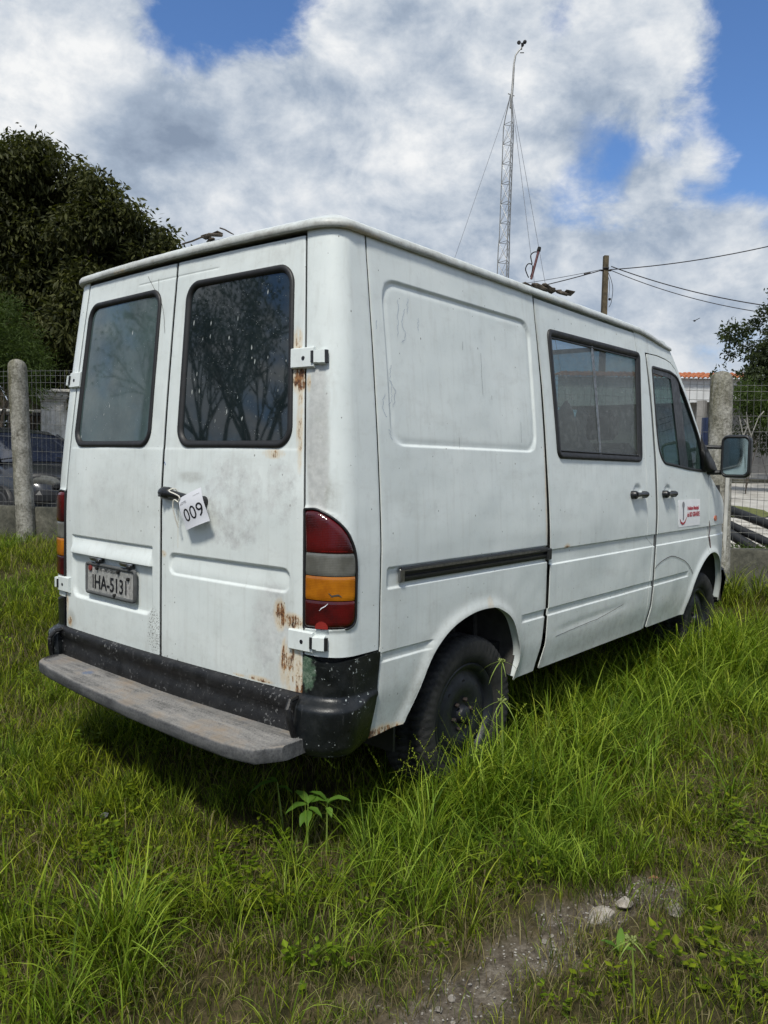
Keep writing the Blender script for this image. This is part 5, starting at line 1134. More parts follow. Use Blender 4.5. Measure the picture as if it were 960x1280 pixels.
def crown(name,ells,ncl,per,size,asp,droop,ma,parent,seed,spread=.33,rim=.55,gap=0.,tintbias=0.):
    rg=np.random.default_rng(seed); vol=np.array([e[3]*e[4]*e[5] for e in ells])**.62; vol/=vol.sum(); idx=rg.choice(len(ells),ncl,p=vol); E=np.array(ells)[idx]
    d=rg.normal(0,1,(ncl,3)); d/=np.linalg.norm(d,axis=1,keepdims=True); r=rim+(1-rim)*rg.random(ncl)**.6; r*=1+.16*(vn(E[:,0]*3+d[:,0]*4,d[:,1]*4+d[:,2]*4)-.5)*2
    C=E[:,:3]+d*r[:,None]*E[:,3:6]
    if gap: k=vn(C[:,0]*2.3+C[:,2]*1.1,C[:,1]*2.3+C[:,2]*1.9)>gap; C=C[k]; d=d[k]
    n=len(C); P=np.repeat(C,per,0)+rg.normal(0,spread,(n*per,3))*np.array((1,1,.8)); D=np.repeat(d,per,0); tb=np.repeat(rg.random(n),per)
    V,F=leaves(P,D*.7,size,asp,droop,rg); tint=np.clip(.5*np.repeat(tb,4)+.5*np.repeat(rg.random(n*per),4)**1.5+tintbias,0,1)
    o=mesh(name,V,F,ma,parent,False,{'tint':tint}); return C
def branches(name,root,h,tips,ma,parent,seed,r0=.25,n=14):
    r=random.Random(seed); mb=MB(); top=np.array(root)+np.array((0,0,h)); mb.tube([root,np.array(root)+np.array((.05,.02,h*.5)),top],[r0*1.3,r0,r0*.8],10)
    for k in range(n):
        t=tips[r.randrange(len(tips))]; s_=np.array(root)+np.array((0,0,h*r.uniform(.6,1.))); m1=s_*.6+np.array(t)*.4+np.array((r.uniform(-.2,.2),r.uniform(-.2,.2),.15)); m2=s_*.25+np.array(t)*.75+np.array((r.uniform(-.2,.2),r.uniform(-.2,.2),.1))
        mb.tube([s_,m1,m2,t],[r0*.45,r0*.3,r0*.16,r0*.05],6)
    mb.build(name,ma,parent)
MANGO=leafmat('dark_mango_leaf',(.013,.018,.006),(.098,.104,.028),.28)
LIGHTG=leafmat('fresh_green_leaf',(.028,.048,.012),(.085,.125,.028),.35)
DARKG=leafmat('dark_green_leaf',(.020,.030,.014),(.070,.090,.034),.3)
def E_(x,y,D,rx,rz,ry=None): p_=at(x,y,D); return (p_[0],p_[1],p_[2],rx,ry or rx,rz)
t=thing('mango_tree','large dark broad tree with long drooping leaves behind the left fence','tree',tuple(np.array((*at(30,600,17)[:2],.4))))
els=[E_(20,310,17,1.7,1.7),E_(60,380,17,1.5,1.4),E_(-80,330,17.5,2.2,2.2),E_(90,320,16.8,1.0,1.1)]
rl=random.Random(31)
for (x0,y0,r0) in ((15,200,.48),(50,198,.42),(30,215,.5),(0,215,.5),(75,222,.45),(100,232,.42),(62,245,.5),(125,250,.42),(140,272,.42),(158,285,.38),(112,275,.5),(150,310,.42),(172,305,.33),(190,300,.30),(207,297,.22),(180,325,.4),(205,320,.3),(160,345,.5),(85,290,.55),(35,280,.6),(-20,240,.6),(5,350,.6),(60,340,.55),(110,360,.5),(140,390,.5),(90,410,.6),(30,420,.6),(60,460,.5),(95,450,.45),(110,480,.4),(45,182,.14),(22,176,.16),(60,187,.12),(2,184,.16),(105,215,.14),(120,228,.15),(168,262,.14)):
    els.append(E_(x0,y0,16.2+rl.uniform(-.6,.5),r0*rl.uniform(.85,1.1)*1.05,r0*rl.uniform(.8,1.05)))
C=crown('crown',els,8800,13,.135,.36,.55,MANGO,t,5,.115,.45,gap=.27); branches('trunk',at(30,560,17)*np.array((1,1,0))+np.array((0,0,.35)),2.2,[C[i] for i in range(0,len(C),90)],BARKT,t,2,.22,30)
t=thing('bushy_tree','lighter feathery green tree at the far left in front of the big dark one','tree',(*at(-5,600,14.5)[:2],.4))
C=crown('crown',[E_(-5,430,14.5,.75,.65),E_(25,455,14.4,.5,.42),E_(-45,455,14.6,.9,.7),E_(0,395,14.6,.35,.35),E_(38,480,14.4,.25,.5)],900,26,.10,.16,.1,LIGHTG,t,8,.10,.3); branches('trunk',(*at(-5,560,14.5)[:2],.4),1.0,[C[i] for i in range(0,len(C),60)],BARKT,t,3,.08,10)
t=thing('yard_tree','spreading dark tree with open tiers of foliage behind the right fence','tree',(*at(985,600,19)[:2],.35))
els=[E_(916,418,19,.34,.26),E_(932,430,19,.26,.24),E_(962,398,19,.62,.36),E_(930,442,19,.42,.16),E_(960,440,19.2,.6,.35),E_(912,466,18.8,.34,.13),E_(945,470,19,.6,.3),E_(985,450,19.5,1.3,1.3),E_(1040,420,20,1.8,1.6),E_(935,490,19.2,.35,.25),E_(975,505,19,.7,.5)]
C=crown('crown',els,1900,17,.10,.45,.1,DARKG,t,11,.075,.30,gap=.42,tintbias=-.15); branches('trunk',(*at(985,600,19)[:2],.35),2.3,[C[i] for i in range(0,len(C),50)],BARKT,t,4,.14,26)
def shrub(name,label,ells,seed,ma,n,size=.07,per=20,spread=.10,cat_='shrub',sr_=.012):
    zb=float(gz(ells[0][0],ells[0][1])); t=thing(name,label,cat_,(ells[0][0],ells[0][1],zb)); C=crown('foliage',ells,n,per,size,.4,.1,ma,t,seed,spread,.2,gap=.22); branches('stem',(ells[0][0],ells[0][1],zb),.25,[C[i] for i in range(0,len(C),30)],BARKT,t,seed,sr_,9)
shrub('shrub','yellowish green shrub thicket below the right tree behind the wire fence',[E_(938,500,17,.30,.28),E_(960,515,17,.35,.30),E_(925,485,17.2,.2,.2)],21,LIGHTG,300)
shrub('shrub','darker bush at the right edge above the rubbish bags',[E_(965,545,17.5,.55,.30),E_(930,540,17.8,.3,.35),E_(1000,530,17.6,.8,.8)],22,DARKG,420)
for k,(x0,y0,x1,y1,x2,y2) in enumerate(((930,560,928,535,922,512),(938,560,944,535,950,516),(934,562,938,540,930,522))):
    pass
mb=MB(); 
for pts in (((932,566),(929,545),(924,520)),((929,545),(935,532),(933,515)),((936,566),(939,545),(948,522)),((939,545),(934,530),(930,524)),((948,522),(955,514))):
    mb.tube([at(x,y,16.6) for x,y in pts],[.016,.013,.009][:len(pts)],6)
tag(mb.build('bare_shrub',simple('pale_dead_wood',(.26,.25,.22),.9,0,.2,10),None),'pale leafless branching shrub between the blue post and the bush','shrub')
# line of far trees closing the horizon on every side
FAR=leafmat('far_foliage',(.018,.026,.012),(.055,.070,.028),.2)
rg=np.random.default_rng(44); fc=[];
for k in range(170):
    a=2*PI*k/170+rg.normal(0,.01); 
    dv=np.array((math.cos(a),math.sin(a))); fw=dv@np.array((_F[0],_F[1]))
    D=rg.uniform(60,95); h=rg.uniform(3.0,6.5)
    if fw>.80: h*=.62
    fc.append((dv[0]*D,dv[1]*D,h*.45,h*.9,h*.9,h*.62))
d_=thing; 
rgs=np.random.default_rng(5); E=np.array(fc)[rgs.integers(0,len(fc),5200)]; d=rgs.normal(0,1,(5200,3)); d/=np.linalg.norm(d,axis=1,keepdims=True); Cc=E[:,:3]+d*E[:,3:6]*(.4+.6*rgs.random(5200))[:,None]; Cc[:,2]=np.abs(Cc[:,2])
P=np.repeat(Cc,12,0)+rgs.normal(0,.5,(5200*12,3)); V,F=leaves(P,np.repeat(d,12,0),.85,.7,.2,rgs); tag(mesh('far_woodland',V,F,FAR,None,False,{'tint':np.repeat(rgs.random(len(P)),4)}),'far line of trees closing the horizon',kind='stuff')
# ------------------------------------------------------------------ house beyond the yard
TILE=simple('terracotta_tile',(.42,.13,.05),.8,0,.3,6,.2); WALLG=ground_like('grey_house_render',[(.17,.165,.155),(.25,.24,.225),(.31,.30,.285)],2,.2,.01); FASC=simple('white_fascia_board',(.62,.63,.63),.6,0,.08,4); BLUEP=simple('dark_blue_paint',(.018,.032,.085),.5,0,.2,6)
D0=24.
h0=at(800,500,D0+1.5); h1=at(897,505,D0); hdir=(h1-h0); hdir[2]=0; Lh=np.linalg.norm(hdir); hdir/=Lh; hn=np.array((hdir[1],-hdir[0],0)); 
if hn@(h0-CC)>0: hn=-hn
house=thing('tiled_house','low grey house with white fascia and terracotta tile roof behind the right fence','house',(h0[0],h0[1],.3)); Hz=Matrix.Rotation(math.atan2(hdir[1],hdir[0]),3,'Z')
zf0=at(870,503,D0)[2]; zf1=at(870,478,D0)[2]
def hb2(a,n_,z,size,bev=0.): return (tuple(h0+hdir*a+hn*n_+np.array((0,0,z-h0[2]))),size,Hz,bev)
LL=7.2
mb=MB(); mb.box(*hb2(LL/2-2.2,-1.8,(zf0+.3)/2,(LL,3.4,zf0-.3))); mb.build('wall',WALLG,house,smooth=False)
def fz(k): return zf1+.42*(1-k)      # fascia drops to the right
npl=30
for k in range(npl):                 # vertical fascia boards
    a=-2.6+k*.20; kk=k/npl; zt2=fz(kk); mb=MB(); mb.box(*hb2(a,.42+.006*(k%2),(zf0+zt2)/2,(.194,.03,zt2-zf0))); mb.build('fascia_board',FASC,house,smooth=False)
mb=MB(); mb.box(*hb2(.3,-.6,zf0+.02,(6.2,2.0,.04))); mb.build('soffit',WALLG,house,smooth=False)
a_=h0+hdir*-2.8+hn*.55; b_=h0+hdir*3.45+hn*.55
tp=[]
for i in range(46):
    k=i/45; p_=a_*(1-k)+b_*k
    for j in range(2):
        c_=p_-hn*(.30*j+.12)+np.array((0,0,fz(k)-p_[2]+.05+.085*j+.01*math.sin(i*2.1))); tp.append(c_)
til0=None
for i,c_ in enumerate(tp):
    if til0 is None:
        V=[];
        for y in (-.20,.20):
            for q2 in range(7): a=PI*q2/6; V.append((.075*math.cos(a),y,.055*math.sin(a)))
        for y in (-.20,.20):
            for q2 in range(7): a=PI*q2/6; V.append((.060*math.cos(a),y,.040*math.sin(a)))
        F=[(j,j+1,8+j,7+j) for j in range(6)]+[(14+j,21+j,22+j,15+j) for j in range(6)]+[(j,14+j,15+j,j+1) for j in range(6)]
        til0=mesh('roof_tile',V,F,TILE,house,True); o=til0
    else:
        o=til0.copy(); COL.objects.link(o); o.parent=house
    o.location=tuple(c_-np.array(house.location)); o.rotation_euler=(math.radians(16),0,math.atan2(hdir[1],hdir[0])+(i%5-2)*.015)
mb=MB(); g_=[[tuple(p_-hn*s_+np.array((0,0,fz(k)-p_[2]+.0+.02*s_))) for s_ in (0,.5,1.5,3.0)] for k,p_ in ((0,a_),(.5,(a_+b_)/2),(1,b_))]; mb.grid(np.array(g_)); mb.build('roof',TILE,house,smooth=False)
SHADEW=simple('house_window_recess',(.05,.052,.055),.3,0,.1,4)
for k in range(2):
    mb=MB(); a=3.15+.0+k*.26-1.0+.15; mb.box(*hb2(a+.35,-.075,1.75,(.17,.06,1.5))); mb.build('shutter',simple('grey_shutter',(.13,.135,.14),.6) if k==0 else bpy.data.materials['grey_shutter'],house,smooth=False)
mb=MB(); pc=at(876,540,D0-.6); mb.box((pc[0],pc[1],(zf0+.3)/2),(.22,.22,zf0-.3),Hz); mb.build('column',WALLG,house,smooth=False)
gt=thing('blue_gate','dark blue metal gate panel between the house and the stout post','gate',(*at(884,580,21)[:2],.33))
mb=MB(); c_=at(885,575,21.); z1=at(884,522,21)[2]; mb.box((c_[0],c_[1],(z1+.33)/2),(.05,.40,z1-.33),Hz@Matrix.Rotation(PI/2,3,'Z')); mb.build('panel',BLUEP,gt,smooth=False)
mb=MB(); 
for dx in (-.12,.0,.12): mb.box(tuple(np.array((c_[0],c_[1],(z1+.33)/2))+hdir*dx+hn*.04),(.03,.03,z1-.40),Hz)
mb.build('slat',BLUEP,gt,smooth=False)
t=thing('blue_post','dark blue square post right of the stout concrete post','post',(*at(919,575,48)[:2],.33)); c_=at(919,575,48.); z1=at(919,497,48)[2]
mb=MB(); mb.box((c_[0],c_[1],(z1+.3)/2),(.42,.42,z1-.3),Hz,.01); mb.build('shaft',BLUEP,t); mb=MB(); mb.box((c_[0],c_[1],z1),(.5,.5,.14),Hz,.01); mb.build('cap',INK,t)
wl=at(925,492,21); mb=MB(); 
# rubbish by the far wall
mb=MB(); a=at(880,599,20.);b=at(1010,603,20.); mb.box(tuple((a+b)/2*np.array((1,1,0))+np.array((0,0,1.13))),(float(np.linalg.norm((b-a)[:2])),.25,.16),Matrix.Rotation(math.atan2((b-a)[1],(b-a)[0]),3,'Z'),.02); tag(mb.build('yard_kerb',WALLM,None),'long dark low kerb wall across the yard under the rubbish bags','wall')
def bag(name,label,c,r,ma,seed,cat_='bag'):
    rr=np.random.default_rng(seed); mb=MB(); g_=[]
    for i in range(11):
        a=PI*i/10; g_.append([(c[0]+r*math.sin(a)*math.cos(b)*(1+.35*(vn(b*1.9+seed,a*2.3)-.5)),c[1]+r*math.sin(a)*math.sin(b)*(1+.35*(vn(b*1.9+seed,a*2.3)-.5)),c[2]+r*.75*math.cos(a)*(1+.3*(vn(b*3+seed,a*3)-.5))) for b in np.linspace(0,2*PI,17)])
    G_=np.array(g_); G_[:,-1]=G_[:,0]; mb.grid(G_); tag(mb.build(name,ma,None,auto=None),label,cat_)
BAGW=simple('white_plastic_bag',(.62,.63,.62),.4,0,.15,5); BAGB=simple('blue_plastic',(.03,.16,.50),.35,0,.1,5); BAGK=simple('black_plastic_bag',(.015,.015,.017),.35,0,.2,5)
for i,(x,y,r,ma,lb,nm,ct) in enumerate(((944,556,.13,BAGW,'white rubbish bag nearest the mirror, behind the right fence','rubbish_bag','bag'),(958,558,.12,BAGW,'white rubbish bag at the right edge of the photo','rubbish_bag','bag'),(935,553,.08,BAGW,'smallest white bag on the pile, just right of the blue post','rubbish_bag','bag'),(948,571,.16,BAGK,'black rubbish bag slumped under the white ones','rubbish_bag','bag'),(956,577,.13,BAGB,'blue plastic drum cover in front of the black bags','plastic_sheet','sheet'),(934,572,.15,BAGK,'black rubbish bag left of the blue plastic','rubbish_bag','bag'))):
    bag(nm,lb,at(x,y,24.0-.25*(ma is BAGB)-.1*(ma is BAGK)),r*1.42,ma,i+3,ct)
MOSSG=ground_like('moss_green',[(.05,.06,.018),(.10,.11,.035),(.16,.16,.07)],9,.3,.01)
def yardz(P): return .335+.0653*np.clip(fd(P[0],P[1])-1.9,0,16.5)
th_=np.linspace(0,2*PI,29)[:-1]; c0=at(908,613,14.); pv_=[]
for a_0 in th_: 
    q2=c0[:2]+np.array((_R[0],_R[1]))*(.42 if math.cos(a_0)<0 else .75)*math.cos(a_0)*(1+.3*(vn(a_0*3,1.)-.5))+np.array((_F[0],_F[1]))*1.2*math.sin(a_0)*(1-.5*max(0,math.cos(a_0))); pv_.append((q2[0],q2[1],float(yardz(q2))+.03))
tag(mesh('moss_patch',pv_,[tuple(range(28))],MOSSG,None,False),'strip of green moss on the stone paving',kind='structure')
tag(MB().box(tuple(at(950,583,24.6)),(5.,1.2,.30),Matrix.Rotation(math.atan2(_R[1],_R[0]),3,'Z'),.02).build('dark_bench',WALLM,None),'long dark low ledge under the heap of rubbish bags','ledge')
shrub('hedge','dark leafy hedge behind the iron railings at the far left',[E_(-30,560,21,1.6,.9),E_(10,545,21,1.2,.9),E_(45,550,21,.9,.85),E_(-70,540,21.5,1.6,1.2)],61,DARKG,1100,.14,14,.16,'hedge')
shrub('weed_clump','scrubby green weeds growing under the black pipes',[E_(938,688,8.0,.30,.035),E_(965,690,7.9,.25,.05)],62,LIGHTG,90,.04,12,.03,'weeds',.003)
# ------------------------------------------------------------------ lattice mast
GALV=simple('galvanised_steel',(.30,.30,.29),.5,.5,.2,6)
mtb=at(630,345,20.); top=at(638.5,118,20.); axis=(top-mtb); axis/=np.linalg.norm(axis); footp=mtb-axis*(mtb[2]/axis[2]-.02)
mast=thing('lattice_mast','tall slim lattice weather mast with cup anemometer rising behind the van','mast',tuple(footp))
H=np.linalg.norm(top-footp); rr=.155
a=np.cross(axis,(0,0,1.)) if abs(axis[2])<.99 else np.cross(axis,(1.,0,0)); a/=np.linalg.norm(a); b=np.cross(axis,a)
legs=[]; rt_=math.radians(20)
def lp(k,h):
    taper=1. if h<H-.75 else max(.06,(H-h)/.75); th=rt_+2*PI*k/3; ex_=1.0+.12*ss(H-3.6,H-3.9,h); return footp+axis*h+(a*math.cos(th)+b*math.sin(th))*rr*taper*ex_
for k in range(3):
    MB().tube([lp(k,h) for h in np.linspace(0,H,40)],.014,6).build('leg',GALV,mast)
nst=int((H-.6)/.5)
hl=[H-.75-.5*i for i in range(nst)]
for i,h in enumerate(hl):
    if h-.5<0: break
    for k in range(3):
        mb=MB(); mb.tube([lp(k,h),lp((k+1)%3,h)],.007,4); mb.tube([lp(k,h),lp((k+1)%3,h-.5)],.006,4); mb.tube([lp((k+1)%3,h),lp(k,h-.5)],.006,4); mb.build('brace',GALV,mast,smooth=False)
pipe=[at(638.5,135,20.),at(641,105,20.),at(642.5,80,20.),at(644.5,69,20),at(649,63,20.),at(652,60,20.)]
MB().tube(pipe,[.035,.030,.024,.02,.018,.016],8).build('pole',GALV,mast); 
an_=MB(); c_=at(652.5,54,20.); an_.tube([at(652,62,20),c_],.015,6); 
for k in range(3):
    th=k*2*PI/3+.35; e_=c_+np.array((math.cos(th),math.sin(th),0))*.085; an_.tube([c_,e_],.008,5); an_.lathe([(.0,-.04),(.035,-.025),(.05,.0),(.045,.03)],e_,(-math.sin(th),math.cos(th),0),10)
an_.tube([at(650,66,20),at(655,66,20)],.012,5)
an_.build('anemometer',IRON,mast); MB().tube([at(635,117,20.),at(643,120,20.)],.012,6).build('cross_arm',GALV,mast)
GUY=simple('guy_wire',(.20,.21,.23),.5,.3,.1,6)
for k,(x0,y0,x1,y1,dd,lb) in enumerate(((637.5,122,572,312,1.5,'guy wire slanting down left from the mast'),(640,122,680,346,-2.,'guy wire slanting down right from the mast'),(640.5,130,662,305,2.,'steeper second guy wire right of the mast'))):
    A=at(x0,y0,20.);B=at(x1,y1,20.-dd*0); d=B-A; t_=(A[2]-.3)/-d[2]; MB_=MB(); MB_.tube([A,A+d*t_],.0065,4,False); tag(MB_.build('guy_wire',GUY,None),lb,'wire')
# ------------------------------------------------------------------ utility pole and overhead lines
WOODP=ground_like('weathered_pole_wood',[(.035,.03,.022),(.085,.07,.045),(.14,.115,.075)],5,.5,.01)
DP=28.; pt=at(757.5,320,DP); pbm=at(755,390,DP); ax_=(pt-pbm)/np.linalg.norm(pt-pbm); ft=pt-ax_*(pt[2]-.3)/ax_[2]
up=thing('utility_pole','squared brown wooden utility pole behind the van roof','pole',tuple(ft))
mb=MB(); mb.tube([ft,pt],[.15,.115],4); mb.build('shaft',WOODP,up,smooth=False)
mb=MB(); mb.tube([at(751,338,DP),at(764,338,DP)],.035,6); mb.tube([at(754,335,DP-.1),at(761,335,DP-.1)],.04,6); mb.build('bracket',IRON,up)
mb=MB(); mb.lathe([(0,-.05),(.05,-.03),(.05,.03),(0,.05)],at(762,374,DP),(0,0,1),8); mb.tube(cat([at(760,340,DP),at(764,350,DP),at(766,362,DP),at(764,378,DP),at(761,384,DP)],4),.010,5); mb.tube(cat([at(760,345,DP),at(762,355,DP),at(761,372,DP)],4),.008,5); mb.build('hanging_cable',IRON,up)
def line(x0,y0,x1,y1,d0,d1,sag,r,lb):
    A=at(x0,y0,d0);B=at(x1,y1,d1); B2=A+(B-A)*1.0; P=[A*(1-t)+B2*t-np.array((0,0,sag*4*t*(1-t))) for t in np.linspace(0,1,24)]; tag(MB().tube(P,r,4,False).build('overhead_line',INK,None),lb,'cable')
line(762,337,1200,235,DP,24,.45,.017,'upper overhead cable running right from the utility pole')
line(764,333,1150,392,DP,24,.5,.017,'middle overhead cable sagging right from the utility pole')
line(764,338,1150,396,DP,24,.62,.013,'lowest thin overhead cable sagging right from the utility pole')
line(751,338,480,384,DP,30,.25,.017,'thick overhead cable running left from the utility pole behind the roof')
line(751,337,480,368,DP,30,.2,.009,'thin overhead cable running left from the utility pole above the thick one')
mb=MB(); mb.tube([at(730,342.6,28.2),at(738,340.8,28.2)],.035,6); tag(mb.build('cable_clamp',INK,None),'dark clamp on the thick cable just left of the utility pole','clamp')
bd=at(868,401,60.); mb=MB(); mb.lathe([(0,-.22),(.06,-.1),(.07,.05),(.03,.2),(0,.28)],bd,(1,0,.1),8); mb.add([bd+np.array(q2) for q2 in ((.1,0,0),(-.1,0,0),(-.15,.45,.16),(.02,.42,.16),(-.15,-.45,.16),(.02,-.42,.16))],[(0,1,2,3),(1,0,5,4)]); tag(mb.build('bird',INK,None,auto=None),'tiny dark bird gliding in the cloudy sky at the right','bird')
# ------------------------------------------------------------------ what the rear glass reflects: a bare tree and a street lamp behind the photographer
def baretree(name,label,root,h,seed,ma,lev=6,leafm=None,lean=(0,0)):
    r=random.Random(seed); t=thing(name,label,'tree',tuple(root)); mb=MB(); tips=[]
    def grow(p,d,L,rad,l):
        n=4; P=[np.array(p)]; dd=np.array(d)
        for i in range(n): dd=dd+np.array([r.uniform(-.16,.16) for _ in range(3)]); dd/=np.linalg.norm(dd); P.append(P[-1]+dd*L/n)
        mb.tube(P,np.linspace(rad,rad*.68,n+1),7 if l>2 else 4,False)
        if l==0: tips.append((P[-1],dd)); return
        for k in range(3 if l>1 else 3):
            s_=P[-1] if k<2 else P[2+r.randrange(2)]; nd=dd+np.array([r.uniform(-.56,.56),r.uniform(-.56,.56),r.uniform(-.15,.6)]); nd/=np.linalg.norm(nd); grow(s_,nd,L*r.uniform(.62,.85),rad*.62,l-1)
    grow(root,(lean[0],lean[1],1.),h*.30,.13,lev); mb.build('trunk',ma,t)
    if leafm:
        rg=np.random.default_rng(seed); C=np.array([q2[0] for q2 in tips]); C=C[C[:,2]>root[2]+h*.55]; P=np.repeat(C,5,0)+rg.normal(0,.18,(len(C)*5,3)); V,F=leaves(P,rg.normal(0,1,P.shape),.12,.5,.3,rg); mesh('crown',V,F,leafm,t,False,{'tint':np.repeat(rg.random(len(P)),4)})
vc=np.array((1.9,-2.77))
def refl(az,D): a=math.radians(az); return np.array((vc[0]+D*math.cos(a),vc[1]+D*math.sin(a),0.))
baretree('bare_tree','thin leafy topped tree mirrored in the right rear window',refl(132.0,15.),6.9,5,BARKT,6,DARKG,(.0,0))
baretree('bare_tree','forked bare tree mirrored at the edge of the right rear window',refl(134.5,12.),5.2,9,BARKT,5,None,(-.1,.1))
lpn=refl(121.6,17.); lt=thing('street_lamp','grey street lamp with crossarm mirrored in the left rear window','lamp',tuple(lpn)); 
mb=MB(); z_=lambda h:lpn+np.array((0,0,h)); mb.tube([z_(0),z_(6.6)],[.15,.11],8); mb.build('pole',IRON,lt); sd_=np.array((-.86,-.5,0)); mb=MB(); mb.tube([z_(6.2),z_(6.2)+sd_*-2.0+np.array((0,0,.25))],.09,6); mb.build('cross_arm',IRON,lt)
mb=MB(); mb.tube([z_(4.6),z_(5.3)-sd_*.35,z_(5.6)-sd_*1.0],.035,6); mb.box(tuple(z_(5.6)-sd_*1.2),(.5,.22,.12),Matrix.Rotation(math.atan2(sd_[1],sd_[0]),3,'Z'),.04); mb.build('lamp_arm',IRON,lt)
# ------------------------------------------------------------------ grass and weeds
def blade_mat():
    ma,N,out=mat('grass_blade'); a=N.new('ShaderNodeAttribute',attribute_name='bl'); sp=N.new('ShaderNodeSeparateColor',inp={0:a.outputs['Color']})
    ti=N.new('ShaderNodeAttribute',attribute_type='INSTANCER',attribute_name='tint').outputs['Fac']
    dryi=N.new('ShaderNodeAttribute',attribute_type='INSTANCER',attribute_name='dry').outputs['Fac']
    v=N.math('ADD',N.math('MULTIPLY',sp.outputs[1],.80),N.math('MULTIPLY',ti,.20))
    yel=N.ramp(v,[(.08,(.022,.040,.004)),(.36,(.075,.112,.006)),(.66,(.195,.240,.010)),(.92,(.42,.44,.050))])
    grn=N.ramp(v,[(.08,(.010,.034,.004)),(.36,(.032,.088,.006)),(.66,(.095,.190,.010)),(.92,(.26,.38,.050))])
    hs=N.math('ADD',ti,N.math('MULTIPLY',N.math('SUBTRACT',sp.outputs[1],.5),.25)); col=N.mix(N.mapr(hs,.42,1.05),yel,grn)
    col=N.mix(N.mapr(sp.outputs[0],0.,.50,.88,0.),col,(.034,.026,.010))  # roots coloured darker to stand in for the shade between blades
    dr=N.math('GREATER_THAN',N.math('ADD',sp.outputs[2],dryi),1.0)
    col=N.mix(N.math('MULTIPLY',dr,.85),col,N.mix(sp.outputs[1],(.13,.095,.045),(.31,.26,.15)))
    b=N.new('ShaderNodeBsdfPrincipled',inp={'Base Color':col,'Roughness':.55,'Specular IOR Level':.12})
    tr=N.new('ShaderNodeBsdfTranslucent',inp={0:N.mix(1.,col,(1.25,1.35,.5),'MULTIPLY')}); mx=N.new('ShaderNodeMixShader',inp={0:.33,1:b.outputs[0],2:tr.outputs[0]}); N.l.new(mx.outputs[0],out.inputs[0]); return ma
BLADE=blade_mat()
PROT=bpy.data.collections.new('grass_tufts'); PNAMES=[]
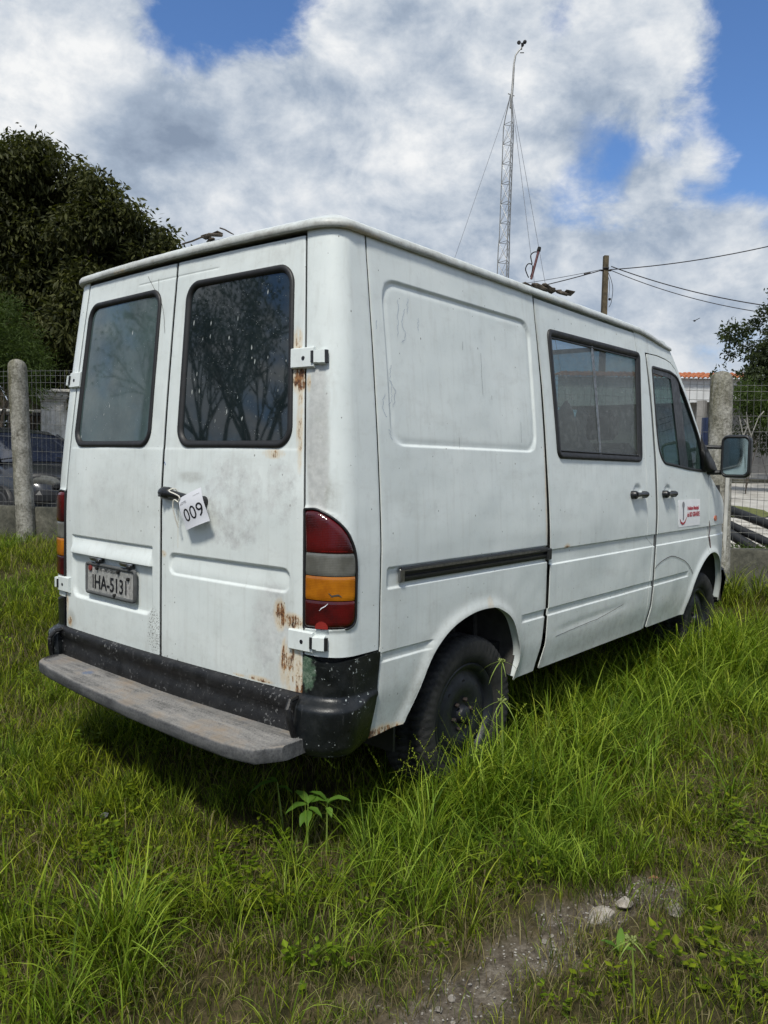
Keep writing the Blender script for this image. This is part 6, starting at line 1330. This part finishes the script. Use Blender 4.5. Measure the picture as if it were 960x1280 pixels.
def clump(kind,seed):
    r=np.random.default_rng(seed); V=[];F=[];A=[]; n=0
    def blade(p,az,h,w_,bend,seg,rnd,dry,curl=0.):
        nonlocal n
        d=np.array((math.cos(az),math.sin(az),0)); s_=np.array((-d[1],d[0],0)); tw=r.normal(0,.5)
        s2=s_*math.cos(tw)+d*math.sin(tw)
        ang=.10+r.random()*.25; P=np.array(p,float); kink=r.uniform(.6,1.7) if r.random()<.20 else 0.; kt=r.uniform(.3,.8); 
        for k in range(seg+1):
            t=k/seg; wd=w_*(1-t**1.6)*(.55+.45*min(1,t*4)) if k<seg else 0
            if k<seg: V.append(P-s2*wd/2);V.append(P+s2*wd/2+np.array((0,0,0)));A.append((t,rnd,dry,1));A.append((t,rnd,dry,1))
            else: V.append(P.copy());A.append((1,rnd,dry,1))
            a_=ang+bend*t**1.35+(kink if t>kt else 0.); P=P+(d*math.sin(a_)+np.array((0,0,1))*math.cos(a_))*h/seg
        for k in range(seg-1): F.append((n+2*k,n+2*k+1,n+2*k+3,n+2*k+2))
        F.append((n+2*seg-2,n+2*seg-1,n+2*seg)); n+=2*seg+1
    if kind=='fine':
        for _ in range(26): q2=r.normal(0,.055,2); blade((q2[0],q2[1],-.01),r.random()*2*PI,r.uniform(.04,.13),r.uniform(.0028,.0052),r.uniform(.3,2.0),3,r.random(),r.random()*.82)
    if kind=='mid':
        for _ in range(24): q2=r.normal(0,.038,2); blade((q2[0],q2[1],-.01),r.random()*2*PI,r.uniform(.10,.26),r.uniform(.0030,.0062),r.uniform(.5,2.4),5,r.random(),r.random()*.72)
    if kind=='tall':
        for _ in range(21): q2=r.normal(0,.028,2); blade((q2[0],q2[1],-.01),math.atan2(q2[1],q2[0])+r.normal(0,.6),r.uniform(.22,.50),r.uniform(.0042,.0085),r.uniform(.7,2.6),7,r.random()**.8,r.random()*.60)
        for _ in range(8): q2=r.normal(0,.03,2); blade((q2[0],q2[1],-.01),r.random()*2*PI,r.uniform(.10,.2),.004,r.uniform(.5,2.4),4,r.random(),.97)
    if kind=='dry':
        for _ in range(15): q2=r.normal(0,.055,2); blade((q2[0],q2[1],-.005),r.random()*2*PI,r.uniform(.04,.14),r.uniform(.0022,.0045),r.uniform(1.2,3.0),4,r.random(),.6+.42*r.random())
    if kind=='weed':
        for _ in range(9):
            q2=r.normal(0,.045,2); h=r.uniform(.02,.10); c0=np.array((q2[0],q2[1],h)); 
            blade((q2[0],q2[1],0),r.random()*6,h,.0018,.2,2,.4,0)
            for k in range(r.integers(3,7)):
                az=r.random()*2*PI; d=np.array((math.cos(az),math.sin(az),r.uniform(-.1,.5))); L=r.uniform(.012,.028); s_=np.array((-d[1],d[0],0))*L*.36; c=c0+np.array((0,0,r.uniform(-.03,.01)))
                for u in (c,c+d*L*.5+s_,c+d*L,c+d*L*.5-s_): V.append(u);A.append((.8,r.random()*.8,0,1))
                F.append((n,n+1,n+2,n+3)); n+=4
    if kind=='seed':
        for _ in range(3):
            q2=r.normal(0,.03,2); az=r.random()*2*PI; h=r.uniform(.38,.58); nb=n; blade((q2[0],q2[1],0),az,h,.0022,.55,6,.75,.25); tipi=n-1; tip=np.array(V[tipi]); pv=np.array(V[tipi-2]); dr_=(tip-pv)/np.linalg.norm(tip-pv)
            for k in range(22):
                c=tip-dr_*k*.0055*1.0; az2=r.random()*2*PI; d=np.array((math.cos(az2),math.sin(az2),.9)); d/=np.linalg.norm(d); L=.009; s_=np.cross(d,dr_); s_/=np.linalg.norm(s_)+1e-9; s_*=.0022
                for u in (c,c+d*L*.5+s_,c+d*L,c+d*L*.5-s_): V.append(u);A.append((.9,.9,.45,1))
                F.append((n,n+1,n+2,n+3)); n+=4
        for _ in range(7): q2=r.normal(0,.03,2); blade((q2[0],q2[1],-.01),r.random()*2*PI,r.uniform(.12,.28),.0045,r.uniform(.5,1.8),5,r.random(),r.random()*.7)
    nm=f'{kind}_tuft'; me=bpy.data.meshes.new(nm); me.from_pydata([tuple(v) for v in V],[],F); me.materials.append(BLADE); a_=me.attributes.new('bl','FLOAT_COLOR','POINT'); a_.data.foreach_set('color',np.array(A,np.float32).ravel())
    me.polygons.foreach_set('use_smooth',np.ones(len(F),bool)); o=bpy.data.objects.new('%02d_%s'%(len(PNAMES),nm),me); PROT.objects.link(o); PNAMES.append(kind)
for k,nn in (('fine',7),('mid',7),('tall',7),('dry',4),('weed',4),('seed',4)):
    for i in range(nn): clump(k,100+len(PNAMES))
KI={k:[i for i,q2 in enumerate(PNAMES) if q2==k] for k in set(PNAMES)}
rg=np.random.default_rng(2024)
def inview(P,mx=420,my=520):
    v=P-CC; z=v@_F; z=np.where(z<.2,.2,z); x=480+FPX*(v@_R)/z; y=640-FPX*(v@_U)/z; return (x>-mx)&(x<960+mx)&(y<1280+my)&((v@_F)>.25)
def scatter_points(D0,rmin,rmax,r0=3.2):
    # even cover close by, thinning with distance where blades overlap in view
    n1=D0*.72*(r0*r0-rmin*rmin); n2=D0*1.44*r0*(rmax-r0); n=int(n1+n2); u=rg.random(n)*(n1+n2)
    r_=np.where(u<n1,np.sqrt(rmin*rmin+u/(D0*.72)),r0+(u-n1)/(D0*1.44*r0)); az=YAW+rg.uniform(-.80,.80,n); return CC[0]+r_*np.cos(az),CC[1]+r_*np.sin(az)
def farness(x,y): return ss(2.2,4.5,np.hypot(x-CC[0],y-CC[1]))
def pts(kind,x,y,sc,dry,tint):
    z=gz(x,y); P=np.stack([x,y,z],1); k=inview(P)&(fd(x,y)<-.10)
    # wheels and step clearance
    for cx,cy in ((.87,-.82),(.87,.82),(3.87,-.82),(3.87,.82)): k&=~((np.abs(x-cx-.05)<.26)&(np.abs(y-cy)<.11))
    idx=np.array(KI[kind])[rg.integers(0,len(KI[kind]),len(x))]
    return P[k],np.broadcast_to(sc,x.shape)[k],np.broadcast_to(dry,x.shape)[k],np.broadcast_to(tint,x.shape)[k],idx[k]
def field(x,y):
    under=((x>-.05)&(x<4.6)&(np.abs(y)<.66)).astype(float)
    edge=np.exp(-np.abs(y+1.15)/.35)*(x>-.3)*(x<4.4)+ .6*np.exp(-np.abs(fd(x,y)+.4)/.5)
    lush=vn(x*1.3+20,y*1.3+7)*.55+vn(x*3.1,y*3.1+3)*.45
    worn=np.clip(ss(.66,.34,vn(x*1.25+3,y*1.25+31))+.55*ss(.6,.35,vn(x*3.9+3,y*3.9+1)),0,1)*(.42+.58*ss(5.5,2.6,np.hypot(x-CC[0],y-CC[1])))
    b=bare(x,y); return under,edge,lush,worn,b
out=[]
x,y=scatter_points(350,1.15,15.); u,e,l,wn,b=field(x,y); f=farness(x,y); r=rg.random(len(x)); k=(r>(b*.86))&(r>u*.6)&(r>wn*.45); x,y,u,e,l,wn,b,f=[q2[k] for q2 in (x,y,u,e,l,wn,b,f)]
out.append(pts('fine',x,y,(.70+.55*rg.random(len(x)))*(1-.25*wn)*(1-.3*b)*(1+.35*f),.08+.34*wn+.16*(l<.4)+.15*b,np.clip(1.1*ss(.3,.75,l)*.55+.55*e+.45*rg.random(len(x))-.12,0,1)))
x,y=scatter_points(190,1.2,15.); u,e,l,wn,b=field(x,y); f=farness(x,y); r=rg.random(len(x)); k=(r<(.12+.95*ss(.38,.72,l)*(.55+.75*ss(.35,.7,vn(x*7,y*7+9)))+.8*e+.15*f-.75*wn-1.2*b-.5*u)); x,y,u,e,l,wn,b,f=[q2[k] for q2 in (x,y,u,e,l,wn,b,f)]
out.append(pts('mid',x,y,.40+.44*rg.random(len(x))**1.3+.30*e+.20*f,.05+.22*wn,np.clip(.55*ss(.3,.75,l)+.7*e+.5*rg.random(len(x))-.15,0,1)))
x,y=scatter_points(60,1.35,14.); u,e,l,wn,b=field(x,y); f=farness(x,y); r=rg.random(len(x)); k=(r<(.55*ss(.50,.75,l)*(.35+.65*f)+.85*e-.9*wn-1.2*b-.8*u)); x,y,u,e,l,wn,b,f=[q2[k] for q2 in (x,y,u,e,l,wn,b,f)]
out.append(pts('tall',x,y,.32+.26*rg.random(len(x))+.30*np.clip(e,0,1)+.06*f,.05,np.clip(.15+l*.35+.6*e+.45*rg.random(len(x)),0,1)))
x,y=scatter_points(270,1.15,10.); u,e,l,wn,b=field(x,y); r=rg.random(len(x)); k=(r<(.14+.80*wn+.35*(l<.42)-.9*b)); x,y,u,e,l,wn,b=[q2[k] for q2 in (x,y,u,e,l,wn,b)]
out.append(pts('dry',x,y,.55+.5*rg.random(len(x)),.25,rg.random(len(x))))
x,y=scatter_points(130,1.15,8.); u,e,l,wn,b=field(x,y); r=rg.random(len(x)); k=(r<(.10+.8*ss(.58,.8,vn(x*2.6,y*2.6))-.6*b))&(np.hypot((x-.50)*.8,y+1.78)>.20); x,y,u,e,l,wn,b=[q2[k] for q2 in (x,y,u,e,l,wn,b)]
out.append(pts('weed',x,y,.5+.8*rg.random(len(x)),.05,.2+.6*rg.random(len(x))))
x,y=scatter_points(5,1.7,9.); u,e,l,wn,b=field(x,y); r=rg.random(len(x)); k=(r<(.15+.6*e-.5*wn-b-u)); x,y=x[k],y[k]
out.append(pts('seed',x,y,.5+.4*rg.random(len(x)),.1,.6+.4*rg.random(len(x))))
# strongest clumps of the photo, by place on the ground
sp_=[]
for cx,cy,n_,rad,kd,sc in ((-.72,-.86,10,.06,'tall',.85),(-.80,-.98,4,.05,'tall',.7),(.92,-1.00,44,.14,'mid',1.6),(.75,-1.02,14,.08,'tall',.8),(-.9,-.45,14,.25,'mid',1.4),(-.55,-.95,10,.2,'tall',.6),(-.35,-1.2,9,.15,'tall',.6),(.15,-1.15,10,.15,'tall',.65),(.75,-1.45,12,.22,'tall',.6),(1.7,-1.6,10,.25,'tall',.6),(1.0,-1.02,14,.14,'tall',.85),(1.30,-1.0,22,.22,'mid',1.5),(1.9,-.95,34,.30,'mid',1.5),(2.6,-.95,34,.30,'mid',1.6),(3.2,-.95,30,.25,'mid',1.7),(.55,-1.0,10,.10,'mid',1.2),(.98,-1.16,12,.20,'tall',.95),(.42,-1.13,6,.16,'tall',.75),(1.40,-1.20,16,.22,'tall',1.05),(2.0,-1.25,12,.25,'tall',.9),(2.6,-1.3,14,.3,'tall',.9),(3.3,-1.25,16,.22,'tall',1.),(3.75,-1.13,34,.17,'tall',1.3),(4.1,-1.08,26,.16,'tall',1.35),(3.4,-1.12,18,.2,'tall',1.15),(3.6,-1.3,16,.18,'mid',1.7),(.95,-1.05,7,.15,'seed',1.0),(.60,-1.05,4,.07,'seed',1.),(.30,-.98,4,.1,'seed',.85),(-.25,-1.10,7,.13,'tall',.5),(.05,-1.35,7,.1,'tall',.6),(.20,-1.25,7,.1,'mid',1.2),(-1.02,-1.02,9,.08,'tall',.72),(.62,-2.10,6,.07,'tall',.6),(1.25,-1.75,7,.12,'tall',.6),(4.3,-.9,12,.25,'tall',1.),(1.2,-1.5,10,.2,'tall',.6)):
    q2=rg.normal(0,rad,(n_,2)); out.append(pts(kd,cx+q2[:,0],cy+q2[:,1],sc*(.8+.35*rg.random(n_)),.03,.45+.5*rg.random(n_)))
s_=rg.uniform(6.3,9.5,90); d_=-rg.uniform(.16,.45,90); out.append(pts('tall',FL[0]+FDIR[0]*s_+FNRM[0]*d_,FL[1]+FDIR[1]*s_+FNRM[1]*d_,.75+.35*rg.random(90),.05,.3+.6*rg.random(90)))
P=np.concatenate([o[0] for o in out]); SCL=np.concatenate([o[1] for o in out]); DRY=np.concatenate([o[2] for o in out]); TIN=np.concatenate([o[3] for o in out]); IDX=np.concatenate([o[4] for o in out])
print('grass tufts',len(P))
me=bpy.data.meshes.new('grass'); me.from_pydata(P.tolist(),[],[]); n=len(P)
for nm,v in (('tscale',SCL),('dry',DRY),('tint',TIN)): a_=me.attributes.new(nm,'FLOAT','POINT'); a_.data.foreach_set('value',np.asarray(v,np.float32))
a_=me.attributes.new('tidx','INT','POINT'); a_.data.foreach_set('value',IDX.astype(np.int32))
a_=me.attributes.new('trot','FLOAT_VECTOR','POINT'); a_.data.foreach_set('vector',np.stack([rg.normal(0,.10,n),rg.normal(0,.10,n),rg.random(n)*2*PI],1).astype(np.float32).ravel())
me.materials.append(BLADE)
grass=bpy.data.objects.new('grass',me); COL.objects.link(grass); tag(grass,'long uneven green grass and weeds with dry patches',kind='stuff')
gt_=bpy.data.node_groups.new('scatter_grass','GeometryNodeTree'); gt_.interface.new_socket('Geometry',in_out='INPUT',socket_type='NodeSocketGeometry'); gt_.interface.new_socket('Geometry',in_out='OUTPUT',socket_type='NodeSocketGeometry')
G=gt_.nodes; Lk=gt_.links; gi=G.new('NodeGroupInput'); go=G.new('NodeGroupOutput'); ci=G.new('GeometryNodeCollectionInfo'); ci.inputs['Collection'].default_value=PROT; ci.inputs['Separate Children'].default_value=True; ci.inputs['Reset Children'].default_value=True
iop=G.new('GeometryNodeInstanceOnPoints'); iop.inputs['Pick Instance'].default_value=True
def na(nm,ty):
    q2=G.new('GeometryNodeInputNamedAttribute'); q2.data_type=ty; q2.inputs['Name'].default_value=nm; return q2.outputs['Attribute']
Lk.new(gi.outputs[0],iop.inputs['Points']); Lk.new(ci.outputs[0],iop.inputs['Instance']); Lk.new(na('tidx','INT'),iop.inputs['Instance Index'])
e2r=G.new('FunctionNodeEulerToRotation'); Lk.new(na('trot','FLOAT_VECTOR'),e2r.inputs[0]); Lk.new(e2r.outputs[0],iop.inputs['Rotation']); Lk.new(na('tscale','FLOAT'),iop.inputs['Scale']); Lk.new(iop.outputs[0],go.inputs[0])
md=grass.modifiers.new('scatter','NODES'); md.node_group=gt_
# ------------------------------------------------------------------ plants and small things that stand out
PLEAF=leafmat('broad_leaf',(.075,.16,.018),(.13,.24,.035),.4); STEMM=simple('green_stem',(.18,.25,.04),.6,0,.1,20)
def bigleaf(root,az,el,L,W,seed=0):
    g_=[]
    for i in range(9):
        t=i/8; a=el-1.15*t*t; c=np.array(root)+np.array((math.cos(az)*math.cos(el-.5*t),math.sin(az)*math.cos(el-.5*t),math.sin(el-.55*t)))*L*t; wd=W*math.sin(PI*min(1,t**.85*1.0))**.8*(1-.15*t)+.0008; s_=np.array((-math.sin(az),math.cos(az),0))
        g_.append([c+s_*wd*k+np.array((0,0,abs(k)*wd*.35+.0015*math.sin(i*2)*abs(k))) for k in (-1,-.5,0,.5,1)])
    return np.array(g_)
def leafplant(label,root,h,specs,name='leafy_weed',lean=(0,0)):
    t=thing(name,label,'plant',tuple(root)); r=random.Random(len(label)); top=np.array(root)+np.array((lean[0],lean[1],h)); MB().tube([np.array(root),np.array(root)*.5+top*.5,top],[.004,.0035,.002],6).build('stem',STEMM,t)
    for az,el,L,W,k in specs:
        o=MB().grid(bigleaf(np.array(root)*(1-k)+top*k,az,el,L,W)); o.build('leaf',PLEAF,t,auto=None,attrs={'tint':np.full(45,r.random())})
ga=lambda x,y:np.array((*atz(x,y,0.)[:2],0.))+np.array((0,0,float(gz(*atz(x,y,0.)[:2]))))
pr=ga(384,1075)
leafplant('bright broad leaved weed under the bumper, pointed leaves spread like a star',pr,.205,[(2.6,.25,.085,.019,.98),(1.6,.9,.075,.018,1.),(-.6,.5,.075,.018,1.),(-1.3,.15,.06,.015,.92),(.2,.7,.06,.014,1.),(-2.4,.1,.07,.017,.88),(3.4,.0,.06,.016,.85)])
leafplant('second broad leaved weed to the right of the starry one under the bumper',ga(408,1070),.200,[(2.2,1.0,.075,.017,1.),(-.9,.6,.085,.019,1.),(-2.0,.1,.045,.012,.9),(.3,.4,.06,.015,.95)])
leafplant('drooping long leaved weed in the shade right below the step corner',ga(355,1045),.20,[(2.4,.10,.12,.016,1.),(1.9,.6,.05,.010,1.),(-1.0,.2,.06,.012,.9)],lean=(-.01,.03))
leafplant('small upright two leaved weed beside the bare gravel',ga(775,1200),.055,[(.4,1.25,.075,.012,.3),(2.2,1.1,.07,.012,.3),(-1.5,1.0,.05,.010,.4)])
def sedge(label,root,h,seed,lean=(0,0)):
    t=thing('sedge',label,'plant',tuple(root)); r=random.Random(seed); top=np.array(root)+np.array((lean[0],lean[1],h)); g=MB(); g.tube([np.array(root),top*.5+np.array(root)*.5+np.array((.004,0,0)),top],[.0032,.0028,.0022],6); g.build('stem',STEMM,t)
    for k in range(6):
        az=2*PI*k/6+r.uniform(-.3,.3); L=r.uniform(.07,.13)*min(1,h/.4); P=[]
        for i in range(8): u=i/7; P.append(top+np.array((math.cos(az),math.sin(az),0))*L*math.sin(min(1.4,.3+u*1.2))*u+np.array((0,0,.35*L*u-.95*L*u*u)))
        P=np.array(P); s_=np.array((-math.sin(az),math.cos(az),0)); wd=.0024*(1-np.linspace(0,1,8)**2)[:,None]+.0003; MB().grid(np.stack([P-s_*wd,P+s_*wd],1)).build('bract',STEMM,t,auto=None)
    g=MB()
    for k in range(16):
        az=r.uniform(0,2*PI); L=r.uniform(.004,.016); c=top+np.array((math.cos(az)*L,math.sin(az)*L,r.uniform(.002,.014))); g.tube([top,c],.0007,4); g.lathe([(0,-.006),(.0032,-.002),(.0035,.002),(0,.006)],c,(math.cos(az),math.sin(az),.8),5)
    g.build('flower_head',simple('sedge_flower',(.17,.21,.05),.7,0,.1,30) if 'sedge_flower' not in bpy.data.materials else bpy.data.materials['sedge_flower'],t,auto=None)
def onpt(x,y,D):
    p_=at(x,y,D); return p_
for lb,x,y,D,sd2 in (('tall sedge with umbrella head in front of the right edge of the rear wheel',627,828,3.35,1),('shorter sedge whose head touches the rear wheel hub',628,878,3.2,2),('pale sedge growing beside the white stone on the gravel',790,1178,2.03,5)):
    tp_=at(x,y,D); rt0=np.array((tp_[0]+.01,tp_[1]-.01,float(gz(tp_[0],tp_[1])))); sedge(lb,rt0,max(.06,tp_[2]-rt0[2]),sd2,(-.01,.01))
RSTONE=ground_like('pale_quartz_stone',[(.17,.145,.115),(.36,.325,.28),(.56,.52,.47)],26,.8,.006); GST=ground_like('grey_stone',[(.08,.085,.09),(.15,.155,.16),(.21,.215,.22)],20,.5,.005)
def rock(name,label,c,sx_,sy,sz,ma,seed,cat_='stone'):
    import bmesh
    r2=np.random.default_rng(seed); bm=bmesh.new()
    for _ in range(26):
        v=r2.normal(0,1,3); v/=np.linalg.norm(v); v=np.sign(v)*np.abs(v)**.75*(.75+.35*r2.random()); bm.verts.new((c[0]+v[0]*sx_,c[1]+v[1]*sy,c[2]+v[2]*sz))
    bmesh.ops.convex_hull(bm,input=bm.verts[:]); bmesh.ops.delete(bm,geom=[v for v in bm.verts if not v.link_faces],context='VERTS'); bmesh.ops.bevel(bm,geom=bm.edges[:],offset=min(sx_,sy,sz)*.10,segments=1,affect='EDGES',clamp_overlap=True)
    me=bpy.data.meshes.new(name); bm.to_mesh(me); bm.free(); me.materials.append(ma); o=bpy.data.objects.new(name,me); COL.objects.link(o)
    if label: tag(o,label,cat_)
    return o
c_=ga(752,1140); rock('stone','largest pale stone half buried in the bare gravel patch',c_+np.array((0,0,-.012)),.065,.036,.022,RSTONE,3)
c_=ga(780,1128); rock('stone','smaller pale stone touching the largest one on its far side',c_,.040,.024,.015,RSTONE,5)
c_=ga(845,1138); rock('stone','flat beige stone at the right end of the gravel patch',c_,.045,.028,.018,RSTONE,8)
c_=ga(130,1030)+np.array((0,0,.03)); rock('stone','small round blue grey stone in the grass left of the step',c_,.018,.016,.014,GST,9)
g_=MB(); r=random.Random(8); q_n=0
for _ in range(1500):
    x,y=r.uniform(-.9,.9),r.uniform(-2.05,-1.4)
    if float(bare(x,y))<.35+.3*r.random(): continue
    s_=r.uniform(.0015,.0045)*(r.uniform(.4,1.2) if r.random()<.9 else r.uniform(1.5,3.2)); z=float(gz(x,y))-.014; g_.box((x,y,z+s_*.3),(s_*2,s_*1.6,s_*1.2),Matrix.Rotation(r.uniform(0,3),3,'Z')@Matrix.Rotation(r.uniform(-.5,.5),3,'X'),s_*.5)
tag(g_.build('gravel',ground_like('dull_gravel',[(.10,.09,.075),(.22,.20,.175),(.42,.40,.37)],30,.4,.003),None,smooth=False),'loose pale gravel on the bare patch',kind='stuff')
DLEAF=simple('dry_fallen_leaf',(.20,.105,.045),.7,0,.25,20)
for x,y,az,L,lb in ((795,1086,.4,.05,'curled brown fallen leaf beyond the pale stones'),(823,1102,1.9,.035,'narrow orange brown leaf standing by the gravel'),(441,1206,.9,.030,'small tan fallen leaf in the grass at the bottom centre')):
    c_=ga(x,y)+np.array((0,0,.02)); g2_=bigleaf(c_,az,.3,L,L*.28); tag(MB().grid(g2_).build('fallen_leaf',DLEAF,None,auto=None),lb,'leaf')
for o in SC.objects:
    if o.parent is None and 'category' in o:
        for k_,g_n in (('fence_post','concrete fence posts'),('stone','stones on the ground'),('black_pipe','black pipes beyond the fence'),('rubbish_bag','heap of rubbish bags'),('guy_wire','guy wires of the mast'),('overhead_line','overhead cables at the utility pole'),('sedge','sedges in the grass'),('leafy_weed','broad leaved weeds in the grass'),('fallen_leaf','fallen leaves in the grass'),('bare_tree','trees mirrored in the rear glass'),('wire_fence','wire fence beside the van'),('roof_stick','twigs on the van roof'),('shrub','shrubs beyond the right fence')):
            if o.name.split('.')[0]==k_: o['group']=g_n
bpy.context.view_layer.update()
